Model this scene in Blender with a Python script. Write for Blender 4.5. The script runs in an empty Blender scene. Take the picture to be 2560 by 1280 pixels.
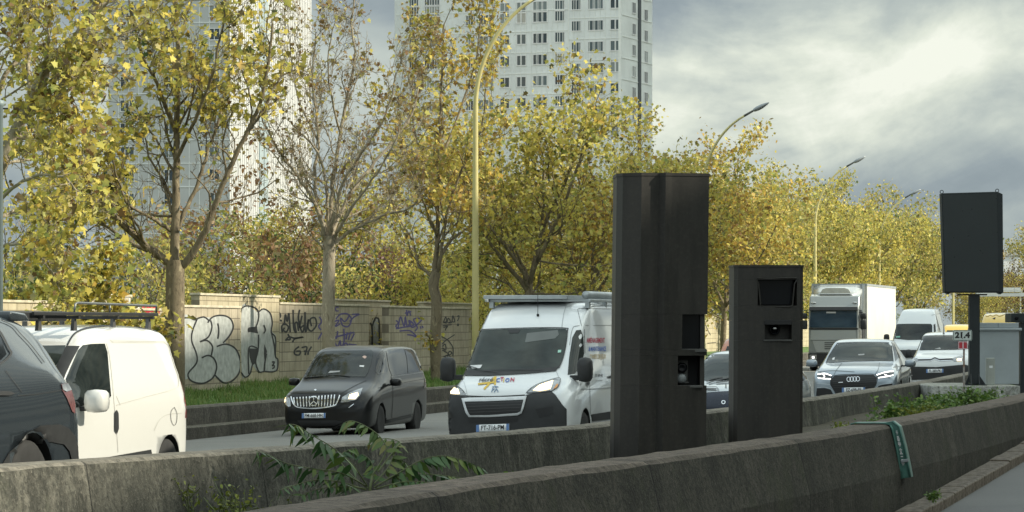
import bpy, bmesh, math, random
import numpy as np
from mathutils import Vector, Matrix
from mathutils.bvhtree import BVHTree

S = bpy.context.scene
COL = S.collection
F = 8533.33; CX = 1280.0; YH = 818.0; EYE = 2.0
rad = math.radians

# ------------------------------------------------------------------ camera
cam_d = bpy.data.cameras.new("camera"); cam = bpy.data.objects.new("camera", cam_d); COL.objects.link(cam)
cam_d.sensor_width = 36; cam_d.lens = 120; cam_d.shift_y = (YH - 640) / 2560
cam_d.clip_start = .5; cam_d.clip_end = 9000
cam.location = (0, 0, EYE); cam.rotation_euler = (rad(90), 0, 0)
S.camera = cam
S.view_settings.view_transform = 'Standard'; S.view_settings.look = 'None'
S.view_settings.gamma = 1; S.view_settings.exposure = 0.98
S.cycles.use_denoising = True
S.cycles.max_bounces = 8; S.cycles.transparent_max_bounces = 12
S.cycles.caustics_reflective = False; S.cycles.caustics_refractive = False

def P(px, py, Y):
    return Vector(((px - CX) / F * Y, Y, EYE - (py - YH) / F * Y))
def ray(px, py):
    return Vector((0, 0, EYE)), Vector(((px - CX) / F, 1, -(py - YH) / F)).normalized()
def hit(px, py, p0, n):
    o, d = ray(px, py); n = Vector(n); p0 = Vector(p0)
    return o + d * ((p0 - o).dot(n) / d.dot(n))

# ------------------------------------------------------------------ materials
def c(h):
    h = h.lstrip('#'); r = [int(h[i:i + 2], 16) / 255 for i in (0, 2, 4)]
    return tuple(((x / 12.92) if x <= .04045 else ((x + .055) / 1.055) ** 2.4) for x in r) + (1,)
def g(v): return (v, v, v, 1)

class NT:
    def __init__(s, name):
        s.m = bpy.data.materials.new(name); s.m.use_nodes = True
        s.t = s.m.node_tree; s.n = s.t.nodes; s.b = s.n['Principled BSDF']
    def node(s, typ, **kw):
        n = s.n.new(typ)
        for k, v in kw.items():
            if k in n.inputs: 
                s.put(n.inputs[k], v)
            else: setattr(n, k, v)
        return n
    def put(s, sock, v):
        if isinstance(v, bpy.types.NodeSocket): s.t.links.new(v, sock)
        else: sock.default_value = v
    def coord(s, scale=(1, 1, 1), out='Object'):
        tc = s.node('ShaderNodeTexCoord'); mp = s.node('ShaderNodeMapping')
        s.put(mp.inputs['Vector'], tc.outputs[out]); mp.inputs['Scale'].default_value = scale
        return mp.outputs[0]
    def noise(s, scale, detail=4, rough=.55, vec=None, dist=0):
        n = s.node('ShaderNodeTexNoise'); n.inputs['Scale'].default_value = scale
        n.inputs['Detail'].default_value = detail; n.inputs['Roughness'].default_value = rough
        n.inputs['Distortion'].default_value = dist
        s.put(n.inputs['Vector'], vec if vec is not None else s.coord()); return n.outputs['Fac']
    def ramp(s, fac, stops, interp='LINEAR'):
        r = s.node('ShaderNodeValToRGB'); s.put(r.inputs[0], fac); e = r.color_ramp.elements
        r.color_ramp.interpolation = interp
        while len(e) < len(stops): e.new(.5)
        for k, (p, col) in enumerate(stops):
            e[k].position = p; e[k].color = col
        return r.outputs[0]
    def mix(s, fac, a, b, blend='MIX'):
        m = s.node('ShaderNodeMix', data_type='RGBA', blend_type=blend)
        s.put(m.inputs[0], fac); s.put(m.inputs[6], a); s.put(m.inputs[7], b); return m.outputs[2]
    def math(s, op, a, b=0.0, cl=False):
        m = s.node('ShaderNodeMath', operation=op, use_clamp=cl); s.put(m.inputs[0], a); s.put(m.inputs[1], b); return m.outputs[0]
    def bump(s, h, strength=.3, dist=.02):
        b = s.node('ShaderNodeBump'); s.put(b.inputs['Height'], h)
        b.inputs['Strength'].default_value = strength; b.inputs['Distance'].default_value = dist
        s.put(s.b.inputs['Normal'], b.outputs[0])
    def set(s, **kw):
        for k, v in kw.items(): s.put(s.b.inputs[k.replace('_', ' ')], v)
        return s.m

MATS = {}
def mat(name, col, rough=.5, metal=0., coat=0., var=.12, scale=3., bump=0., spec=.5, bscale=None):
    if name in MATS: return MATS[name]
    t = NT(name)
    if var:
        f = t.noise(scale, 6, .6)
        lo = tuple(x * (1 - var) for x in col[:3]) + (1,); hi = tuple(min(1, x * (1 + var)) for x in col[:3]) + (1,)
        t.put(t.b.inputs['Base Color'], t.ramp(f, [(.3, lo), (.7, hi)]))
        f2 = t.noise(scale * 4, 4)
        t.put(t.b.inputs['Roughness'], t.math('ADD', rough - .08, t.math('MULTIPLY', f2, .16)))
    else:
        t.set(Base_Color=col, Roughness=rough)
    t.set(Metallic=metal, Coat_Weight=coat, Coat_Roughness=.06, Specular_IOR_Level=spec)
    if bump: t.bump(t.noise(bscale or scale * 6, 5), bump, .02)
    MATS[name] = t.m; return t.m

def paint(name, col, metal=0., dirt=.25, rough=.35, cw=1.0):
    """car paint with clear coat and road grime on the lower flanks"""
    if name in MATS: return MATS[name]
    t = NT(name)
    co = t.coord(); sp = t.node('ShaderNodeSeparateXYZ'); t.put(sp.inputs[0], co)
    n = t.noise(4, 6, .65, co)
    h = t.math('SUBTRACT', 1.0, t.math('MULTIPLY', sp.outputs[2], 1.1), True)
    d = t.math('MULTIPLY', t.math('MULTIPLY', h, n), dirt * 2.2, True)
    d2 = t.math('ADD', d, t.math('MULTIPLY', t.math('SUBTRACT', n, .5, True), dirt * .5), True)
    t.set(Base_Color=t.mix(d2, col, (.13, .12, .1, 1)), Metallic=metal, Coat_Weight=cw, Coat_Roughness=.05, Specular_IOR_Level=.5 * cw)
    t.put(t.b.inputs['Roughness'], t.math('ADD', rough, t.math('MULTIPLY', d2, .5), True))
    MATS[name] = t.m; return t.m

def emis(name, col, strength):
    t = NT(name); t.set(Base_Color=col, Emission_Color=col, Emission_Strength=strength, Roughness=.2); MATS[name] = t.m; return t.m

def concrete(name, base, dark, light, moss=None, streak=.6, topcol=None, sc=1.0, blot=1.0, joint=0):
    t = NT(name)
    co = t.coord(); cs = t.coord((1.0, 1.0, .22)); cg = t.coord((1, 1, 1))
    f1 = t.noise(1.3 * sc, 8, .65, co); f2 = t.noise(14 * sc, 8, .7, co); f3 = t.noise(2.0 * sc, 7, .7, cs, .4); f4 = t.noise(30, 4, .65, co)
    col = t.ramp(f1, [(.3, dark), (.5, base), (.75, light)])
    col = t.mix(t.ramp(f2, [(.45, g(0)), (.57, g(.8 * blot))]), col, dark)
    col = t.mix(t.math('MULTIPLY', t.ramp(f3, [(.5, g(0)), (.62, g(1))]), streak), col, tuple(x * .3 for x in dark[:3]) + (1,))
    f5 = t.noise(1.6 * sc, 5, .6, t.coord((1.7, 1.7, .3)))
    col = t.mix(t.math('MULTIPLY', t.ramp(f5, [(.6, g(0)), (.68, g(1))]), streak * .5), col, light)
    if moss:
        fm = t.noise(.9 * sc, 6, .7, co)
        col = t.mix(t.ramp(fm, [(.54, g(0)), (.66, g(.6))]), col, moss)
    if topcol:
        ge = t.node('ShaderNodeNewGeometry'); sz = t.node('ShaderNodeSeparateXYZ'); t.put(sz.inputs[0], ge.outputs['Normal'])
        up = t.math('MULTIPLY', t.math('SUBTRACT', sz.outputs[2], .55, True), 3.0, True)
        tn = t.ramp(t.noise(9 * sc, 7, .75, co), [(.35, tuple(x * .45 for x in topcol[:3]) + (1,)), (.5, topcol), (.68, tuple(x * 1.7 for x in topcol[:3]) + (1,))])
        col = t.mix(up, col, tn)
    col = t.mix(t.ramp(f4, [(.58, g(0)), (.66, g(.5))]), col, light)
    col = t.mix(t.ramp(t.noise(22, 5, .7, co), [(.34, g(.8)), (.42, g(0))]), col, tuple(x * .35 for x in dark[:3]) + (1,))
    if joint:          # open joints between the cast lengths, with a stain beside each
        sp = t.node('ShaderNodeSeparateXYZ'); t.put(sp.inputs[0], co)
        al = t.math('ADD', t.math('MULTIPLY', sp.outputs[0], .26), t.math('MULTIPLY', sp.outputs[1], .966))
        fr = t.math('FRACT', t.math('DIVIDE', al, joint))
        col = t.mix(t.math('MULTIPLY', t.math('LESS_THAN', fr, .05), t.math('MULTIPLY', f3, .5)), col, tuple(x * .4 for x in dark[:3]) + (1,))
        col = t.mix(t.math('MULTIPLY', t.math('LESS_THAN', fr, .006), .9), col, (.01, .01, .01, 1))
        seg = t.node('ShaderNodeTexWhiteNoise', noise_dimensions='1D'); t.put(seg.inputs['W'], t.math('FLOOR', t.math('DIVIDE', al, joint)))
        col = t.mix(t.math('MULTIPLY', seg.outputs['Value'], .3), col, dark)
    t.set(Base_Color=col, Roughness=.92, Specular_IOR_Level=.25)
    t.bump(t.math('ADD', t.math('MULTIPLY', f2, 1.2), f4), .7, .03)
    return t.m

def blockwall(name, base, dark, light):
    """rendered concrete-block wall: courses of 20 cm, blocks of 40 cm, stains"""
    t = NT(name)
    tc = t.node('ShaderNodeTexCoord'); sp = t.node('ShaderNodeSeparateXYZ'); t.put(sp.inputs[0], tc.outputs['Object'])
    cb = t.node('ShaderNodeCombineXYZ'); t.put(cb.inputs[0], sp.outputs[0]); t.put(cb.inputs[1], sp.outputs[2])
    br = t.node('ShaderNodeTexBrick'); t.put(br.inputs['Vector'], cb.outputs[0])
    br.inputs['Scale'].default_value = 1; br.inputs['Brick Width'].default_value = .52; br.inputs['Row Height'].default_value = .265
    br.inputs['Mortar Size'].default_value = .013; br.inputs['Mortar Smooth'].default_value = .3; br.inputs['Bias'].default_value = 0
    br.inputs['Color1'].default_value = base; br.inputs['Color2'].default_value = light; br.inputs['Mortar'].default_value = dark
    br.offset = .5
    co = t.coord()
    f = t.noise(1.1, 7, .65, co); f2 = t.noise(18, 6, .7, co); f3 = t.noise(1.7, 5, .6, t.coord((3, 3, .15)))
    col = t.mix(t.ramp(f, [(.35, g(0)), (.7, g(.55))]), br.outputs['Color'], dark)
    col = t.mix(t.ramp(f3, [(.52, g(0)), (.7, g(.45))]), col, tuple(x * .5 for x in dark[:3]) + (1,))
    col = t.mix(t.ramp(f2, [(.5, g(0)), (.7, g(.3))]), col, dark)
    t.set(Base_Color=col, Roughness=.9, Specular_IOR_Level=.2)
    t.bump(t.math('SUBTRACT', t.math('MULTIPLY', f2, .4), br.outputs['Fac']), .5, .02)
    return t.m

# ------------------------------------------------------------------ mesh buffer
class MB:
    def __init__(s): s.v = []; s.f = []; s.m = []; s.mi = 0
    def add(s, vs, fs):
        o = len(s.v); s.v += [tuple(v) for v in vs]; s.f += [tuple(i + o for i in f) for f in fs]; s.m += [s.mi] * len(fs); return s
    def box(s, x0, x1, y0, y1, z0, z1):
        v = [(x0, y0, z0), (x1, y0, z0), (x1, y1, z0), (x0, y1, z0), (x0, y0, z1), (x1, y0, z1), (x1, y1, z1), (x0, y1, z1)]
        return s.add(v, [(0, 3, 2, 1), (4, 5, 6, 7), (0, 1, 5, 4), (1, 2, 6, 5), (2, 3, 7, 6), (3, 0, 4, 7)])
    def prism(s, poly, axis, a, b):
        """extrude a 2D polygon along axis ('x','y','z') from a to b"""
        def mk(p, t): return {'x': (t, p[0], p[1]), 'y': (p[0], t, p[1]), 'z': (p[0], p[1], t)}[axis]
        n = len(poly); v = [mk(p, a) for p in poly] + [mk(p, b) for p in poly]
        fs = [tuple(range(n))[::-1], tuple(range(n, 2 * n))] + [(i, (i + 1) % n, n + (i + 1) % n, n + i) for i in range(n)]
        return s.add(v, fs)
    def tube(s, pts, rads, n=8, cap=True):
        pts = [Vector(p) for p in pts]
        if not hasattr(rads, '__len__'): rads = [rads] * len(pts)
        vs = []; up = None
        for i, p in enumerate(pts):
            d = (pts[min(i + 1, len(pts) - 1)] - pts[max(i - 1, 0)]).normalized()
            if up is None: up = d.orthogonal().normalized()
            up = (up - d * up.dot(d)); up = up.normalized() if up.length > 1e-6 else d.orthogonal().normalized()
            w = d.cross(up)
            for k in range(n):
                a = 2 * math.pi * k / n
                vs.append(p + (up * math.cos(a) + w * math.sin(a)) * rads[i])
        fs = []
        for i in range(len(pts) - 1):
            for k in range(n):
                fs.append((i * n + k, i * n + (k + 1) % n, (i + 1) * n + (k + 1) % n, (i + 1) * n + k))
        if cap:
            fs.append(tuple(range(n))[::-1]); fs.append(tuple(range((len(pts) - 1) * n, len(pts) * n)))
        return s.add(vs, fs)
    def lathe(s, prof, n=24, axis='y'):
        """prof: (radius, height along axis)"""
        vs = []
        for (r, h) in prof:
            for k in range(n):
                a = 2 * math.pi * k / n; x, z = r * math.cos(a), r * math.sin(a)
                vs.append({'y': (x, h, z), 'z': (x, z, h), 'x': (h, x, z)}[axis])
        fs = []
        for i in range(len(prof) - 1):
            for k in range(n): fs.append((i * n + k, i * n + (k + 1) % n, (i + 1) * n + (k + 1) % n, (i + 1) * n + k))
        fs.append(tuple(range(n))); fs.append(tuple(range((len(prof) - 1) * n, len(prof) * n))[::-1])
        return s.add(vs, fs)
    def xf(s, M):
        s.v = [tuple(M @ Vector(v)) for v in s.v]; return s
    def build(s, name, mats, parent=None, smooth=False, bevel=0, loc=None, rot=None, seg=2):
        me = bpy.data.meshes.new(name); me.from_pydata(s.v, [], s.f); 
        if not isinstance(mats, (list, tuple)): mats = [mats]
        for m in mats: me.materials.append(m)
        if len(mats) > 1: me.polygons.foreach_set('material_index', s.m)
        bm = bmesh.new(); bm.from_mesh(me); bmesh.ops.recalc_face_normals(bm, faces=bm.faces); bm.to_mesh(me); bm.free()
        if smooth: me.polygons.foreach_set('use_smooth', [True] * len(me.polygons))
        me.update()
        o = bpy.data.objects.new(name, me); COL.objects.link(o)
        if parent: o.parent = parent
        if loc is not None: o.location = loc
        if rot is not None: o.rotation_euler = rot
        if bevel:
            b = o.modifiers.new('bevel', 'BEVEL'); b.width = bevel; b.segments = seg; b.limit_method = 'ANGLE'; b.angle_limit = rad(35)
            b.harden_normals = False
        return o

def npmesh(name, V, Fs, mats, parent=None, smooth=False):
    """V (n,3); Fs = array (m,k) of indices"""
    me = bpy.data.meshes.new(name); V = np.asarray(V, dtype=np.float32); Fs = np.asarray(Fs, dtype=np.int32)
    m, k = Fs.shape
    me.vertices.add(len(V)); me.vertices.foreach_set('co', V.ravel())
    me.loops.add(m * k); me.loops.foreach_set('vertex_index', Fs.ravel())
    me.polygons.add(m); me.polygons.foreach_set('loop_start', np.arange(0, m * k, k, dtype=np.int32)); me.polygons.foreach_set('loop_total', np.full(m, k, dtype=np.int32))
    if smooth: me.polygons.foreach_set('use_smooth', np.ones(m, dtype=bool))
    me.update(calc_edges=True)
    for q in (mats if isinstance(mats, (list, tuple)) else [mats]): me.materials.append(q)
    o = bpy.data.objects.new(name, me); COL.objects.link(o)
    if parent: o.parent = parent
    return o

def tag(o, label, cat, group=None, kind=None):
    if label: o['label'] = label
    if cat: o['category'] = cat
    if group: o['group'] = group
    if kind: o['kind'] = kind
    return o
def thing(name, label, cat, loc=(0, 0, 0), rotz=0, group=None):
    o = bpy.data.objects.new(name, None); COL.objects.link(o); o.location = loc; o.rotation_euler = (0, 0, rotz)
    o.empty_display_size = .2
    return tag(o, label, cat, group)
def struct(o): o['kind'] = 'structure'; return o

def text_mesh(body, size=1.0, shear=0, extrude=0, bold=0):
    cu = bpy.data.curves.new('lettering', 'FONT'); cu.body = body; cu.size = size; cu.shear = shear; cu.extrude = extrude
    cu.align_x = 'CENTER'; cu.align_y = 'CENTER'; cu.offset = bold; cu.resolution_u = 3
    o = bpy.data.objects.new('lettering', cu); COL.objects.link(o)
    dg = bpy.context.evaluated_depsgraph_get(); me = bpy.data.meshes.new_from_object(o.evaluated_get(dg))
    v = [tuple(x.co) for x in me.vertices]; f = [tuple(p.vertices) for p in me.polygons]
    COL.objects.unlink(o); bpy.data.objects.remove(o); bpy.data.curves.remove(cu); bpy.data.meshes.remove(me)
    return v, f

# ------------------------------------------------------------------ world and sun
AZ = rad(float(-10)); EL = rad(31)   # azimuth from +X towards +Y
SUN = Vector((math.cos(EL) * math.cos(AZ), math.cos(EL) * math.sin(AZ), math.sin(EL)))
sl = bpy.data.lights.new("sun", 'SUN'); sl.energy = 3.1; sl.angle = rad(.53); sl.color = (1, .92, .75)
so = bpy.data.objects.new("sun", sl); COL.objects.link(so); so.rotation_euler = SUN.to_track_quat('Z', 'Y').to_euler(); so.location = (60, 0, 60)

W = bpy.data.worlds.new("World"); S.world = W; W.use_nodes = True
wt = W.node_tree
class WT(NT):
    def __init__(s): s.t = wt; s.n = wt.nodes
w = WT(); bg = w.n['Background']
sky = w.node('ShaderNodeTexSky', sky_type='NISHITA'); sky.sun_disc = False; sky.sun_elevation = EL
sky.sun_rotation = math.atan2(SUN.x, SUN.y); sky.air_density = 1.2; sky.dust_density = 2
tc = w.node('ShaderNodeTexCoord'); D = tc.outputs['Generated']
def wmap(loc, sc):
    m = w.node('ShaderNodeMapping'); w.put(m.inputs[0], D); m.inputs['Location'].default_value = loc; m.inputs['Scale'].default_value = sc; return m.outputs[0]
sx = w.node('ShaderNodeSeparateXYZ'); w.put(sx.inputs[0], D)
n1 = w.noise(1.0, 9, .55, wmap((3.3, 1.7, .4), (11, 11, 17)), .5)
n2 = w.noise(1.0, 5, .5, wmap((7.1, 2.2, 5.0), (4.5, 4.5, 13)), .3)
n3 = w.noise(1.0, 8, .6, wmap((1.2, 9.0, 2.0), (30, 30, 40)), .3)
# bank of bright cloud low above the horizon, darker undersides below and above it
band = w.ramp(w.math('ADD', w.math('MULTIPLY', sx.outputs[2], 5.0), w.math('MULTIPLY', w.math('SUBTRACT', n2, .5), .22)),
              [(.0, g(.55)), (.12, g(.48)), (.2, g(.54)), (.29, g(.76)), (.39, g(.80)), (.47, g(.2)), (.7, g(.6)), (1, g(.5))])
side = w.ramp(sx.outputs[0], [(.0, g(.1)), (.02, g(.22)), (.034, g(.5)), (.052, g(1)), (.095, g(.92)), (.14, g(.5)), (.3, g(1))])
t1 = w.math('ADD', w.math('MULTIPLY', n1, .75), w.math('MULTIPLY', n3, .28))
br = w.math('ADD', w.math('MULTIPLY', w.math('SUBTRACT', t1, .48), 2.9), w.math('MULTIPLY', band, 1.0))
br = w.math('MULTIPLY', br, w.math('ADD', w.math('MULTIPLY', side, .45), .55), True)
cloud = w.ramp(br, [(.0, (.225, .28, .315, 1)), (.3, (.32, .38, .405, 1)), (.6, (.50, .56, .53, 1)), (.85, (.74, .79, .69, 1)), (1, (.9, .93, .82, 1))])
sc = w.node('ShaderNodeVectorMath', operation='SCALE'); w.put(sc.inputs[0], cloud)
hi = w.ramp(w.math('MULTIPLY', sx.outputs[2], 2.0), [(0, g(.38)), (.22, g(.40)), (.5, g(.95)), (1, g(1))])   # thin bright cloud higher up
w.put(sc.inputs['Scale'], w.math('MULTIPLY', hi, 10.9))
mask = w.ramp(n2, [(.24, g(.55)), (.4, g(1))])
w.put(bg.inputs['Color'], w.mix(mask, sky.outputs[0], sc.outputs[0])); bg.inputs['Strength'].default_value = .12
# ------------------------------------------------------------------ road geometry: one curve, everything else is an offset of it
_by = np.array([10, 25, 43.6, 57.6, 73.1, 91.4, 150, 220, 300, 420, 700.])
_bx = np.array([-7.6, -3.7, 1.28, 4.94, 8.5, 12.2, 24.0, 38.0, 54.0, 77.0, 125.])
_yy = np.arange(0, 720, 1.0); _xx = np.interp(_yy, _by, _bx); _xx[:10] = -7.6 - .266 * (10 - _yy[:10])
_k = np.hanning(19); _k /= _k.sum(); _xx = np.convolve(np.pad(_xx, 9, mode='reflect', reflect_type='odd'), _k, 'valid')
_gx = np.gradient(_xx)
def B(Y): return float(np.interp(Y, _yy, _xx))
def slope(Y): return float(np.interp(Y, _yy, _gx))
def off(d, Y):
    s = slope(Y); l = math.hypot(1, s); return Vector((B(Y) + d / l, Y - d * s / l, 0))
def on_line(px, d, Y0=80):
    """point of the offset curve d seen at picture column px"""
    lo, hi = 8, 600; k = (px - CX) / F
    fn = lambda Y: off(d, Y).x - k * off(d, Y).y
    for _ in range(60):
        m = (lo + hi) / 2
        if fn(m) > 0: hi = m
        else: lo = m
    return off(d, lo)
def zroad(d, Y):           # opposite carriageway: cross-fall away from the median, slight dip in the distance
    fall = .03 if Y < 95 else max(.009, .03 - (Y - 95) * .0004)
    return .1 + fall * min(0, d) + .20 * max(0., min(1., (42 - Y) / 17)) ** 1.2
def znear(Y): return max(-.75, min(.04, -.33 + .028 * (Y - 43)))
def zsoil(Y): return float(np.interp(Y, [15, 30, 45, 60, 75, 120], [.05, .2, .3, .40, .42, .42]))

def ribbon(name, Ys, lats, zf, m):
    V = []; nf = len(lats)
    for Y in Ys:
        for d in lats:
            p = off(d, Y); V.append((p.x, p.y, zf(d, Y)))
    Fs = [(i * nf + j, i * nf + j + 1, (i + 1) * nf + j + 1, (i + 1) * nf + j) for i in range(len(Ys) - 1) for j in range(nf - 1)]
    return npmesh(name, V, Fs, m)
def sweep(name, Ys, d0, prof, zf, m, smooth=False, parent=None, jitter=0):
    rng = random.Random(7); V = []; n = len(prof); Fs = []
    for Y in Ys:
        for (l, z) in prof:
            p = off((d0(Y) if callable(d0) else d0) + l, Y); j = rng.uniform(-jitter, jitter) if jitter else 0
            V.append((p.x, p.y + 0, zf(Y) + z + j))
    for i in range(len(Ys) - 1):
        for k in range(n - 1): Fs.append((i * n + k, i * n + k + 1, (i + 1) * n + k + 1, (i + 1) * n + k))
    mb = MB(); mb.add(V, Fs); mb.add(V[:n], [tuple(range(n))]); mb.add(V[-n:], [tuple(range(n))[::-1]])
    return mb.build(name, m, parent, smooth)

# asphalt
def asphalt(name, col, col2):
    t = NT(name); co = t.coord()
    f = t.noise(.25, 6, .6, co); f2 = t.noise(55, 4, .8, co); f3 = t.noise(1.2, 5, .6, t.coord((.25, 1, 1)))
    k = t.mix(t.ramp(f, [(.35, g(0)), (.65, g(1))]), col, col2)
    k = t.mix(t.ramp(f2, [(.35, g(.55)), (.6, g(0))]), k, tuple(x * .45 for x in col[:3]) + (1,))
    k = t.mix(t.ramp(f3, [(.55, g(0)), (.75, g(.4))]), k, tuple(x * .6 for x in col[:3]) + (1,))
    t.set(Base_Color=k, Roughness=.85, Specular_IOR_Level=.35); t.bump(f2, .5, .01); return t.m
M_asph = asphalt('asphalt', (.19, .19, .18, 1), (.235, .232, .215, 1))
M_asph2 = asphalt('near_asphalt', (.115, .117, .118, 1), (.15, .15, .148, 1))
M_white = mat('road_paint', g(.6), .8, var=.25, scale=6)
M_soil = NT('soil'); M_soil.set(Base_Color=M_soil.ramp(M_soil.noise(5, 8, .7), [(.3, (.03, .025, .018, 1)), (.55, (.075, .065, .045, 1)), (.75, (.05, .07, .025, 1))]), Roughness=1.0)
M_soil.bump(M_soil.noise(20, 6), .8, .05); M_soil = M_soil.m
t = NT('earth_ground'); t.set(Base_Color=t.ramp(t.noise(.05, 6), [(.3, (.06, .07, .035, 1)), (.7, (.11, .105, .075, 1))]), Roughness=1.0)
mb = MB(); mb.add([(-3000, -300, -1.0), (3000, -300, -1.0), (3000, 6000, -1.0), (-3000, 6000, -1.0)], [(0, 1, 2, 3)])
struct(mb.build('ground', t.m))

Ys = list(range(6, 60, 2)) + list(range(60, 420, 5))
struct(ribbon('opposite_carriageway', Ys, [-14.6, -11, -7.2, -3.6, .3], lambda d, Y: zroad(d, Y), M_asph))
struct(ribbon('near_carriageway', Ys, [4.18, 6, 10, 15, 19], lambda d, Y: znear(Y), M_asph2))
struct(ribbon('median_soil', Ys, [-.05, 1.2, 2.2, 3.4], lambda d, Y: zsoil(Y) + .03 * math.sin(Y * 1.3 + d * 4), M_soil))
for dd in (-3.9, -7.4):
    V = []; Fs = []
    for i, Y in enumerate(range(20, 260, 13)):
        for (a, b) in ((-.06, 0), (.06, 0), (.06, 3), (-.06, 3)):
            p = off(dd + a, Y + b); V.append((p.x, p.y, zroad(dd, Y + b) + .006))
        Fs.append((4 * i, 4 * i + 1, 4 * i + 2, 4 * i + 3))
    struct(npmesh('road_markings', V, Fs, M_white))
# solid edge line along the kerb wall

# barriers
M_far = concrete('far_barrier_concrete', (.118, .116, .096, 1), (.045, .046, .039, 1), (.25, .236, .196, 1), moss=(.055, .065, .035, 1), streak=.55, topcol=(.21, .19, .155, 1), joint=4.0)
M_near = concrete('near_barrier_concrete', (.070, .065, .051, 1), (.030, .029, .024, 1), (.125, .115, .092, 1), moss=(.05, .055, .03, 1), streak=.28, topcol=(.13, .105, .085, 1), blot=1.0, joint=6.0)
M_kerbw = concrete('kerb_wall_concrete', (.125, .115, .095, 1), (.05, .047, .04, 1), (.2, .185, .16, 1), streak=.3, topcol=(.16, .15, .12, 1), joint=5.0)
M_kerb = concrete('kerb_stone', (.19, .155, .12, 1), (.08, .066, .052, 1), (.27, .225, .18, 1), streak=.3, topcol=(.15, .13, .11, 1))
Yb = list(np.arange(8, 70, .5)) + list(np.arange(70, 300, 4.))
o = sweep('concrete_barrier', Yb, 0, [(.02, -.6), (-.05, .74), (-.03, .79), (.0, .805), (.24, .80), (.28, .775), (.44, -.3)],
          lambda Y: zroad(0, Y) - .1, M_far, jitter=.004)
tag(o, 'stained grey concrete barrier behind the black cabinets, beside the oncoming traffic', 'barrier', 'concrete median barriers')
def nd(Y): return float(np.interp(Y, [27, 31.5, 40], [2.55, 2.79, 3.2]))
ND = 3.2
o = sweep('concrete_barrier', Yb, nd, [(-.14, -.6), (.0, .77), (.03, .80), (.44, .795), (.49, .76), (.62, .22), (.64, -1.1)],
          lambda Y: 0, M_near, jitter=.006)
tag(o, 'dark mossy concrete barrier nearest the viewer, with a green metal strap over it', 'barrier', 'concrete median barriers')
# kerb stones at the foot of the near barrier: each stone is a thing
def kerbstones():
    first = None; k = 0
    for i in range(30):
        Y0 = 36 + i * 1.02
        a = off(ND + .83, Y0); b = off(ND + .83, Y0 + 1.0)
        d = b - a; ang = math.atan2(d.y, d.x)
        if first is None:
            mb = MB(); mb.prism([(-.16, -.5), (.16, -.5), (.15, .12), (.13, .135), (-.16, .135)], 'x', 0, 1.0)
            # local y: left positive -> flip so the face looks at the near road
            mb.v = [(x, -y, z) for x, y, z in mb.v]
            o = mb.build('kerb_stone', M_kerb, bevel=.01); first = o
        else:
            o = first.copy(); COL.objects.link(o)
        o.location = (a.x, a.y, znear(Y0) + random.Random(i).uniform(-.012, .012)); o.rotation_euler = (0, -math.atan2(znear(Y0 + 1) - znear(Y0), 1.0), ang)
        tag(o, 'worn brown kerb stone laid end to end at the foot of the dark barrier', 'kerb stone', 'kerb stones along the near barrier', 'thing')
kerbstones()

# kerb wall holding up the verge
zk = lambda Y: zroad(-14.2, Y)
o = sweep('retaining_wall', list(range(30, 300, 3)), -14.2, [(.02, -.4), (.0, .24), (-.03, .26), (-.30, .27), (-.33, .62), (-.38, .66), (-.68, .66), (-.72, -.4)], zk, M_kerbw)
tag(o, 'low concrete retaining wall with a stepped foot below the grass verge', 'retaining wall')
def zverge(d, Y):
    t_ = max(0, min(1, (-14.85 - d) / 2.9)); z0 = zk(Y) + .6
    return z0 + (max(.36, z0 + .05) + .12 - z0) * t_ ** 1.2
t = NT('verge_turf'); t.set(Base_Color=t.ramp(t.noise(3, 8, .7), [(.3, (.06, .11, .025, 1)), (.55, (.10, .17, .04, 1)), (.8, (.13, .14, .06, 1))]), Roughness=1.0)
struct(ribbon('verge', list(range(40, 330, 3)), [-14.8, -15.4, -16.4, -17.4, -18.6, -24, -40], zverge, t.m))

# grass blades on the part of the verge that is seen
def grass():
    r = np.random.default_rng(3); n = 42000
    Yr = r.uniform(66, 118, n); d = -14.85 - r.uniform(0, 1, n) ** .9 * 3.9
    base = np.array([tuple(off(dd, yy).xy) + (zverge(dd, yy),) for dd, yy in zip(d, Yr)])
    h = r.uniform(.05, .16, n) * (1 + .6 * np.sin(Yr * 1.7 + d * 2)); a = r.uniform(0, 6.28, n); wdt = r.uniform(.006, .014, n)
    le = np.stack([np.cos(a), np.sin(a), np.zeros(n)], 1); bend = r.normal(0, .35, (n, 2)) * h[:, None]
    V = np.empty((n, 3, 3)); V[:, 0] = base - le * wdt[:, None]; V[:, 1] = base + le * wdt[:, None]
    V[:, 2] = base; V[:, 2, :2] += bend; V[:, 2, 2] += h
    t = NT('grass_blade'); ge = t.node('ShaderNodeNewGeometry')
    t.set(Base_Color=t.ramp(ge.outputs['Random Per Island'], [(0, (.07, .14, .028, 1)), (.5, (.12, .21, .04, 1)), (.85, (.18, .24, .06, 1)), (1, (.25, .22, .1, 1))]), Roughness=.7)
    o = npmesh('grass', V.reshape(-1, 3), np.arange(3 * n).reshape(n, 3), t.m)
    tag(o, 'short green grass covering the verge below the graffiti wall', 'grass', kind='stuff')
grass()

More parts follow.
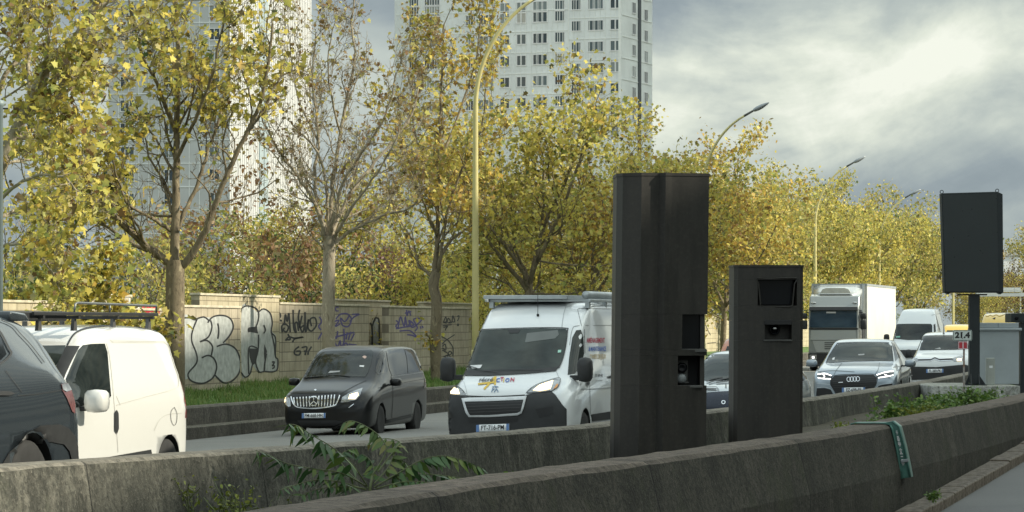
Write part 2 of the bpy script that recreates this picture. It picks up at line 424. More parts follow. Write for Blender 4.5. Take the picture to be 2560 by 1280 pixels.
# ------------------------------------------------------------------ block walls with graffiti
M_block = blockwall('block_wall', (.44, .385, .29, 1), (.21, .18, .14, 1), (.50, .44, .335, 1))
M_block2 = blockwall('pale_block_wall', (.50, .44, .31, 1), (.27, .23, .16, 1), (.55, .49, .35, 1))
M_cop = mat('coping', (.50, .45, .34, 1), .9, var=.25, scale=4)
M_gblack = mat('graffiti_black', (.012, .012, .014, 1), .6, var=.3, scale=9)
M_gsilver = mat('graffiti_silver', (.40, .415, .40, 1), .6, var=.3, scale=5)
M_gwhite = mat('graffiti_white', (.62, .62, .60, 1), .7, var=.1)
M_gpurple = mat('graffiti_purple', (.085, .065, .22, 1), .7, var=.2, scale=9)

class Wall:
    def __init__(s, label, a, b, zb, zt, m=None, thick=.22, group='block wall panels'):
        a, b = Vector(a), Vector(b); d = (b - a); s.L = d.xy.length; s.ang = math.atan2(d.y, d.x); s.a = a; s.zb = zb
        s.n = Vector((math.sin(s.ang), -math.cos(s.ang), 0))
        s.root = thing('block_wall', label, 'wall', (a.x, a.y, zb), s.ang, group)
        mb = MB(); mb.box(0, s.L, 0, thick, -.7, zt - zb - .06); mb.build('wall_panel', m or M_block, s.root)
        mb = MB(); mb.box(-.03, s.L + .03, -.035, thick + .035, zt - zb - .057, zt - zb); mb.build('coping', M_cop, s.root, bevel=.008)
        s.M = Matrix.Translation((a.x, a.y, zb)) @ Matrix.Rotation(s.ang, 4, 'Z'); s.Mi = s.M.inverted()
        s.lay = 0
    def uv(s, px, py):
        p = s.Mi @ hit(px, py, s.a, s.n); return p.x, p.z
    def clampx(s, u): return max(.02, min(s.L - .02, u))
    def fill(s, name, pts, m, smooth=True):
        s.lay += 1; y = -.003 - .0012 * s.lay
        if smooth: pts = spline(pts, 5, True)
        q = [s.uv(*p) for p in pts]; mb = MB(); mb.add([(s.clampx(u), y, z) for u, z in q], [tuple(range(len(q)))])
        return mb.build(name, m, s.root)
    def strokes(s, name, lines, wid, m, ratio=.32):
        """lines in picture px; wid in px of picture"""
        s.lay += 1; mb = MB(); y = -.003 - .0012 * s.lay
        for ln in lines:
            w_ = wid
            if isinstance(ln, dict): w_ = ln['w']; ln = ln['p']
            p = spline(ln, 6) if len(ln) > 2 else ln
            L, R = [], []
            for i, q in enumerate(p):
                a_, b_ = p[max(i - 1, 0)], p[min(i + 1, len(p) - 1)]
                dx, dy = b_[0] - a_[0], b_[1] - a_[1]; l = math.hypot(dx, dy) or 1
                nx, ny = -dy / l * w_ / 2, dx / l * w_ / 2
                L.append(s.uv(q[0] + nx, q[1] + ny)); R.append(s.uv(q[0] - nx, q[1] - ny))
            n = len(p)
            vs = [(s.clampx(u), y, z) for u, z in L] + [(s.clampx(u), y, z) for u, z in R]
            mb.add(vs, [(i, i + 1, n + i + 1, n + i) for i in range(n - 1)])
            y -= .00025
        return mb.build(name, m, s.root)
def spline(pts, k=6, closed=False):
    pts = [tuple(p) for p in pts]; n = len(pts); out = []
    rng = range(n) if closed else range(n - 1)
    for i in rng:
        if closed: p0, p1, p2, p3 = pts[(i - 1) % n], pts[i], pts[(i + 1) % n], pts[(i + 2) % n]
        else: p0, p1, p2, p3 = pts[max(i - 1, 0)], pts[i], pts[i + 1], pts[min(i + 2, n - 1)]
        for j in range(k):
            t = j / k
            out.append(tuple(.5 * (2 * p1[q] + (p2[q] - p0[q]) * t + (2 * p0[q] - 5 * p1[q] + 4 * p2[q] - p3[q]) * t * t + (3 * p1[q] - p0[q] - 3 * p2[q] + p3[q]) * t ** 3) for q in range(len(p1))))
    if not closed: out.append(pts[-1])
    return out
def Z6(*pts): return [(440 + x / 3.368, 700 + y / 3.368) for x, y in pts]

DW = -18.5
w1 = Wall('grey block wall panel sprayed with big silver bubble letters, nearest panel beside the verge', on_line(440, -17.5), on_line(600.5, -17.5), .36, 2.53)
w2 = Wall('tall block wall panel with sunlit top band and tall silver FR letters', on_line(499, DW), on_line(698, DW), .55, 2.86, M_block2)
w3 = Wall('block wall panel with a black scrawled tag, number 67 and purple tags', on_line(698.5, DW), on_line(922, DW), .52, 2.68)
w3b = Wall('recessed block wall panel with a white and black arch shape, between two tagged panels', on_line(840, DW - .9), on_line(975, DW - .9), .5, 2.86, M_block2)
w4 = Wall('block wall panel with spiky purple tag and black question mark scrawl', on_line(972, DW), on_line(1172, DW), .5, 2.67)
w4b = Wall('pale block wall panel just showing its top above the panel with the question mark', on_line(1060, DW - .9), on_line(1190, DW - .9), .5, 2.86, M_block2)
w0 = Wall('block wall panel under dark bushes behind the white panel van roof rack', on_line(-120, DW), on_line(140, DW), .5, 2.58, M_block2)
w0b = Wall('small pale block wall panel with white frame behind the roof rack', on_line(225, DW - .6), on_line(327, DW - .6), .5, 2.78, M_block2)
w0c = Wall('short block wall panel with a red painted patch, left of the thick tree trunk', on_line(327, DW + .2), on_line(470, DW + .2), .4, 2.45)
w0c.fill('paint_patch', [(355, 766), (398, 768), (399, 784), (378, 780), (356, 785)], mat('red_paint', (.42, .03, .04, 1), .6), False)
w0c.fill('paint_patch', [(344, 768), (351, 768), (350, 792), (343, 792)], M_gwhite, False)
w0b.strokes('frame_line', [[(275, 744), (324, 744)], [(323, 744), (323, 792)]], 3.5, M_gwhite)
w5 = Wall('sunlit block wall panel beyond the white van, seen between the two black cabinets', off(DW - .2, 122), off(DW - .2, 176), .35, 2.66, M_block2)
w6 = Wall('long weathered wall panel of scribbled graffiti behind the distant white van', off(DW - .2, 176.3), off(DW - .2, 282), .3, 2.6, M_block2)
# bubble letters
w1.fill('silver_fill', Z6((50, 325), (150, 318), (215, 312), (300, 315), (370, 305), (450, 320), (478, 380), (462, 450), (415, 525), (480, 560), (530, 625), (536, 740), (490, 820), (410, 858), (330, 820), (250, 865), (180, 868), (110, 830), (60, 790)), M_gsilver)
w1.strokes('black_outline', [
    Z6((45, 322), (110, 318), (155, 335), (185, 322), (235, 312), (275, 340)), Z6((178, 325), (140, 420), (130, 510), (170, 620), (170, 700), (100, 790), (130, 850), (220, 870), (290, 840), (325, 800)),
    Z6((265, 360), (310, 310), (390, 298), (455, 325), (480, 390), (455, 460), (395, 530)), Z6((290, 340), (300, 400), (270, 480), (200, 520)), Z6((200, 520), (260, 510), (305, 560), (295, 635)),
    Z6((215, 655), (270, 635), (320, 665), (340, 730), (325, 800)), Z6((340, 560), (420, 540), (500, 580), (540, 680), (530, 780), (470, 850), (400, 865), (325, 800)),
    Z6((350, 365), (358, 430), (350, 495))], 4.0, M_gblack)
w2.fill('silver_fill', Z6((552, 250), (610, 222), (690, 270), (740, 245), (800, 300), (808, 430), (840, 470), (830, 560), (835, 640), (852, 680), (845, 760), (740, 770), (690, 775), (640, 720), (620, 800), (580, 815), (552, 780)), M_gsilver)
w2.fill('black_fill', Z6((610, 408), (680, 402), (690, 450), (610, 436)), M_gblack, False)
w2.fill('black_fill', Z6((612, 575), (690, 580), (668, 700), (640, 720), (618, 650)), M_gblack, False)
w2.fill('black_fill', Z6((742, 540), (765, 600), (745, 680), (738, 620)), M_gblack, False)
w2.fill('black_fill', Z6((795, 430), (812, 470), (835, 560), (828, 640), (820, 560)), M_gblack, False)
w2.strokes('black_outline', [Z6((548, 240), (590, 218), (660, 232), (692, 270), (690, 340), (668, 400)), Z6((692, 270), (735, 243), (790, 280), (808, 360), (800, 440), (835, 490), (835, 640), (855, 670), (850, 750), (810, 772), (740, 768)),
    Z6((548, 780), (580, 818), (620, 790), (640, 715), (660, 680)), Z6((740, 768), (745, 700), (760, 620)), Z6((740, 768), (700, 775), (680, 740), (668, 680), (690, 580), (692, 460)), Z6((610, 790), (612, 570), (690, 578)), Z6((610, 440), (612, 405), (680, 400)), Z6((735, 380), (750, 420), (735, 450)),
    Z6((805, 690), (825, 690), (815, 715), (805, 718), (825, 722), (820, 740), (806, 745))], 3.4, M_gblack)
# black scrawled tag
w3.strokes('black_tag', [Z6((865, 270), (880, 300), (865, 330), (890, 345)), Z6((895, 440), (890, 390), (915, 370), (945, 395), (930, 435), (905, 425), (912, 400)), Z6((910, 380), (920, 290), (935, 350), (950, 280), (960, 440)), Z6((985, 250), (990, 400), (1010, 440), (1000, 370), (1020, 360), (1030, 430)),
    Z6((1040, 250), (1030, 330), (1060, 440), (1080, 380), (1040, 400), (1060, 300)), Z6((1085, 270), (1090, 440), (1115, 330), (1110, 400), (1140, 430), (1180, 380), (1170, 320), (1130, 330), (1140, 390)), Z6((920, 510), (950, 480), (1000, 490), (1070, 480), (1000, 495), (980, 525)), Z6((940, 455), (960, 500), (925, 500)),
    Z6((1035, 560), (1000, 590), (1000, 625), (1035, 630), (1045, 600), (1010, 600)), Z6((1055, 570), (1100, 565), (1085, 632)), Z6((1075, 600), (1105, 598)), Z6((1140, 560), (1115, 600), (1110, 630))], 4.2, M_gblack)
w3.strokes('purple_tag', [Z6((1345, 330), (1380, 290), (1440, 285), (1475, 330), (1450, 390), (1400, 380), (1385, 320), (1420, 350), (1460, 300)), Z6((1330, 350), (1370, 340), (1340, 390), (1380, 370)), Z6((1480, 290), (1540, 288), (1500, 310), (1460, 350)), Z6((1205, 310), (1225, 350), (1200, 390), (1220, 420)), Z6((1230, 440), (1195, 500)),
    Z6((1330, 440), (1335, 530)), Z6((1360, 430), (1350, 490), (1335, 480)), Z6((1340, 480), (1500, 440)), Z6((1410, 410), (1415, 500), (1400, 555)), Z6((1440, 440), (1430, 500)), Z6((1470, 435), (1450, 505)), Z6((1500, 450), (1470, 510)), Z6((1330, 520), (1360, 560), (1380, 510), (1390, 555), (1430, 530), (1440, 560), (1400, 545)), Z6((1450, 540), (1520, 548))], 3.6, M_gpurple)
w3.strokes('letter_mark', [Z6((1368, 228), (1345, 230), (1345, 258), (1368, 260))], 3, M_gpurple)
w3b.fill('white_fill', Z6((1640, 560), (1645, 390), (1665, 330), (1690, 320), (1708, 350), (1708, 560)), M_gsilver)
w3b.strokes('black_outline', [Z6((1632, 360), (1650, 400), (1650, 560)), Z6((1650, 390), (1675, 325), (1690, 320), (1708, 350), (1710, 560))], 4, M_gblack)
w4.strokes('purple_tag', [Z6((1850, 340), (1870, 360), (1850, 390), (1880, 410)), Z6((1870, 400), (1890, 310), (1920, 390), (1930, 310), (1945, 390), (1980, 350)), Z6((1940, 250), (1945, 300), (1960, 260), (1975, 300)), Z6((1850, 410), (1900, 400), (2000, 380), (1960, 340), (1990, 400), (2070, 330), (2000, 330), (2030, 400), (2010, 430)),
    Z6((1880, 430), (1960, 425), (2000, 450), (2025, 480), (1985, 465), (1945, 460)), Z6((2055, 390), (2062, 410)), Z6((2072, 385), (2078, 405)), Z6((1925, 280), (1980, 265))], 3.4, M_gpurple)
w4.strokes('black_scrawl', [Z6((2250, 360), (2270, 310), (2275, 350), (2250, 355), (2280, 360), (2290, 320), (2310, 350), (2290, 360), (2320, 355), (2330, 300), (2345, 350), (2320, 350)), Z6((2365, 310), (2380, 300), (2380, 320), (2368, 345)), Z6((2365, 372), (2378, 372), (2375, 385), (2365, 378)), Z6((2245, 385), (2320, 375)), Z6((2250, 400), (2285, 390), (2270, 410), (2268, 425)),
    Z6((2235, 475), (2290, 510), (2330, 570), (2330, 640)), Z6((2345, 460), (2270, 510), (2240, 540)), Z6((2240, 560), (2265, 540), (2270, 590), (2240, 570)), Z6((2240, 590), (2290, 620), (2310, 670), (2250, 640)), Z6((2260, 640), (2320, 620), (2300, 600), (2280, 660))], 2.6, M_gblack)
# far panels
w5.fill('white_fill', [(1803, 800), (1816, 797), (1832, 800), (1832, 852), (1812, 855), (1804, 840)], M_gwhite)
w5.strokes('black_outline', [[(1803, 801), (1816, 797), (1820, 815), (1818, 840), (1810, 856), (1803, 848)], [(1822, 800), (1832, 797)], [(1820, 815), (1826, 830), (1828, 850)], [(1768, 800), (1764, 812), (1776, 838)], [(1795, 808), (1792, 818)], [(1804, 826), (1815, 822)], [(1768, 858), (1790, 856)]], 1.6, M_gblack)
w5.fill('white_fill', [(2006, 796), (2022, 798), (2024, 852), (2006, 850)], M_gwhite)
w5.strokes('black_outline', [[(2007, 800), (2018, 800), (2019, 815), (2008, 818)], [(2007, 826), (2020, 826)], [(2013, 828), (2014, 848)], [(2022, 800), (2022, 850)]], 2, M_gblack)
rr = random.Random(5)
for k, m_ in enumerate((M_gblack, M_gpurple, M_gwhite)):
    ls = []
    for i in range(9):
        x = 2352 + rr.uniform(0, 68); y = rr.uniform(794, 818)
        ls.append([(x + rr.uniform(-4, 4), y + rr.uniform(-7, 7)) for _ in range(4)])
    w6.strokes('scribble', ls, 1.3, m_)

# ------------------------------------------------------------------ towers
M_tow = mat('tower_cladding', (.70, .73, .73, 1), .75, var=.1, scale=.25)
M_towrib = mat('tower_rib', (.76, .78, .76, 1), .7, var=.08, scale=.5)
M_frame = mat('window_frame', g(.72), .5, var=.08)
t = NT('dark_pane'); ge = t.node('ShaderNodeNewGeometry'); oi = t.node('ShaderNodeObjectInfo')
t.set(Base_Color=t.ramp(oi.outputs['Random'], [(0, (.03, .045, .055, 1)), (.5, (.07, .095, .105, 1)), (.7, (.17, .21, .22, 1)), (.9, (.30, .32, .31, 1)), (1, (.38, .37, .33, 1))]), Roughness=.08, Specular_IOR_Level=.6)
M_pane = t.m
M_slot = mat('dark_recess', (.06, .07, .08, 1), .8)

WIN = {}
def window(root, M, u, z, w_, h_, n=2, up=True):
    """window part: frame ring and mullions; dark panes as its sub-part. u = centre, z = sill; local face: x right, y out, z up"""
    key = (round(w_, 2), round(h_, 2), n)
    if key not in WIN:
        fr = MB(); b = .07
        fr.box(-w_ / 2 - b, w_ / 2 + b, -.02, .09, -.12, 0); fr.box(-w_ / 2 - b, w_ / 2 + b, -.02, .07, h_, h_ + b)
        for i in range(n + 1):
            x = -w_ / 2 + w_ * i / n; fr.box(x - .045, x + .045, -.02, .06, .001, h_ - .001)
        f = fr.build('window', M_frame)
        pb = MB(); pb.box(-w_ / 2 + .003, w_ / 2 - .003, -.04, .02, .0, h_)
        p = pb.build('pane', M_pane, f)
        WIN[key] = (f, p); first = True
    else:
        f0, p0 = WIN[key]; f = f0.copy(); COL.objects.link(f); p = p0.copy(); COL.objects.link(p); p.parent = f
    f.parent = root; f.matrix_local = M @ Matrix.Translation((u, 0, z)); 
    return f

def tower(label, corner_px, Y, yaw, wl, wr_, H, cat='tower block', wm=None):
    """corner nearest the viewer; left face runs left and back by yaw, right face runs right and back"""
    cpt = P(corner_px, YH, Y); root = thing('apartment_tower', label, cat, (cpt.x, cpt.y, -1))
    a = rad(yaw); L = Vector((-math.cos(a), math.sin(a), 0)); R = Vector((math.sin(a), math.cos(a), 0))
    pts = [Vector((0, 0, 0)), R * wr_, R * wr_ + L * wl, L * wl]
    mb = MB(); mb.prism([(p.x, p.y) for p in pts], 'z', 0, H); mb.build('wall', wm or M_tow, root)
    # face frames: x to the right as seen, y outward, z up
    Ml = Matrix((( math.cos(a), -math.sin(a), 0, 0), (-math.sin(a), -math.cos(a), 0, 0), (0, 0, 1, 0), (0, 0, 0, 1)))
    Mr = Matrix(((R.x, math.cos(a), 0, 0), (R.y, -math.sin(a), 0, 0), (0, 0, 1, 0), (0, 0, 0, 1)))
    return root, Ml, Mr, cpt
# right tower
root, Ml, Mr, cp = tower('pale grey high-rise with rows of windows and a dark vertical slot on its narrow side', 1553, 440, 20, 31.5, 13.2, 62)
H = 62; FL = 2.72
nL = Vector((-math.sin(rad(20)), -math.cos(rad(20)), 0)); nR = Vector((math.cos(rad(20)), -math.sin(rad(20)), 0))
def UL(px, py): 
    p = hit(px, py, cp, nL) - cp; return p.dot(Vector((math.cos(rad(20)), -math.sin(rad(20)), 0))), p.z + EYE + 1 + 0
def UR(px, py):
    p = hit(px, py, cp, nR) - cp; return p.dot(Vector((math.sin(rad(20)), math.cos(rad(20)), 0))), p.z + EYE + 1
# ribs and floor lines on both faces: raised strips of one cladding mesh
def ribs(root, M, u0, u1, z0, z1, du, zs, name='cladding_ribs'):
    mb = MB()
    n = max(1, int(round((u1 - u0) / du)))
    for i in range(n + 1): u = u0 + (u1 - u0) * i / n; mb.box(u - .035, u + .035, .004, .05, z0, z1)
    for z in zs: mb.box(u0, u1, .0, .065, z - .05, z + .05)
    o = mb.build(name, M_towrib, root); o.matrix_local = M
zrow = [UL(1460, y)[1] for y in range(-220, 420, 1)]
def rows(py0, step, k0, k1): return [py0 + step * k for k in range(k0, k1)]
bx = lambda zx: 1000 + zx / 2.667
by_ = lambda zy: zy / 2.667
zl = [UL(bx(1300), by_(258 + 141 * k))[1] for k in range(-4, 9)]
ribs(root, Ml, UL(bx(1125), 100)[0], -.02, 8, 61.9, .74, zl)
zl2 = [UL(bx(860), by_(210 + 140 * k))[1] for k in range(-4, 9)]
ribs(root, Ml, -31.3, UL(bx(1125), 100)[0] - .06, 8, 61.9, .74, zl2, 'cladding_ribs')
zr = [UR(1600, by_(130 + 141 * k))[1] for k in range(-4, 9)]
mb = MB()
for z in zr: mb.box(.3, 13.1, 0, .06, z - .04, z + .04)
o = mb.build('floor_bands', M_towrib, root); o.matrix_local = Mr
u0, _ = UR(1594.5, 100); u1, _ = UR(1601.5, 100)
mb = MB(); mb.box(u0, u1, .0, .10, 2, 60.6); o = mb.build('shaft_recess', M_slot, root); o.matrix_local = Mr
mb = MB(); mb.box(-.35, -.0, .0, .12, 2, 62); o = mb.build('corner_post', M_towrib, root); o.matrix_local = Ml
def win_px(face, M, zx0, zx1, zy0, zy1, n):
    a = face(bx(zx0), by_(zy1)); b = face(bx(zx1), by_(zy0))
    window(root, M, (a[0] + b[0]) / 2, a[1], b[0] - a[0], b[1] - a[1], n)
ref = UL(bx(1145), by_(345)); 
def col(face, M, zx0, zx1, zy0, n, ks, h=62, step=141.5):
    a = face(bx(zx0), by_(zy0 + h)); b = face(bx(zx1), by_(zy0 + h)); w_ = b[0] - a[0]
    t_ = face(bx((zx0 + zx1) / 2), by_(zy0)); b_ = face(bx((zx0 + zx1) / 2), by_(zy0 + h)); hh = t_[1] - b_[1]
    for k in ks:
        z = face(bx((zx0 + zx1) / 2), by_(zy0 + h + step * k))[1]
        window(root, M, (a[0] + b[0]) / 2, z, w_, hh, n)
for (x0, x1, y, n) in ((1145, 1205, 284, 2), (1255, 1355, 279, 3), (1402, 1466, 273, 2)): col(UL, Ml, x0, x1, y, n, range(-2, 5))
for (x0, x1, y, n) in ((668, 730, 236, 2), (780, 840, 231, 2), (888, 985, 224, 3), (1034, 1097, 217, 2)):
    col(UL, Ml, x0, x1, y, n, range(-1, 4)); 
    col(UL, Ml, x0, x1, y - 213, n, [0])
for (x0, x1, y, n) in ((62, 124, 260, 2), (165, 265, 255, 3), (440, 500, 248, 2), (525, 625, 243, 3)): col(UL, Ml, x0, x1, y, n, range(-2, 4))
for (x0, x1, y, n) in ((62, 124, 50, 2), (165, 265, 46, 3),): col(UL, Ml, x0, x1, y, n, [0])
for (x0, x1, y, n) in ((1547, 1570, 160, 2), ): col(UR, Mr, x0, x1, y, n, range(-2, 5), 68)
for (x0, x1, y, n) in ((1628, 1650, 205, 2), ): col(UR, Mr, x0, x1, y, n, range(-2, 5), 72, 138)

# left tower: shaded front, bright narrow side
root, Ml, Mr, cp = tower('white high-rise with a sunlit ribbed end wall, half hidden behind yellow leaves', 575, 400, 12, 15, 36, 62, wm=mat('bright_cladding', (.50, .51, .50, 1), .75, var=.08, scale=.3))
def Us(px, py):
    p = hit(px, py, cp, Vector((math.cos(rad(12)), -math.sin(rad(12)), 0))) - cp; return p.dot(Vector((math.sin(rad(12)), math.cos(rad(12)), 0))), p.z + EYE + 1
zz = [3 + 2.75 * k for k in range(21)]
ribs(root, Ml, -14.9, -.02, 2, 61.9, 1.24, zz)
mb = MB()
for k in range(46): mb.box(.4 + k * .78, .5 + k * .78, .003, .08, 1, 61.9)
for z in zz[::1]: mb.box(.05, 35.9, .0, .02, z - .03, z + .03)
o = mb.build('side_ribs', mat('bright_rib', g(.56), .7, var=.05), root); o.matrix_local = Mr
for px in (652, 664):
    u, _ = Us(px, 100); mb = MB(); mb.box(u - .9, u + .9, .0, .12, 1, 61.5); o = mb.build('wall_recess', mat('recess_blue', (.30, .36, .38, 1), .7), root); o.matrix_local = Mr
for k in range(5, 19):
    for u in (-12.6, -7.2, -1.9):
        if u == -1.9 and k % 1: continue
        window(root, Ml, u, 3.75 + 2.75 * k - 2.75, 1.7 if u < -3 else 1.3, 1.25, 3 if u < -3 else 2)
for k in range(9, 19):
    u, _ = Us(634, 100); window(root, Mr, u, 1.0 + 2.75 * k, 1.3, 1.4, 2)

# low building behind the bushes on the left
cpt = P(350, YH, 230); root = thing('low_building', 'low grey building with tall windows glimpsed through the bushes beside the thick trunk', 'building', (cpt.x, cpt.y, -1), 0)
mb = MB(); mb.box(-9, 2.2, 0, 9, 0, 6.6); mb.build('wall', mat('low_build_wall', (.42, .44, .46, 1), .8), root)
mb = MB(); mb.box(-9.2, 2.4, -.25, 9.2, 6.61, 6.85); mb.build('roof', M_slot, root)
for x in (-7.6, -5.0, -2.2, .5):
    f = window(root, Matrix(((1, 0, 0, 0), (0, -1, 0, 0), (0, 0, 1, 0), (0, 0, 0, 1))), x, 3.4, 1.3, 2.0, 2)
# far white building at the right edge
cpt = P(2532, YH, 620); root = thing('white_house', 'distant white building poking out above the brownish trees', 'building', (cpt.x, cpt.y, -1), 0)
mb = MB(); mb.box(-1.6, 1.6, 0, 8, 0, 16); mb.build('wall', mat('white_render', g(.75), .8), root)
mb = MB(); mb.prism([(-1.9, 16.01), (1.9, 16.01), (0, 17.6)], 'y', -.3, 8.3); mb.build('roof', mat('pale_roof', (.5, .5, .5, 1), .8), root)

# unseen blocks right of the frame, added and shaped to shade street and tower
def slab(label, x0, x1, y0, y1, h):
    root = thing('shade_block', label, 'building', ((x0 + x1) / 2, (y0 + y1) / 2, -1))
    hx, hy = (x1 - x0) / 2, (y1 - y0) / 2
    mb = MB(); mb.box(-hx, hx, -hy, hy, 0, h); mb.build('wall', mat('shade_block_render', (.33, .30, .25, 1), .85), root)
    mb = MB()
    for k in range(int(h // 3)):
        mb.box(-hx - .04, -hx + .0, -hy + 1, hy - 1, 1.2 + 3 * k, 2.7 + 3 * k)
    mb.build('window_bands', M_pane, root)
te = math.tan(EL)
slab('unseen tall slab added far off right to shade the pale grey high-rise', 112, 128, 412, 452, 125)
slab('unseen long block right of the road, shaped to shade the street', 62, 78, 49, 142, 1 + 69 * te + 2.6)
slab('unseen lower block right of the road, shaped to shade the barriers', 62, 78, -60, 48.5, 1 + 65 * te + 1.25)
# ------------------------------------------------------------------ vehicles
M_tyre = mat('tyre', (.018, .018, .018, 1), .85, var=.3, scale=8)
M_alloy = mat('alloy', (.34, .34, .34, 1), .4, metal=.15, var=.1)
M_steelrim = mat('steel_rim', (.10, .10, .10, 1), .5, metal=.5)
M_arch = mat('wheel_well', (.006, .006, .006, 1), .95, var=0)
M_trim = mat('black_trim', (.018, .019, .02, 1), .55, var=.25, scale=6)
M_grille = mat('grille_black', (.008, .008, .009, 1), .4, var=0)
M_chrome = mat('chrome', (.75, .76, .77, 1), .12, metal=1, var=0)
M_seam = mat('panel_gap', (.02, .02, .02, 1), .8, var=0)
M_plate = mat('plate_white', (.80, .82, .84, 1), .45, var=.06)
M_pblue = mat('plate_blue', (.12, .22, .45, 1), .5, var=0)
M_ptext = mat('plate_letters', (.012, .012, .014, 1), .6, var=0)
M_lens = mat('headlamp_lens', (.34, .35, .36, 1), .08, metal=.6, var=.4, scale=14)
M_lamp_on = emis('lamp_lit', (1, .78, .42, 1), 1.5)
M_lamp_white = emis('lamp_lit_white', (1, .97, .9, 1), 1.6)
M_amber = mat('amber_lens', (.55, .22, .03, 1), .2, var=.1)
M_red = mat('red_lens', (.30, .015, .02, 1), .15, var=.1)
M_paper = mat('paper', g(.7), .8, var=.05)

def glassmat(name, deep=(.012, .016, .016, 1), haze=(.06, .07, .066, 1), sc=1.2):
    """tinted windscreen glass: dark, a soft hazy reflection mottled into the colour"""
    t = NT(name); n = t.noise(sc, 5, .6, t.coord((1, 1, 1.6)), .6)
    t.set(Base_Color=t.ramp(n, [(.35, deep), (.7, haze)]), Roughness=.06, Specular_IOR_Level=.32, Coat_Weight=.0, Coat_Roughness=.02)  # hazy reflection mixed into the base colour by noise
    return t.m
M_glass = glassmat('windscreen_glass', (.006, .009, .009, 1), (.03, .037, .035, 1)); M_glass2 = glassmat('hazy_windscreen', (.010, .014, .013, 1), (.055, .068, .062, 1), .9)
M_side = glassmat('privacy_glass', (.004, .005, .006, 1), (.010, .012, .013, 1))
M_side.node_tree.nodes['Principled BSDF'].inputs['Specular IOR Level'].default_value = .4
M_side.node_tree.nodes['Principled BSDF'].inputs['Coat Weight'].default_value = 0

def section(zb, zt, wb, wt_, zk, r=.10):
    """half section of a body, bottom centre to top centre"""
    h = zk - zb; up = zt - zk; r = min(r, up * .55)
    p = [(0, zb), (wb * .62, zb), (wb * .92, zb + .005), (wb * .985, zb + .06), (wb, zb + .38 * h), (wb, zb + .78 * h), (wb * .988, zk)]
    sx, sz = wb * .988, zk
    tx, tz = wt_, zt - r
    for t in (.45, .9): p.append((sx + (tx - sx) * t, sz + (tz - sz) * t))
    p += [(wt_ - .02, zt - r * .55), (wt_ - .02 - r * .5, zt - r * .16), (wt_ - r * 1.6, zt - .002), (wt_ * .5, zt + .012), (0, zt + .02)]
    return p

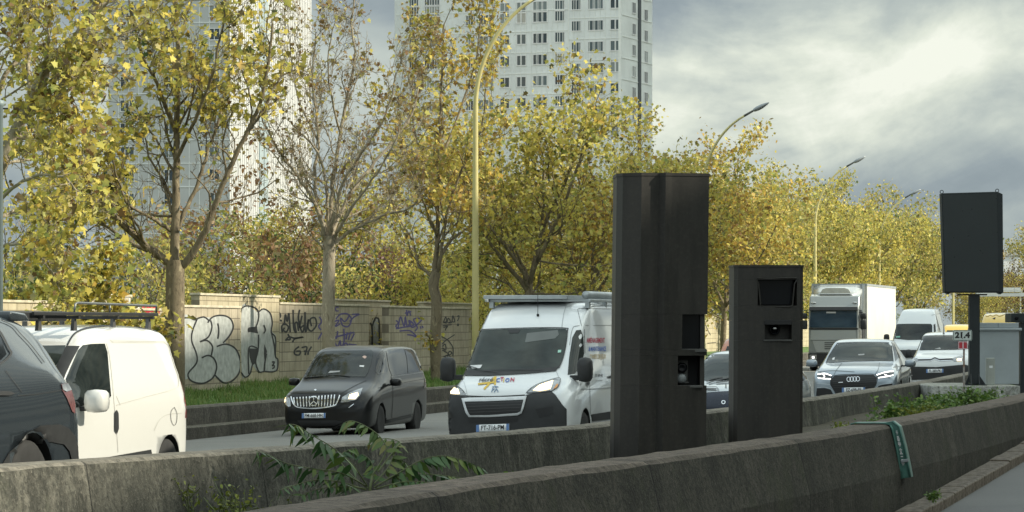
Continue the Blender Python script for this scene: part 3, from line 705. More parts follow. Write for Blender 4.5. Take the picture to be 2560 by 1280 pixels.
class Vehicle:
    def __init__(s, name, label, cat, st, paintm, px, Y, h, L, zg=None, lane=0, wheels=(), wr=.33, roll=0, group='vehicles queueing on the opposite carriageway', place='front', r=.10, pitch=0, sub=2, wy=None):
        """st: stations (distance behind the nose, bottom, top, half width at belt, half width at roof, belt height)"""
        s.L = L
        fwd = Vector((-math.sin(rad(h)), -math.cos(rad(h)), 0)); lft = Vector((math.cos(rad(h)), -math.sin(rad(h)), 0))
        base = Vector(((px - CX) / F * Y, Y, 0)) - fwd * (L / 2)
        base.z = zg if zg is not None else 0
        ang = math.atan2(fwd.y, fwd.x)
        s.root = thing(name, label, cat, base, ang, group); s.root.rotation_euler = (rad(roll), rad(pitch), ang)
        s.M = Matrix.Translation(base) @ s.root.rotation_euler.to_matrix().to_4x4(); s.Mi = s.M.inverted()
        secs = [section(*q[1:], r=r) for q in st]; n = len(secs[0]); V = []; xs = [L / 2 - q[0] for q in st]
        for x, se in zip(xs, secs):
            for (y, z) in se: V.append((x, y, z))
            for (y, z) in se[-2:0:-1]: V.append((x, -y, z))
        m = 2 * n - 2; Fs = []
        for i in range(len(st) - 1):
            for k in range(m): Fs.append((i * m + k, i * m + (k + 1) % m, (i + 1) * m + (k + 1) % m, (i + 1) * m + k))
        # caps as strips of quads across the section
        def cap(o, flip):
            fs = []
            for k in range(n - 1):
                a, b_ = o + k, o + k + 1
                c_ = o + ((m - k) % m); d_ = o + ((m - k - 1) % m)
                f = [a, b_, d_, c_]; f = list(dict.fromkeys(f))
                if len(f) > 2: fs.append(tuple(f[::-1] if flip else f))
            return fs
        Fs += cap(0, False) + cap((len(st) - 1) * m, True)
        me = bpy.data.meshes.new('body'); me.from_pydata(V, [], Fs)
        bm = bmesh.new(); bm.from_mesh(me); bmesh.ops.recalc_face_normals(bm, faces=bm.faces); bm.to_mesh(me); bm.free()
        ob = bpy.data.objects.new('body', me); COL.objects.link(ob)
        ss = ob.modifiers.new('s', 'SUBSURF'); ss.levels = sub; ss.render_levels = sub
        arch = []
        for wx in wheels:
            cb = MB(); R = wr * 1.14
            for sg in (-1, 1):
                y0, y1 = (st[len(st) // 2][3] - .32, 2.0) if sg > 0 else (-2.0, -st[len(st) // 2][3] + .32)
                cb.lathe([(R, y0), (R, y1)], 32); 
            cb.v = [(x + L / 2 - wx, y, z + wr) for x, y, z in cb.v]
            co_ = cb.build('cut', M_arch); bo = ob.modifiers.new('b', 'BOOLEAN'); bo.operation = 'DIFFERENCE'; bo.object = co_; bo.solver = 'EXACT'; arch.append((co_, L / 2 - wx, R))
        dg = bpy.context.evaluated_depsgraph_get(); ev = bpy.data.meshes.new_from_object(ob.evaluated_get(dg))
        for co_, _, _ in arch: bpy.data.objects.remove(co_)
        ob.modifiers.clear(); ob.data = ev; ev.name = 'body'
        ev.materials.clear(); ev.materials.append(paintm); ev.materials.append(M_arch)
        for p in ev.polygons:
            p.use_smooth = True; p.material_index = 0
            cc = p.center
            for _, ax, R in arch:
                if math.hypot(cc.x - ax, cc.z - wr) < R * 1.002: p.material_index = 1; p.use_smooth = False
        ob.parent = s.root; s.body = ob
        s.bvh = BVHTree.FromPolygons([v.co.copy() for v in ev.vertices], [tuple(p.vertices) for p in ev.polygons])
        s.lay = 0; s.wr = wr
    # --- surface-following pieces; coordinates come from a function that gives a ray in body space
    def _px(s, p):
        o, d = ray(*p); return s.Mi @ o, (s.Mi.to_3x3() @ d)
    def _front(s, p): return Vector((s.L, p[0], p[1])), Vector((-1, 0, 0))
    def _left(s, p): return Vector((p[0], 3, p[1])), Vector((0, -1, 0))
    def _right(s, p): return Vector((p[0], -3, p[1])), Vector((0, 1, 0))
    def _top(s, p): return Vector((p[0], p[1], 5)), Vector((0, 0, -1))
    def cast(s, view, p, off_):
        o, d = getattr(s, '_' + view)(p); l, nrm, i, dist = s.bvh.ray_cast(o, d)
        if l is None and view == 'px':      # past the silhouette: draw the point in towards the middle of the body
            c3 = s.M @ Vector((0, 0, .9)); cc = (CX + c3.x / c3.y * F, YH - (c3.z - EYE) / c3.y * F)
            for k in range(1, 30):
                o, d = s._px((p[0] + (cc[0] - p[0]) * k * .008, p[1] + (cc[1] - p[1]) * k * .008)); l, nrm, i, dist = s.bvh.ray_cast(o, d)
                if l is not None: break
        if l is None:
            q = s.bvh.find_nearest(o + d * (Vector((0, 0, .8)) - o).dot(d))
            l, nrm = q[0], q[1]
            # keep the piece on the silhouette
            k = (l - o).dot(d); l = l
        if nrm.dot(d) > 0: nrm = -nrm
        return l + nrm * off_
    def patch(s, name, view, pts, m, off_=.005, edge=.09, smooth=0, parent=None, thick=0):
        if smooth: pts = spline(pts, smooth, True)
        A = [Vector(p) for p in pts]
        bm = bmesh.new(); vs = [bm.verts.new((p[0], p[1], 0)) for p in A]; f = bm.faces.new(vs)
        bmesh.ops.triangulate(bm, faces=[f])
        sc = 1.0
        if view == 'px': sc = (A[0] - A[0]).length or 0; sc = s.M.translation.y / F
        for _ in range(6):
            le = [e for e in bm.edges if e.calc_length() * sc > edge]
            if not le: break
            bmesh.ops.subdivide_edges(bm, edges=le, cuts=1); bmesh.ops.triangulate(bm, faces=[f for f in bm.faces if len(f.verts) > 3])
        cen = sum((Vector((v.co.x, v.co.y)) for v in bm.verts), Vector((0, 0))) / len(bm.verts)
        for v in bm.verts:
            q = Vector((v.co.x, v.co.y)); hit_ = False
            for k in range(24):              # points past the silhouette are drawn in to it
                qq = q.lerp(cen, k / 60)
                o_, d_ = getattr(s, '_' + view)(qq)
                l_, n_, _, _ = s.bvh.ray_cast(o_, d_)
                if l_ is not None and abs(n_.dot(d_)) > .06 * d_.length: hit_ = True; break
            v.co = s.cast(view, tuple(qq) if hit_ else tuple(q), off_)
        me = bpy.data.meshes.new(name); bm.to_mesh(me); bm.free(); me.materials.append(m)
        for p in me.polygons: p.use_smooth = True
        o = bpy.data.objects.new(name, me); COL.objects.link(o); o.parent = parent or s.root
        if thick:
            so_ = o.modifiers.new('t', 'SOLIDIFY'); so_.thickness = thick; so_.offset = 0
        return o
    def line(s, name, view, lines, wid, m, off_=.006, parent=None, sm=4):
        mb = MB()
        for ln in lines:
            p = spline(ln, sm) if len(ln) > 2 else [tuple(Vector(ln[0]).lerp(Vector(ln[1]), i / 6)) for i in range(7)]
            L_, R_ = [], []
            for i, q in enumerate(p):
                a_, b_ = p[max(i - 1, 0)], p[min(i + 1, len(p) - 1)]
                dx, dy = b_[0] - a_[0], b_[1] - a_[1]; l = math.hypot(dx, dy) or 1
                nx, ny = -dy / l * wid / 2, dx / l * wid / 2
                L_.append(s.cast(view, (q[0] + nx, q[1] + ny), off_)); R_.append(s.cast(view, (q[0] - nx, q[1] - ny), off_))
            n = len(p); mb.add(L_ + R_, [(i, i + 1, n + i + 1, n + i) for i in range(n - 1)])
        return mb.build(name, m, parent or s.root)
    def text(s, name, view, body, pos, size, m, off_=.008, shear=0, sx=1.0, slope_=0, parent=None, flip=False, bold=0):
        v, f = text_mesh(body, 1.0, shear, 0, bold); mb = MB(); vs = []
        for (x, y, z) in v:
            x *= size * sx; y *= size
            if view == 'px': q = (pos[0] + x, pos[1] - y + x * slope_)
            else: q = (pos[0] + (-x if flip else x), pos[1] + y + x * slope_)
            vs.append(s.cast(view, q, off_))
        mb.add(vs, f); return mb.build(name, m, parent or s.root)
    def wheel(s, wx, y, rim=None, spokes=10, wd=.21, name='wheel', cover=False):
        wr = s.wr; sg = 1 if y > 0 else -1
        mb = MB(); mb.lathe([(wr * .66, -wd / 2), (wr * .90, -wd / 2), (wr * .985, -wd * .38), (wr, -wd * .2), (wr, wd * .2), (wr * .985, wd * .38), (wr * .90, wd / 2), (wr * .66, wd / 2 - .01)], 36)
        wo = thing('wheel', None, None); wo.parent = s.root; wo.location = (s.L / 2 - wx, y, wr)
        mb.build('tyre', M_tyre, wo, True)
        rb = MB(); R = wr * .68; o_ = sg * (wd / 2 - .025)
        rb.lathe([(R, o_ - sg * .1), (R, o_ + sg * .015), (R * .93, o_ + sg * .012), (R * .9, o_ - sg * .03), (R * .9, o_ - sg * .1)], 32)
        rb.lathe([(R * .2, o_ - sg * .05), (R * .2, o_ + sg * .012), (.01, o_ + sg * .014)], 16)
        for k in range(spokes):
            a = 2 * math.pi * k / spokes; M = Matrix.Rotation(a, 4, 'Y') ; sb = MB()
            sb.box(R * .15, R * .92, o_ - .03, o_ + .006, -R * .07, R * .07); sb.xf(M); rb.add(sb.v, sb.f)
        rb.build('rim', rim or M_alloy, wo)
        db = MB(); db.lathe([(R * .9, o_ - sg * .11), (R * .9, o_ - sg * .10), (.01, o_ - sg * .1)], 24); db.build('brake_disc', M_arch, wo)
        return wo
    def box(s, name, m, x0, x1, y0, y1, z0, z1, bevel=.02, parent=None, seg=3):
        mb = MB(); mb.box(-(x1 - x0) / 2, (x1 - x0) / 2, -(y1 - y0) / 2, (y1 - y0) / 2, -(z1 - z0) / 2, (z1 - z0) / 2)
        return mb.build(name, m, parent or s.root, True, bevel, ((x0 + x1) / 2, (y0 + y1) / 2, (z0 + z1) / 2), seg=seg)
    def mirror(s, x, y, z, w_=.2, h_=.16, m=None, t_=.12, arm=M_trim):
        """door mirror: rounded housing on an arm, glass to the rear; y is the body side where it starts"""
        sg = 1 if y > 0 else -1
        o = MB(); 
        ring = []
        prof = [(-.5, .30), (-.42, .8), (-.2, .98), (.15, 1.0), (.5, .95)]
        for (tx, k) in prof:
            for q in range(12):
                a = 2 * math.pi * q / 12
                ca, sa = math.cos(a), math.sin(a); ex = .6
                ring.append((-tx * t_, math.copysign(abs(ca) ** ex, ca) * w_ / 2 * k, math.copysign(abs(sa) ** ex, sa) * h_ / 2 * k))
        fs = [(i * 12 + q, i * 12 + (q + 1) % 12, (i + 1) * 12 + (q + 1) % 12, (i + 1) * 12 + q) for i in range(4) for q in range(12)]
        o.add(ring, fs + [tuple(range(12)), tuple(range(48, 60))])
        mo = o.build('door_mirror', m or M_trim, s.root, True, 0, (x, y + sg * (w_ / 2 + .06), z))
        ab = MB(); ab.box(-.04, .03, -sg * (w_ / 2 + .12) if sg > 0 else -(w_ / 2) + .0, (-w_ / 2 + .02) if sg > 0 else (w_ / 2 + .12), -h_ * .42, -h_ * .22); ab.build('mirror_arm', arm, mo, bevel=.01)
        return mo
    def plate(s, view, cxy, w_, h_, body, slope_=0, blue=True, size=None, parent=None):
        """number plate as a thin board; cxy centre"""
        x, y = cxy; hw, hh = w_ / 2, h_ / 2; q = lambda u, v: (x + u, y + v + u * slope_) if view == 'px' else (x + u, y + v + u * slope_)
        po = s.patch('number_plate', view, [q(-hw, -hh), q(hw, -hh), q(hw, hh), q(-hw, hh)], M_plate, .022, .2, thick=.012)
        s.patch('blue_band', view, [q(-hw, -hh), q(-hw * .82, -hh), q(-hw * .82, hh), q(-hw, hh)], M_pblue, .031, .2, parent=po)
        s.patch('blue_band', view, [q(hw * .84, -hh), q(hw, -hh), q(hw, hh), q(hw * .84, hh)], M_pblue, .031, .2, parent=po)
        s.text('plate_lettering', view, body, (x, y), size or h_ * .95, M_ptext, .033, sx=.78, slope_=slope_, parent=po, bold=.012)
        return po

# ============================================================ white panel van with blue sky on its roof bars: large white delivery van
M_vwhite = paint('van_white_paint', (.66, .68, .69, 1), dirt=.3)
st = [(0, .34, .72, .78, .70, .6), (.03, .26, .95, .93, .84, .82), (.14, .22, 1.06, 1.0, .93, .95), (.34, .22, 1.13, 1.025, .95, 1.02), (.66, .22, 1.245, 1.03, .93, 1.08),
      (.78, .22, 1.33, 1.03, .90, 1.12), (1.1, .22, 1.62, 1.03, .885, 1.18), (1.52, .22, 2.0, 1.03, .865, 1.26), (1.66, .22, 2.10, 1.03, .86, 1.3), (2.05, .22, 2.33, 1.03, .855, 1.34),
      (2.35, .22, 2.42, 1.03, .85, 1.4), (2.8, .22, 2.44, 1.03, .85, 1.4), (4.4, .22, 2.45, 1.03, .85, 1.4), (5.85, .22, 2.44, 1.03, .85, 1.4), (5.97, .24, 2.38, 1.0, .82, 1.4), (6.0, .4, 2.2, .95, .75, 1.3)]
V = Vehicle('delivery_van', 'tall white delivery van with a colourful logo on its bonnet and bars on its roof', 'van', st, M_vwhite, 1269, 53.4, 14, 6.0, zg=-.03, wheels=(.98, 5.0), wr=.35)
def ZB(*pts): return [(1060 + x / 3.048, 700 + y / 3.048) for x, y in pts]
wsc = V.patch('windscreen', 'px', ZB((225, 705), (232, 640), (262, 520), (300, 405), (325, 390), (600, 378), (900, 370), (1080, 374), (1092, 392), (1080, 500), (1058, 600), (1030, 668), (1000, 695), (800, 712), (500, 730), (290, 728)), M_glass2, .010, .04)
V.patch('cowl_panel', 'px', ZB((224, 700), (228, 672), (300, 690), (500, 698), (760, 690), (1000, 668), (1032, 660), (1005, 697), (800, 716), (500, 733), (280, 731)), M_trim, .015, .05)
V.line('screen_seal', 'px', [ZB((222, 712), (232, 640), (262, 520), (300, 402), (325, 388), (600, 376), (900, 368), (1082, 372), (1094, 392), (1082, 500), (1058, 604), (1028, 675))], 2.2, M_trim, .016, sm=8)
V.line('wiper', 'px', [ZB((245, 637), (320, 655), (450, 697)), ZB((470, 700), (620, 690), (900, 692)), ZB((450, 697), (560, 712))], 1.8, M_grille, .03)
V.patch('dashboard_paper', 'px', ZB((318, 682), (360, 655), (446, 652), (430, 678)), M_paper, .018, .2)
V.patch('screen_sticker', 'px', ZB((1022, 540), (1047, 537), (1045, 557), (1020, 560)), mat('sticker_green', (.35, .6, .5, 1), .6), .018, .2)
V.patch('sun_visor', 'px', ZB((770, 480), (785, 410), (1020, 385), (1028, 420), (1000, 450)), mat('visor', (.12, .13, .125, 1), .5), .014, .1)
V.patch('roof_fairing', 'px', ZB((640, 384), (735, 380), (720, 408), (655, 410)), M_grille, .016, .1)
bump = V.patch('bumper', 'px', ZB((128, 1150), (126, 985), (175, 870), (240, 882), (330, 890), (520, 893), (775, 880), (820, 868), (960, 845), (1000, 875), (1050, 945), (1085, 985), (1085, 1060), (1085, 1130), (900, 1160), (600, 1190), (300, 1195), (140, 1175)), M_trim, .014, .07)
V.patch('grille_surround', 'px', ZB((290, 905), (350, 900), (620, 895), (785, 888), (770, 950), (748, 1015), (715, 1032), (500, 1045), (345, 1045), (320, 1010)), mat('grille_silver', (.66, .68, .7, 1), .4), .03, .08, parent=bump, thick=.01)
gr = V.patch('grille', 'px', ZB((315, 930), (500, 926), (762, 915), (740, 1000), (715, 1012), (500, 1028), (355, 1030), (338, 1000)), M_grille, .042, .08, parent=bump)
V.line('grille_slats', 'px', [ZB((325 + i * 6, 945 + i * 21), (755 - i * 6, 930 + i * 21)) for i in range(4)], 1.2, mat('slat', (.05, .05, .05, 1), .4), .046, parent=bump)
V.patch('lower_intake', 'px', ZB((340, 1062), (520, 1060), (720, 1052), (715, 1080), (520, 1088), (345, 1088)), M_grille, .02, .1, parent=bump)
V.patch('fog_recess', 'px', ZB((140, 985), (200, 1000), (225, 1040), (190, 1065), (150, 1060)), M_grille, .02, .1, parent=bump)
V.patch('fog_recess', 'px', ZB((850, 985), (985, 962), (990, 1020), (880, 1050)), M_grille, .02, .1, parent=bump)
for pts, lit in ((((172, 868), (178, 790), (205, 795), (270, 825), (300, 850), (318, 882), (250, 880)), ((178, 850), (190, 812), (260, 835), (275, 872), (210, 872))),
                 (((780, 865), (815, 830), (880, 795), (1000, 757), (1040, 757), (1025, 815), (975, 850), (880, 860)), ((830, 845), (880, 805), (985, 770), (965, 835), (890, 850)))):
    h_ = V.patch('headlight', 'px', ZB(*pts), M_lens, .012, .08)
    V.patch('lit_lamp', 'px', ZB(*lit), M_lamp_on, .018, .08, parent=h_)
    V.line('lamp_edge', 'px', [ZB(*pts, pts[0])], 1.4, M_grille, .02, parent=h_, sm=2)
V.patch('indicator', 'px', ZB((985, 840), (1010, 800), (1024, 800), (1015, 825)), M_amber, .02, .1)
V.line('bonnet_edge', 'px', [ZB((318, 884), (520, 890), (770, 878))], 2, M_seam, .012)
V.line('bonnet_crease', 'px', [ZB((290, 735), (320, 830), (330, 880)), ZB((1010, 700), (1030, 750))], .8, mat('crease_grey', (.25, .26, .27, 1), .5), .007)
V.line('roof_crease', 'px', [ZB((440, 200), (400, 290), (375, 375))],1.2, mat('crease_grey2', (.3, .32, .33, 1), .5), .007)
V.line('roof_crease', 'px', [ZB((1090, 180), (1065, 260), (1050, 365))], 1.2, mat('crease_grey2', (.3, .32, .33, 1), .5), .007)
# bonnet lettering and emblem
RED = mat('logo_red', (.42, .04, .08, 1), .6); BLU = mat('logo_blue', (.05, .12, .42, 1), .6); YEL = mat('logo_yellow', (.62, .42, .06, 1), .6); PUR = mat('logo_purple', (.28, .07, .33, 1), .6); DRK = mat('logo_dark', (.05, .05, .055, 1), .6); OCH = mat('logo_ochre', (.5, .38, .2, 1), .7)
V.text('logo_lettering', 'px', 'récré', ZB((470, 765))[0], 14.5, DRK, .014, shear=.3, sx=1.1, bold=.02)
V.line('logo_star', 'px', [ZB((412, 796), (470, 790), (545, 780)), ZB((458, 835), (500, 790), (545, 740)), ZB((546, 738), (544, 770), (540, 802))], 4.6, YEL, .010)
for k, (ch, m_) in enumerate((('C', BLU), ('T', RED), ('I', YEL), ('O', BLU), ('N', RED))):
    V.text('logo_lettering', 'px', ch, ZB(((563, 592, 606, 634, 672)[k], (768, 760, 768, 768, 764)[k]))[0], 13.5, m_, .011, shear=.15, bold=.03)
V.line('lion_emblem', 'px', [ZB((520, 820), (545, 815), (568, 820)), ZB((545, 815), (550, 835), (535, 858)), ZB((540, 832), (520, 845), (518, 858)), ZB((550, 832), (562, 845), (565, 858)), ZB((530, 825), (520, 838))], 2.0, mat('emblem_blue', (.1, .17, .27, 1), .4, metal=.3), .012)
V.plate('px', ZB((526, 1126))[0], 82, 17.5, 'FT-716-PM', slope_=-.035)
# side: door glass, mirror, seams, writing
V.patch('side_window', 'px', ZB((1095, 725), (1105, 600), (1130, 440), (1160, 385), (1195, 380), (1212, 430), (1218, 560), (1200, 640), (1150, 715)), M_glass, .006)
V.line('door_seam', 'px', [ZB((1110, 500), (1130, 380), (1180, 350), (1430, 346)), ZB((1220, 375), (1225, 560)), ZB((1170, 225), (1200, 350)), ZB((1175, 218), (1425, 220))], 1.0, mat('crease_dark', (.12, .12, .12, 1), .6), .007)
V.line('body_moulding', 'px', [ZB((1200, 832), (1320, 830), (1428, 820))], 2.5, mat('crease_grey', g(.3)), .008)
V.patch('sill_moulding', 'px', ZB((1200, 1035), (1425, 1000), (1425, 1060), (1200, 1085)), M_trim, .012, .1)
V.line('door_seam', 'px', [ZB((1255, 700), (1262, 840), (1265, 1020))], .8, M_seam, .007)
V.patch('door_handle', 'px', ZB((1232, 738), (1246, 735), (1250, 790), (1240, 812), (1232, 790)), M_trim, .02, .1)
V.patch('door_handle', 'px', ZB((1398, 735), (1425, 725), (1427, 748), (1400, 752)), M_trim, .015, .1)
V.text('side_lettering', 'px', 'AMÉNAGEMENT', ZB((1306, 462))[0], 17, RED, .009, sx=.36, bold=.02)
V.text('side_lettering', 'px', '& MAINTENANCE', ZB((1318, 527))[0], 16, BLU, .009, sx=.34, bold=.02)
V.text('side_lettering', 'px', "D'AIRES DE JEUX", ZB((1322, 585))[0], 15, OCH, .009, sx=.36, bold=.02)
V.text('phone_lettering', 'px', '01 69 43', ZB((1330, 728))[0], 10.5, DRK, .009, sx=.5, bold=.02)
V.line('small_print', 'px', [ZB((1305, 768), (1356, 764))], 1.6, mat('fine_print', g(.3), .7), .009)
for wx in (.98, 5.0):
    for y in (.90, -.90): V.wheel(wx, y, M_steelrim, 8, .23)
V.mirror(2.3, .90, 1.36, .24, .40, t_=.2); V.mirror(2.3, -.98, 1.36, .24, .40, t_=.2)
mb = MB()
mb.tube([(-.0, 0, 0), (0.02, 0, .05)], .022, 8); mb.tube([(0.02, 0, .05), (.03, -.0, .50)], [.006, .004], 5); mb.build('aerial', M_grille, V.root, loc=(3 - 1.83, .05, 2.19))
# roof bars and load on them
rk = thing('roof_rack', 'grey metal ladder rack lying along the roof of the tall white van', 'roof rack', V.M @ Vector((0, 0, 2.41)), V.root.rotation_euler.z)
M_rack = mat('rack_alu', (.40, .43, .44, 1), .45, metal=.4, var=.2)
mb = MB()
for y in (-.86, .86): mb.box(-2.75, 1.0, y - .025, y + .025, .03, .075)
mb.build('side_rail', M_rack, rk, bevel=.01)
for x in (.85, -.4, -1.6, -2.6):
    mb = MB(); mb.box(x - .03, x + .03, -.83, .83, .035, .07); mb.build('cross_bar', M_rack, rk)
    for y in (-.8, .8):
        mb = MB(); mb.box(x - .05, x + .05, y - .035, y + .035, -.07, .03); mb.build('rack_foot', M_rack, rk)
mb = MB(); mb.box(-2.0, .95, -.92, .48, .077, .14); mb.build('deflector_sheet', M_rack, rk, bevel=.005)
tb = MB(); tb.tube([(-2.7, .0, 0), (.75, .0, 0)], .065, 16); tb.v = [(x, y, z) for x, y, z in tb.v]
o = tb.build('pipe_carrier', M_rack, None, True, loc=V.M @ Vector((-.05, .73, 2.41 + .142)), rot=(0, 0, V.root.rotation_euler.z)); tag(o, 'long grey pipe carrier tube on the ladder rack of the tall white van', 'pipe carrier')

# ============================================================ black passenger van
M_vblack = paint('black_paint', (.007, .0075, .008, 1), dirt=.03, rough=.28, cw=.4)
st = [(0, .30, .60, .72, .62, .5), (.03, .22, .80, .86, .74, .7), (.14, .20, .93, .93, .82, .82), (.35, .20, 1.0, .955, .86, .9), (.8, .20, 1.12, .964, .86, .99), (.98, .20, 1.19, .964, .84, 1.03),
      (1.4, .2, 1.46, .964, .80, 1.07), (1.85, .2, 1.74, .964, .765, 1.1), (2.05, .2, 1.83, .964, .755, 1.12), (2.5, .2, 1.885, .964, .75, 1.14), (3.6, .2, 1.90, .964, .75, 1.16), (4.75, .2, 1.88, .955, .74, 1.18), (5.0, .22, 1.82, .94, .72, 1.18), (5.1, .26, 1.5, .92, .72, 1.1), (5.14, .36, 1.1, .86, .68, .9)]
V = Vehicle('passenger_van', 'black passenger van with a chrome barred grille, in front of the graffiti wall', 'van', st, M_vblack, 814, 70.8, 12.2, 5.14, zg=-.30, wheels=(.92, 4.12), wr=.335)
def ZV(*pts): return [(640 + x / 4.266, 820 + y / 4.266) for x, y in pts]
V.patch('windscreen', 'px', ZV((415, 540), (450, 460), (560, 290), (590, 262), (900, 245), (1230, 238), (1252, 255), (1225, 400), (1195, 480), (1165, 522), (900, 520), (600, 530)), M_glass, .006)
V.line('wiper', 'px', [ZV((430, 545), (650, 520), (860, 505), (1000, 518))], 1.6, M_grille, .02)
V.patch('dashboard_paper', 'px', ZV((768, 485), (790, 462), (900, 458), (890, 472)), mat('paper_dull', g(.35), .7), .010, .2)
V.patch('screen_sticker', 'px', ZV((1105, 400), (1155, 402), (1150, 420), (1105, 416)), M_paper, .010, .2)
V.patch('screen_sticker', 'px', spline(ZV((1135, 310), (1160, 298), (1180, 312), (1160, 330)), 4, True), mat('sticker_pink', (.6, .42, .36, 1), .6), .010, .2)
V.patch('toll_tag', 'px', ZV((470, 490), (490, 450), (520, 445), (500, 500)), mat('tag_green', (.16, .24, .18, 1), .5), .010, .2)
gr = V.patch('grille', 'px', ZV((378, 738), (500, 728), (700, 714), (885, 708), (895, 725), (870, 790), (825, 830), (640, 852), (480, 848), (420, 830), (392, 780)), M_grille, .012, .07)
V.line('grille_bars', 'px', [ZV((405 + i * 33.5, 745 - i * 2.2), (418 + i * 31.5, 832 + (6 if 1 < i < 11 else 0))) for i in range(14)], 2.6, M_chrome, .02, parent=gr)
V.line('grille_frame', 'px', [ZV((380, 735), (392, 780), (420, 830), (480, 850), (640, 857), (825, 832), (868, 792), (895, 722))], 2.6, M_chrome, .024, parent=gr)
star = V.line('star_emblem', 'px', [ZV((620, 738), (655, 748), (664, 782), (648, 818), (617, 830), (585, 818), (570, 782), (585, 748), (620, 738)), ZV((618, 742), (620, 785)), ZV((620, 785), (588, 812)), ZV((620, 785), (650, 812))], 2.0, M_chrome, .035)
V.patch('emblem_back', 'px', ZV((617, 746), (650, 756), (656, 785), (640, 815), (617, 822), (592, 812), (578, 782), (590, 755)), M_grille, .028, .1)
for pts, lit in ((((262, 740), (270, 715), (330, 725), (368, 755), (372, 835), (350, 840), (290, 800)), ((265, 750), (300, 745), (325, 770), (310, 800), (275, 780))), (((905, 795), (920, 740), (985, 700), (1090, 655), (1140, 640), (1110, 720), (1070, 765), (980, 790)), ((985, 760), (1000, 715), (1085, 690), (1095, 720), (1060, 760)))):
    h_ = V.patch('headlight', 'px', ZV(*pts), M_lens, .010, .06); V.patch('lit_lamp', 'px', ZV(*lit), M_lamp_on, .016, .06, parent=h_)
V.patch('lower_intake', 'px', ZV((440, 985), (860, 985), (930, 1000), (840, 1040), (480, 1040)), M_grille, .010, .1)
V.patch('lower_trim', 'px', ZV((300, 1045), (500, 1065), (830, 1050), (940, 1015), (900, 1075), (700, 1090), (400, 1085)), mat('trim_gloss', (.03, .03, .032, 1), .3), .012, .1)
V.line('chrome_flick', 'px', [ZV((990, 850), (1030, 820), (1045, 810)), ZV((280, 870), (300, 890))], 1.6, M_chrome, .01)
V.line('bonnet_crease', 'px', [ZV((900, 705), (1050, 620), (1180, 560)), ZV((330, 690), (600, 700), (880, 690))], .9, M_seam, .006)
V.patch('bonnet_badge', 'px', spline(ZV((620, 660), (634, 654), (646, 662), (634, 672)), 3, True), M_chrome, .008, .2)
V.plate('px', ZV((619, 934))[0], 59, 12.5, 'FM-668-HH', slope_=-.012)
V.patch('side_window', 'px', ZV((1268, 455), (1280, 320), (1320, 262), (1352, 240), (1375, 300), (1405, 430), (1400, 470), (1300, 500)), M_side, .006)
V.patch('side_window', 'px', ZV((1385, 240), (1480, 228), (1575, 226), (1600, 330), (1612, 485), (1450, 512), (1420, 440)), M_side, .006)
V.patch('side_window', 'px', ZV((1583, 226), (1690, 232), (1725, 262), (1770, 350), (1800, 450), (1620, 483), (1608, 330)), M_side, .006)
V.line('door_seam', 'px', [ZV((1440, 515), (1460, 700), (1445, 960)), ZV((1300, 640), (1500, 600), (1700, 560), (1820, 540))], .9, M_seam, .006)
V.line('side_highlight', 'px', [ZV((1440, 520), (1620, 495), (1800, 468))], 1.4, mat('satin_highlight', (.2, .21, .22, 1), .3, metal=.7), .008)  # side highlight drawn as a pale satin strip
V.patch('door_handle', 'px', ZV((1428, 560), (1450, 545), (1470, 560), (1462, 585), (1435, 585)), M_chrome, .012, .1)
V.patch('rear_light', 'px', ZV((1800, 540), (1835, 520), (1842, 620), (1790, 640)), mat('rear_lens', (.45, .40, .38, 1), .2, metal=.5, var=.6, scale=22), .008, .1)
V.patch('side_moulding', 'px', ZV((1300, 1005), (1655, 920), (1655, 950), (1300, 1040)), M_trim, .01, .1)
for wx in (.92, 4.12):
    for y in (.845, -.845): V.wheel(wx, y, M_alloy, 10, .22)
V.mirror(1.02, .93, 1.14, .24, .17, m=M_vblack, t_=.2); V.mirror(1.02, -.93, 1.14, .24, .17, m=M_vblack, t_=.2)

# ============================================================ small white panel van, sunlit, with ladder rack
M_vcream = paint('sunlit_white_paint', (.60, .60, .575, 1), dirt=.10)
st = [(0, .34, .70, .70, .6, .56), (.04, .26, .88, .82, .7, .78), (.2, .22, 1.02, .89, .78, .9), (.5, .22, 1.14, .915, .82, 1.02), (.95, .22, 1.24, .92, .82, 1.08), (1.12, .22, 1.34, .92, .80, 1.1), (1.5, .22, 1.62, .92, .755, 1.14), (1.82, .22, 1.82, .92, .735, 1.16),
      (2.1, .22, 1.92, .92, .73, 1.17), (2.6, .22, 1.955, .92, .73, 1.18), (3.4, .22, 1.955, .92, .73, 1.18), (4.1, .22, 1.94, .915, .72, 1.18), (4.33, .24, 1.88, .90, .70, 1.18), (4.42, .28, 1.62, .88, .70, 1.1), (4.46, .38, 1.1, .84, .66, .9)]
V = Vehicle('panel_van', 'small white panel van in full sun with a black ladder rack on its roof', 'van', st, M_vcream, -113, 36.5, 16.5, 4.46, zg=.06, wheels=(.86, 3.80), wr=.32, r=.14)
VD = V
def ZD(*pts): return [(x / 2.207, 700 + y / 2.207) for x, y in pts]
V.patch('windscreen', 'px', ZD((130, 500), (150, 372), (215, 364), (362, 362), (355, 400), (300, 490), (285, 520)), M_glass2, .006)
V.patch('a_pillar_trim', 'px', ZD((352, 548), (300, 500), (365, 365), (440, 366), (400, 440), (362, 520)), M_trim, .007)
V.line('roof_channel', 'px', [ZD((372, 362), (395, 318), (430, 285), (500, 262), (620, 250), (750, 252), (900, 268))], 4.0, M_trim, .006)
V.patch('side_window', 'px', ZD((362, 548), (395, 470), (430, 390), (455, 362), (500, 354), (575, 352), (590, 400), (600, 520), (610, 640), (600, 655), (415, 705), (390, 640)), M_glass, .008)
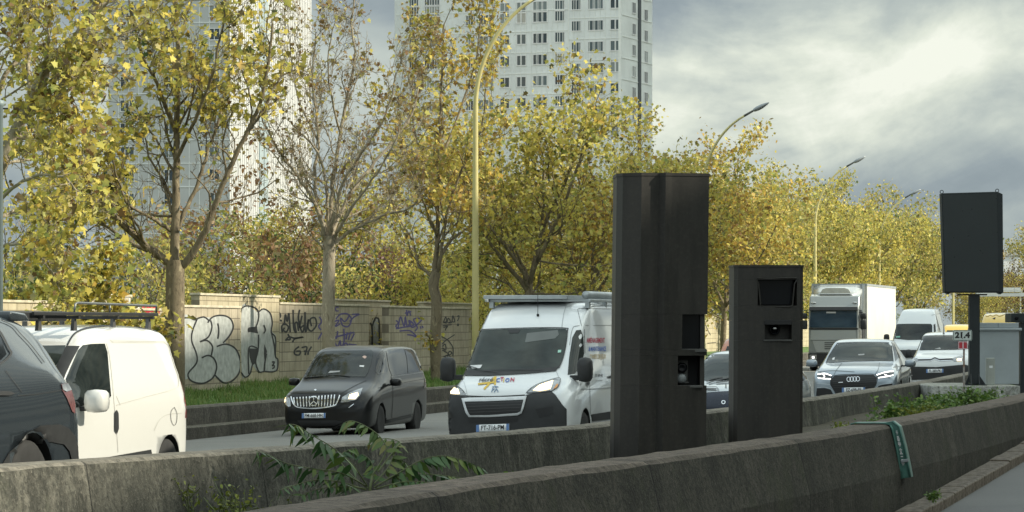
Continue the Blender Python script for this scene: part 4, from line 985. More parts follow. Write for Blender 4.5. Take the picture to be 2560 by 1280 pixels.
V.line('door_seam', 'px', [ZD((586, 350), (604, 430), (618, 560), (630, 700), (640, 800), (650, 950)), ZD((605, 330), (622, 345)), ZD((640, 640), (662, 690))], .9, mat('seam_soft', (.35, .35, .33, 1), .7), .006)
V.line('panel_press', 'px', [ZD((615, 345), (800, 345), (960, 350), (985, 380), (985, 560), (960, 600), (800, 645), (640, 690)), ZD((850, 830), (880, 770), (930, 740), (1000, 735)), ZD((610, 335), (960, 340))], 1.6, mat('press_line', (.43, .43, .40, 1), .6), .005)
V.line('fuel_flap', 'px', [ZD((960, 702), (975, 740), (970, 790), (955, 800), (942, 770), (942, 725), (960, 702))], 1.0, M_seam, .006)
V.patch('door_handle', 'px', ZD((628, 730), (638, 716), (648, 735), (650, 820), (640, 848), (628, 830)), M_trim, .015, .1)
V.patch('sill_moulding', 'px', ZD((440, 1010), (600, 975), (830, 935), (840, 985), (640, 1010), (440, 1040)), M_trim, .01, .1)
V.patch('rear_light', 'px', ZD((1030, 540), (1042, 580), (1052, 760), (1040, 760), (1034, 660)), M_red, .006, .1)
for wx in (.86, 3.80):
    for y in (.80, -.80): V.wheel(wx, y, M_steelrim, 8, .2)
mo = V.mirror(.98, .90, 1.13, .26, .26, m=M_vcream, t_=.2)
V.mirror(.98, -.90, 1.13, .26, .26, m=M_vcream, t_=.2)
# ladder rack
rk = thing('roof_rack', 'black tubular ladder rack on the sunlit small white van', 'roof rack', V.M @ Vector((0, 0, 1.95)), V.root.rotation_euler.z)
mb = MB()
for y in (-.6, .6): mb.box(-1.95, 1.55, y - .02, y + .02, .12, .16)
mb.build('side_rail', M_trim, rk, bevel=.008)
for x in (1.3, .35, -.75, -1.8):
    mb = MB(); mb.box(x - .025, x + .025, -.62, .62, .085, .119); mb.build('cross_bar', M_trim, rk)
    for y in (-.55, .55):
        mb = MB(); mb.prism([(x - .05, -.05), (x + .05, -.05), (x + .025, .085), (x - .025, .085)], 'y', y - .02, y + .02); mb.build('rack_foot', M_steelrim, rk)
mb = MB()
mb.tube([(.45, .60, .16), (.42, .60, .25), (.35, .60, .262), (-1.93, .60, .24), (-1.93, .6, .16)], .014, 8); mb.tube([(-.55, .6, .16), (-.55, .6, .25)], .012, 8)
mb.build('top_rail', mat('rail_steel', (.16, .17, .17, 1), .4, metal=.6), rk, True)
mb = MB(); mb.box(.55, 1.95, -.56, .56, .055, .165); mb.build('storage_tray', M_trim, rk, bevel=.02)

# ============================================================ dark blue-grey SUV at the left edge (rear part in view)
M_vdark = paint('dark_grey_paint', (.030, .039, .048, 1), metal=.3, dirt=.04, rough=.25, cw=.8)
k_ = 1.17
st0 = [(0, .36, .74, .72, .62, .6), (.04, .26, .90, .84, .74, .8), (.25, .22, 1.0, .90, .8, .9), (.9, .22, 1.09, .92, .82, .97), (1.15, .22, 1.16, .92, .80, 1.0), (1.9, .22, 1.55, .92, .70, 1.03), (2.4, .22, 1.62, .92, .69, 1.04), (3.4, .22, 1.63, .92, .68, 1.07), (3.9, .22, 1.59, .915, .68, 1.10), (4.12, .24, 1.48, .91, .72, 1.12), (4.33, .26, 1.26, .90, .79, 1.06), (4.46, .32, 1.04, .88, .77, .90), (4.5, .42, .84, .82, .72, .74)]
st = [(a * k_,) + tuple(q * k_ for q in r_) for a, *r_ in st0]
V = Vehicle('suv', 'dark grey SUV cut off by the left edge, overlapping the white panel van', 'car', st, M_vdark, -842, 24.8, 16, 4.45 * k_, zg=.22, wheels=(.86 * k_, 3.52 * k_), wr=.36 * k_, r=.09)
VS = V
def ZS(*pts): return [(x / 3.046, 760 + y / 3.046) for x, y in pts]
V.patch('side_window', 'px', ZS((-160, 480), (-160, 160), (-60, 170), (0, 255), (45, 385), (0, 430)), M_side, .008)
V.line('window_trim', 'px', [ZS((-160, 160), (-60, 170), (0, 225), (60, 340), (78, 385), (0, 455), (-100, 490))], 5, M_trim, .010)
V.line('roof_rail', 'px', [ZS((-100, 95), (0, 130), (90, 170), (150, 235), (230, 320), (330, 450))], 2.2, M_trim, .012)
V.line('panel_seam', 'px', [ZS((40, 508), (100, 590), (165, 675)), ZS((130, 700), (250, 690), (400, 668), (470, 655))], 1.3, M_seam, .007)
V.patch('tail_light', 'px', ZS((460, 612), (510, 605), (545, 660), (567, 760), (567, 835), (545, 820), (505, 720), (470, 660)), mat('tail_lens', (.12, .05, .05, 1), .12, var=.5, scale=12), .008, .08)
V.patch('tail_lens_clear', 'px', ZS((462, 616), (510, 608), (540, 658), (500, 668), (472, 655)), M_lens, .012, .08)
V.patch('arch_cladding', 'px', ZS((0, 1235), (60, 1130), (140, 1060), (250, 1000), (200, 980), (300, 925), (450, 915), (520, 950), (565, 1010), (585, 1080), (590, 1180), (540, 1195), (520, 1120), (480, 1070), (380, 1050), (250, 1062), (170, 1120), (140, 1235)), M_trim, .012, .07)
V.patch('door_handle', 'px', ZS((-40, 665), (60, 668), (105, 685), (60, 700), (-40, 700)), M_trim, .02, .1)
for wx in (.86, 3.52):
    for y in (.80, -.80): V.wheel(wx * k_, y * k_, M_alloy, 5, .24)
mb = MB(); mb.prism([(.0, 0), (.42, .0), (.30, .07), (0, .085)], 'y', -.66 * k_, .66 * k_); mb.v = [(-x, y, z) for x, y, z in mb.v]
mb.build('roof_spoiler', M_vdark, V.root, True, .02, (V.L / 2 - 3.72 * k_, 0, 1.565 * k_))

# ============================================================ silver-grey hatchback between the two black cabinets
M_vsil = paint('silver_paint', (.42, .46, .49, 1), metal=.55, dirt=.12)
st = [(0, .32, .60, .62, .52, .5), (.04, .22, .76, .76, .64, .66), (.2, .2, .88, .84, .74, .78), (.5, .2, .95, .87, .78, .86), (.85, .2, 1.01, .88, .78, .91), (1.0, .2, 1.07, .88, .76, .94), (1.5, .2, 1.36, .88, .68, .96), (1.8, .2, 1.48, .88, .655, .97), (2.2, .2, 1.54, .88, .65, .98), (3.2, .2, 1.54, .88, .645, 1.0), (3.8, .22, 1.46, .87, .63, 1.02), (4.1, .26, 1.1, .84, .66, .96), (4.2, .36, .9, .78, .62, .8)]
V = Vehicle('hatchback', 'silver hatchback with a round badge, mostly hidden between the two black cabinets', 'car', st, M_vsil, 1808, 57, 14, 4.2, zg=.05, wheels=(.8, 3.4), wr=.31)
def ZH(*pts): return [(1740 + x / 4.922, 780 + y / 4.922) for x, y in pts]
V.patch('windscreen', 'px', [(1712, 948), (1722, 915), (1742, 893), (1770, 887), (1850, 884), (1885, 886), (1900, 915), (1908, 944), (1850, 950), (1770, 952)], M_glass2, .006)
V.line('wiper', 'px', [ZH((130, 870), (200, 835), (330, 815)), ZH((160, 885), (260, 850), (440, 815)), ZH((250, 880), (440, 860))], 3, M_trim, .02)
V.patch('lower_front', 'px', ZH((-150, 1200), (-120, 1060), (30, 1010), (200, 990), (460, 975), (700, 1000), (840, 1060), (870, 1200), (460, 1290), (100, 1290)), mat('navy_front', (.012, .018, .035, 1), .25), .012, .08)
V.line('bonnet_line', 'px', [ZH((100, 925), (240, 930), (262, 945), (275, 972), (100, 985)), ], 1.2, M_seam, .016)
V.patch('bonnet_vent', 'px', ZH((120, 940), (250, 948), (250, 962), (120, 958)), M_grille, .014, .1)
V.line('round_badge', 'px', [ZH((340, 1097), (358, 1104), (362, 1115), (356, 1128), (340, 1134), (326, 1127), (320, 1115), (326, 1103), (340, 1097))], 2.0, M_chrome, .03)
V.patch('washer_jet', 'px', ZH((360, 900), (376, 900), (376, 935), (362, 935)), M_grille, .016, .1)
V.line('roof_edge', 'px', [ZH((-140, 500), (20, 480), (120, 490), (240, 470), (460, 455), (640, 480))], 2.4, M_trim, .012)
V.patch('side_window', 'left', [(.55, .98), (.3, 1.35), (-.2, 1.44), (-.9, 1.44), (-1.35, 1.3), (-1.6, 1.04), (-.5, .99)], M_side, .006)
V.patch('rear_side_light', 'px', ZH((1325, 580), (1362, 600), (1362, 630), (1325, 625)), M_lens, .01, .1)
for wx in (.8, 3.4):
    for y in (.78, -.78): V.wheel(wx, y, M_alloy, 5, .2)
V.mirror(.95, .84, 1.02, .2, .15, m=M_vsil); V.mirror(.95, -.84, 1.02, .2, .15, m=M_vsil)

# ============================================================ silver-blue SUV, four-ring badge
M_vaudi = paint('silver_blue_paint', (.30, .35, .40, 1), metal=.6, dirt=.1)
st = [(0, .32, .66, .76, .66, .56), (.03, .24, .86, .88, .78, .76), (.16, .22, .96, .93, .83, .86), (.5, .22, 1.04, .945, .85, .93), (1.1, .22, 1.10, .947, .86, .98), (1.28, .22, 1.14, .947, .83, 1.0), (1.8, .22, 1.46, .947, .72, 1.02), (2.05, .22, 1.575, .947, .69, 1.03), (2.5, .22, 1.64, .947, .68, 1.04), (3.5, .22, 1.63, .947, .67, 1.07), (4.1, .24, 1.52, .94, .65, 1.1), (4.5, .28, 1.15, .92, .7, 1.02), (4.66, .38, .95, .86, .66, .85)]
V = Vehicle('suv', 'silver-blue SUV with four rings on its dark grille and strip headlights', 'car', st, M_vaudi, 2137, 75, 10.5, 4.66, zg=.09, wheels=(.9, 3.72), wr=.36)
def ZA(*pts): return [(1980 + x / 3.2, 680 + y / 3.2) for x, y in pts]
V.patch('windscreen', 'px', ZA((278, 728), (300, 670), (355, 590), (380, 574), (560, 568), (770, 572), (790, 590), (805, 660), (808, 712), (700, 712), (500, 715), (380, 722)), M_glass2, .006)
V.line('screen_seal', 'px', [ZA((272, 730), (300, 668), (355, 585), (382, 570), (560, 564), (775, 568)), ZA((810, 715), (795, 590))], 1.6, M_trim, .01)
gr = V.patch('grille', 'px', ZA((308, 905), (312, 855), (340, 832), (500, 824), (650, 822), (680, 845), (672, 900), (640, 945), (500, 968), (350, 975)), M_grille, .012, .06)
V.line('grille_frame', 'px', [ZA((308, 905), (312, 855), (340, 830), (500, 822), (650, 820), (682, 845), (672, 900), (640, 950))], 1.4, M_trim, .02, parent=gr)
V.line('grille_slats', 'px', [ZA((325, 862 + i * 16), (668, 846 + i * 16)) for i in range(5)], .8, mat('slat', (.05, .05, .05, 1), .4), .018, parent=gr)
for i in range(4):
    cx_ = 455 + i * 24
    V.line('ring_emblem', 'px', [ZA(*[(cx_ + 15 * math.cos(a), 860 - i * 1 + 17 * math.sin(a)) for a in [2 * math.pi * q / 10 for q in range(11)]])], 1.3, M_chrome, .03)
V.line('trim_badge', 'px', [ZA((372, 884), (408, 882))], 1.4, M_chrome, .022)
for pts, l1 in ((((203, 815), (230, 805), (300, 815), (322, 830), (318, 860), (240, 856), (205, 845)), (((208, 822), (262, 816), (316, 832)), ((208, 848), (250, 854), (312, 856)), ((245, 818), (262, 838), (250, 850)))),
                (((672, 830), (700, 812), (760, 800), (815, 795), (812, 830), (760, 845), (700, 852)), (((676, 828), (740, 808), (810, 798)), ((690, 848), (750, 840), (808, 828)), ((738, 822), (768, 836))))):
    h_ = V.patch('headlight', 'px', ZA(*pts), mat('lens_dark', (.10, .11, .12, 1), .1, metal=.4), .010, .06)
    V.line('light_strip', 'px', [ZA(*q) for q in l1], 2.0, M_lamp_white, .02, parent=h_)
V.patch('air_intake', 'px', ZA((195, 990), (200, 930), (260, 928), (310, 940), (332, 985), (260, 1000)), M_grille, .01, .1)
V.patch('air_intake', 'px', ZA((672, 955), (690, 905), (760, 895), (800, 885), (810, 940)), M_grille, .01, .1)
V.line('bumper_crease', 'px', [ZA((200, 925), (262, 922), (315, 940), (345, 985)), ZA((670, 940), (700, 905), (800, 890)), ZA((200, 890), (305, 900))], 1.2, mat('crease_light', (.5, .55, .58, 1), .3, metal=.4), .014)
V.line('bonnet_crease', 'px', [ZA((400, 730), (360, 780), (335, 825)), ZA((700, 725), (690, 780), (665, 818)), ZA((205, 800), (330, 790), (500, 800))], .8, M_seam, .006)
V.plate('px', ZA((493, 943))[0], 58, 12, 'EZ-698-FF', slope_=-.02)
V.patch('side_window', 'px', ZA((800, 570), (830, 625), (846, 690), (828, 715), (815, 640)), M_side, .006, .08)
V.patch('side_window', 'px', ZA((812, 562), (838, 600), (866, 660), (870, 680), (855, 690), (842, 640)), M_side, .006, .08)
V.patch('screen_sticker', 'px', ZA((325, 690), (343, 685), (338, 710), (320, 712)), M_paper, .01, .2)
V.patch('dashboard_paper', 'px', ZA((530, 660), (580, 656), (578, 668), (530, 670)), mat('paper_dull', g(.3)), .01, .2)
for wx in (.9, 3.72):
    for y in (.82, -.82): V.wheel(wx, y, M_alloy, 10, .24)
V.mirror(.72, .92, 1.10, .25, .17, m=M_vaudi, t_=.2); V.mirror(.72, -.92, 1.10, .25, .17, m=M_vaudi, t_=.2)

# ============================================================ white compact van behind the milepost
st = [(0, .34, .72, .74, .62, .6), (.03, .26, .92, .86, .74, .82), (.15, .22, 1.04, .91, .82, .93), (.4, .22, 1.12, .924, .84, 1.0), (.8, .22, 1.19, .924, .83, 1.06), (.98, .22, 1.27, .924, .80, 1.08), (1.4, .22, 1.56, .924, .73, 1.1), (1.7, .22, 1.72, .924, .71, 1.12), (2.1, .22, 1.80, .924, .70, 1.14), (3.4, .22, 1.82, .924, .70, 1.15), (4.2, .24, 1.79, .91, .68, 1.15), (4.4, .34, 1.2, .86, .68, 1.0)]
V = Vehicle('compact_van', 'white compact van with a chevron strip grille, partly hidden by the milepost', 'van', st, paint('compact_white', (.64, .66, .66, 1), dirt=.2), 2353, 101.5, 11.0, 4.4, zg=.03, wheels=(.88, 3.66), wr=.32)
def ZC(*pts): return [(2200 + x / 4.267, 690 + y / 4.267) for x, y in pts]
V.patch('windscreen', 'px', ZC((348, 795), (385, 650), (400, 640), (600, 632), (860, 632), (925, 650), (945, 780), (800, 788), (500, 792)), M_glass, .006)
V.patch('chevron_strip', 'px', ZC((400, 890), (540, 888), (585, 868), (640, 888), (780, 880), (780, 900), (640, 906), (585, 890), (540, 908), (410, 910)), M_grille, .01, .06)
V.line('chevron_emblem', 'px', [ZC((400, 888), (545, 886)), ZC((545, 886), (585, 864)), ZC((585, 864), (630, 884)), ZC((630, 884), (785, 876)), ZC((410, 912), (540, 910)), ZC((540, 910), (585, 888)), ZC((585, 888), (640, 908)), ZC((640, 908), (770, 902))], 1.4, M_chrome, .016)
for pts, lit in ((((318, 890), (345, 870), (400, 880), (410, 910), (380, 922), (322, 925)), ((320, 903), (345, 900), (358, 920), (325, 926))), (((770, 885), (800, 868), (870, 850), (905, 860), (890, 905), (790, 915)), ((820, 888), (868, 884), (872, 908), (822, 910)))):
    h_ = V.patch('headlight', 'px', ZC(*pts), M_lens, .012, .05); V.patch('lit_lamp', 'px', ZC(*lit), M_lamp_on, .02, .05, parent=h_)
V.patch('bumper', 'px', ZC((322, 965), (600, 972), (900, 945), (960, 960), (960, 1060), (600, 1100), (340, 1110)), M_trim, .012, .07)
V.plate('px', ZC((585, 1012))[0], 43, 9.5, 'FL-389-FK', slope_=-.02)
V.patch('screen_sticker', 'px', ZC((382, 745), (412, 740), (410, 768), (382, 768)), M_paper, .01, .2)
V.patch('dashboard_paper', 'px', ZC((580, 780), (640, 765), (650, 782)), mat('paper_dull', g(.35)), .01, .2)
mb = MB(); mb.tube([(0, 0, 0), (0, 0, .03)], .03, 8); mb.tube([(0, 0, .03), (-.02, 0, .28)], [.012, .006], 5); mb.build('aerial', M_grille, V.root, loc=(2.2 - 1.85, -.05, 1.77))
for wx in (.88, 3.66):
    for y in (.80, -.80): V.wheel(wx, y, M_alloy, 8, .2)
V.mirror(.9, .9, 1.18, .2, .24); V.mirror(.9, -.9, 1.18, .2, .24)

# ============================================================ tall white van in the queue
st = [(0, .34, .72, .78, .70, .6), (.04, .26, 1.0, .93, .84, .88), (.2, .22, 1.16, 1.0, .9, 1.04), (.7, .22, 1.3, 1.02, .9, 1.14), (.85, .22, 1.38, 1.02, .89, 1.18), (1.55, .22, 2.0, 1.02, .86, 1.3), (1.75, .22, 2.14, 1.02, .85, 1.34), (2.4, .22, 2.6, 1.02, .74, 1.5), (2.8, .22, 2.72, 1.02, .70, 1.5), (5.6, .22, 2.74, 1.02, .70, 1.5), (5.75, .3, 2.6, .97, .66, 1.4)]
V = Vehicle('tall_van', 'white high-roof van with black screen, right behind the silver-blue SUV and beside the lorry', 'van', st, paint('high_white', (.62, .65, .66, 1), dirt=.3), 2283, 140, 11.5, 5.75, zg=.05, wheels=(1.0, 4.7), wr=.35)
V.patch('windscreen', 'px', ZC((108, 665), (135, 520), (150, 514), (350, 510), (545, 512), (558, 530), (556, 640), (520, 680), (300, 684)), M_glass, .008)
V.patch('screen_sticker', 'px', ZC((170, 645), (215, 642), (215, 657), (172, 660)), mat('tag_mint', (.2, .45, .36, 1), .5), .014, .3)
V.patch('bumper', 'px', ZC((150, 790), (400, 790), (540, 780), (560, 860), (180, 880)), M_trim, .015, .1)
V.patch('side_window', 'px', ZC((570, 520), (590, 510), (596, 590), (576, 620)), M_side, .008, .1)
V.line('door_seam', 'px', [ZC((595, 420), (640, 580)), ZC((550, 420), (660, 395))], .7, M_seam, .008)
V.mirror(1.9, 1.0, 1.5, .24, .34); V.mirror(1.9, -1.0, 1.5, .24, .34)
for wx in (1.0, 4.7):
    for y in (.88, -.88): V.wheel(wx, y, M_steelrim, 8, .22)

# ============================================================ lorry
LX = 13.0
root = thing('lorry', 'silver lorry with a tall roof deflector and long white box body', 'truck'); h = 13.0
fwd = Vector((-math.sin(rad(h)), -math.cos(rad(h)), 0))
fr = Vector(((2084 - CX) / F * 156, 156, 0.0)); base = fr - fwd * 6; base.z = .0
root.location = base; root.rotation_euler = (0, 0, math.atan2(fwd.y, fwd.x)); root['group'] = 'vehicles queueing on the opposite carriageway'
MT = Matrix.Translation(base) @ root.rotation_euler.to_matrix().to_4x4()
M_ls = paint('lorry_silver', (.26, .28, .275, 1), metal=.45, dirt=.2); M_ls2 = paint('lorry_silver_light', (.40, .42, .41, 1), metal=.4, dirt=.15)
M_lbox = mat('box_white', (.62, .62, .56, 1), .55, var=.08, scale=.6)
def lb(name, m, x0, x1, y0, y1, z0, z1, bevel=.03, parent=None):
    mb = MB(); mb.box(-(x1 - x0) / 2, (x1 - x0) / 2, -(y1 - y0) / 2, (y1 - y0) / 2, -(z1 - z0) / 2, (z1 - z0) / 2)
    return mb.build(name, m, parent or root, True, bevel, ((x0 + x1) / 2, (y0 + y1) / 2, (z0 + z1) / 2))
# cab as a prism of its side profile, x forward
prof = [(6.0, .45), (6.08, .9), (6.06, 1.88), (5.98, 2.86), (5.86, 2.98), (5.66, 3.42), (5.3, 3.5), (4.1, 3.52), (4.1, .5)]
mb = MB(); mb.prism([(x, z) for x, z in prof], 'y', -1.15, 1.15); mb.build('cab', M_ls, root, False, .06, seg=3)
def flat(name, pts, m, parent=None, th=.02, y=None):
    """panel on the cab front: pts (y,z); x follows the cab profile"""
    def fx(z): return float(np.interp(z, [.45, .9, 1.88, 2.86, 2.98, 3.42], [6.0, 6.08, 6.06, 5.98, 5.86, 5.66]))
    mb = MB(); n = len(pts); A = [(fx(z) + .012, y_, z) for y_, z in pts]; Bk = [(fx(z) + .012 + th, y_, z) for y_, z in pts]
    mb.add(A + Bk, [tuple(range(n))[::-1], tuple(range(n, 2 * n))] + [(i, (i + 1) % n, n + (i + 1) % n, n + i) for i in range(n)])
    return mb.build(name, m, parent or root)
flat('windscreen', [(-1.08, 1.98), (1.06, 1.98), (1.08, 2.2), (1.05, 2.76), (-1.05, 2.76), (-1.09, 2.2)], glassmat('lorry_screen', (.02, .04, .065, 1), (.05, .085, .12, 1), .8))
flat('windscreen_frame', [(-1.13, 1.89), (1.13, 1.89), (1.13, 1.96), (-1.13, 1.96)], M_grille, th=.03)
sv = flat('sun_visor', [(-1.12, 2.78), (1.12, 2.78), (1.10, 2.93), (-1.10, 2.93)], M_grille, th=.16)
flat('front_panel', [(-1.05, 1.42), (1.05, 1.42), (1.02, 1.86), (-1.02, 1.86)], M_ls2, th=.025)
gl = flat('grille', [(-.78, .86), (.78, .86), (.95, 1.38), (-.95, 1.38)], M_ls2, th=.03)
for i in range(4):
    flat('grille_slot', [(-.4, 1.0 + .09 * i), (.85, 1.0 + .09 * i), (.85, 1.035 + .09 * i), (-.4, 1.035 + .09 * i)], M_grille, gl, th=.04)
flat('bumper', [(-1.14, .2), (1.14, .2), (1.15, .8), (-1.15, .8)], M_trim, th=.08)
for y in (-.92, .9):
    hl = flat('headlight', [(y - .16, .5), (y + .16, .5), (y + .16, .74), (y - .16, .74)], M_lens, th=.10)
    flat('lit_lamp', [(y - .05, .57), (y + .05, .57), (y + .05, .67), (y - .05, .67)], M_lamp_white, hl, th=.11)
mb = MB(); mb.box(0, .02, -.35, -.05, 2.0, 2.14); mb.build('dashboard_items', mat('mint_items', (.3, .55, .42, 1), .6), root, loc=(6.045, .45, 0)) 
mb = MB(); mb.box(0, .02, -.05, .4, 2.0, 2.09); mb.build('dashboard_items', mat('cream_items', (.55, .5, .4, 1), .6), root, loc=(6.045, .5, 0))
mb = MB(); mb.box(0, .03, -.28, .16, 2.60, 2.71); mb.build('screen_card', M_paper, root, loc=(6.0, -.05, 0))
# roof deflector: swept shell up to the box
mb = MB(); rings = []
for (x, hw, z) in ((5.45, .95, 3.53), (5.0, 1.05, 3.66), (4.5, 1.14, 3.82), (4.15, 1.20, 3.96)):
    rings.append([(x, -hw, 3.45), (x, -hw * .97, z - .10), (x, -hw * .7, z), (x, hw * .7, z), (x, hw * .97, z - .10), (x, hw, 3.45)])
vs = [p for r_ in rings for p in r_]; fs = [(i * 6 + k, i * 6 + k + 1, (i + 1) * 6 + k + 1, (i + 1) * 6 + k) for i in range(3) for k in range(5)]
mb.add(vs, fs); o = mb.build('roof_deflector', M_ls2, root, True); so_ = o.modifiers.new('t', 'SOLIDIFY'); so_.thickness = .04
mb = MB(); mb.prism([(-.75, 3.5), (.75, 3.5), (.6, 3.74), (.42, 3.8), (-.42, 3.8), (-.6, 3.74)], 'x', 5.30, 5.36); mb.build('deflector_window', mat('pale_panel', (.55, .54, .48, 1), .6), root)
for y in (-.95, .95):
    mb = MB(); mb.tube([(5.75, y - .08, 3.08), (5.86, y - .08, 3.13), (5.86, y + .08, 3.13), (5.75, y + .08, 3.08)], .03, 6); mb.build('roof_horn', M_chrome, root, True)
# side: pillars, door glass, mirrors, air kit
mb = MB(); mb.prism([(5.85, 1.95), (5.75, 2.8), (4.9, 2.8), (4.9, 1.95)], 'y', 1.151, 1.165); mb.build('side_window', M_side, root)
mb = MB(); mb.box(4.86, 5.95, 1.151, 1.175, .9, 1.88); mb.build('door', M_ls, root)
for y in (1.22, -1.5):
    lb('door_mirror', M_trim, 5.82, 6.0, y, y + .28, 1.9, 2.32, .05); lb('door_mirror', M_trim, 5.84, 6.0, y, y + .28, 2.38, 2.64, .05)
    lb('mirror_arm', M_trim, 5.84, 5.9, min(y, 1.1) if y > 0 else -1.26, (y + .1) if y > 0 else -1.1, 2.66, 2.71, .01)
mb = MB(); mb.prism([(4.9, .8), (4.9, 2.45), (4.12, 2.5), (3.95, 1.9), (3.95, .8)], 'y', 1.12, 1.2); mb.build('air_kit', M_trim, root)
mb = MB(); mb.prism([(4.85, 2.55), (4.35, 3.95), (4.06, 3.98), (4.06, 2.55)], 'y', 1.1, 1.2); mb.build('air_kit', M_ls, root)
# box
bx_ = lb('box_body', M_lbox, -7.6, 4.0, -1.27, 1.27, 1.0, 4.0, .02)
mb = MB(); mb.box(-7.62, 4.02, 1.262, 1.29, 3.90, 4.01); mb.box(-7.62, 4.02, -1.29, -1.262, 3.90, 4.01); mb.box(3.98, 4.03, -1.28, 1.28, 3.9, 4.015); mb.build('roof_rail', M_rack, root)
mb = MB(); mb.box(3.99, 4.035, 1.20, 1.295, 1.0, 3.89); mb.box(3.99, 4.035, -1.295, -1.2, 1.0, 3.89); mb.build('corner_post', M_lbox, root)
lb('chassis', M_trim, -7.4, 5.4, -.5, .5, .5, .95, .02)
for wx in (5.0, -4.0, -5.4):
    for y in (1.05, -1.05):
        wo = thing('wheel', None, None); wo.parent = root; wo.location = (wx, y, .5)
        mb = MB(); mb.lathe([(.3, -.15), (.44, -.15), (.5, -.1), (.5, .1), (.44, .15), (.3, .14)], 28); mb.build('tyre', M_tyre, wo, True)
        mb = MB(); mb.lathe([(.3, -.1), (.3, .1), (.12, .06), (.1, .12), (.01, .12)], 20); mb.build('rim', M_steelrim, wo)
# driver, just visible behind the lorry windscreen is glass-dark: nothing modelled inside

# ============================================================ further vehicles seen only in part
M_yel = paint('yellow_paint', (.62, .40, .035, 1), dirt=.08)
st_v = [(0, .34, .72, .76, .68, .6), (.04, .26, 1.0, .9, .8, .88), (.25, .22, 1.18, .96, .86, 1.04), (.8, .22, 1.32, .98, .86, 1.14), (1.5, .22, 1.95, .98, .82, 1.28), (1.8, .22, 2.2, .98, .80, 1.32), (2.3, .22, 2.48, .98, .78, 1.4), (2.8, .22, 2.55, .98, .77, 1.4), (5.2, .22, 2.56, .98, .77, 1.4), (5.35, .3, 2.4, .93, .72, 1.4)]
V = Vehicle('yellow_van', 'tall yellow delivery van whose roof shows above the grey street cabinet', 'van', st_v, M_yel, 2494, 142, 12, 5.35, zg=.05, wheels=(1.0, 4.4), wr=.34)
V.patch('windscreen', 'px', [(2450, 842), (2455, 812), (2530, 812), (2536, 842)], M_glass, .01, .2)
V.line('roof_lettering', 'px', [ZC((1125, 425), (1150, 432), (1175, 420), (1205, 428), (1240, 415), (1275, 430), (1330, 410))], 1.2, mat('dull_ochre', (.33, .2, .03, 1), .6), .012)
V.patch('roof_emblem', 'px', ZC((1200, 455), (1232, 440), (1228, 464), (1215, 462)), M_seam, .012, .2)
for wx in (1.0, 4.4):
    for y in (.86, -.86): V.wheel(wx, y, M_steelrim, 8, .2)
st_s = [(a * .8, b, t_ * .82, w_, v * .96, k2 * .86) for a, b, t_, w_, v, k2 in st_v]
V = Vehicle('yellow_van', 'low yellow van, only a roof sliver showing above the white compact van', 'van', st_s, M_yel, 2388, 178, 11.5, 4.28, zg=.05, wheels=(.8, 3.5), wr=.32)
V.patch('windscreen', 'px', [(2362, 838), (2368, 826), (2408, 826), (2412, 838)], M_glass, .01, .3)
for wx in (.8, 3.5):
    for y in (.86, -.86): V.wheel(wx, y, M_steelrim, 8, .2)
st_r = [(a * .75, b, t_ * .70, w_ * .9, v * .9, k2 * .78) for a, b, t_, w_, v, k2 in st_v]
V = Vehicle('estate_car', 'orange-red car almost hidden behind the shorter black cabinet, beside the far wall', 'car', st_r, paint('orange_paint', (.42, .12, .04, 1), dirt=.2), 1846, 104, 12, 4.01, zg=-.1, wheels=(.75, 3.2), wr=.3)
V.patch('windscreen', 'px', [(1812, 882), (1818, 866), (1872, 864), (1878, 880)], M_glass, .01, .2)
for wx in (.75, 3.2):
    for y in (.78, -.78): V.wheel(wx, y, M_alloy, 6, .2)
b_ = V.box('roof_box', M_trim, -.5, .3, -.3, .3, 0, .22, .05); b_.parent = None
b_.matrix_world = V.M @ Matrix.Translation((-.3, -.1, 1.93)); tag(b_, 'small black roof box on the orange-red car by the far wall', 'roof box')
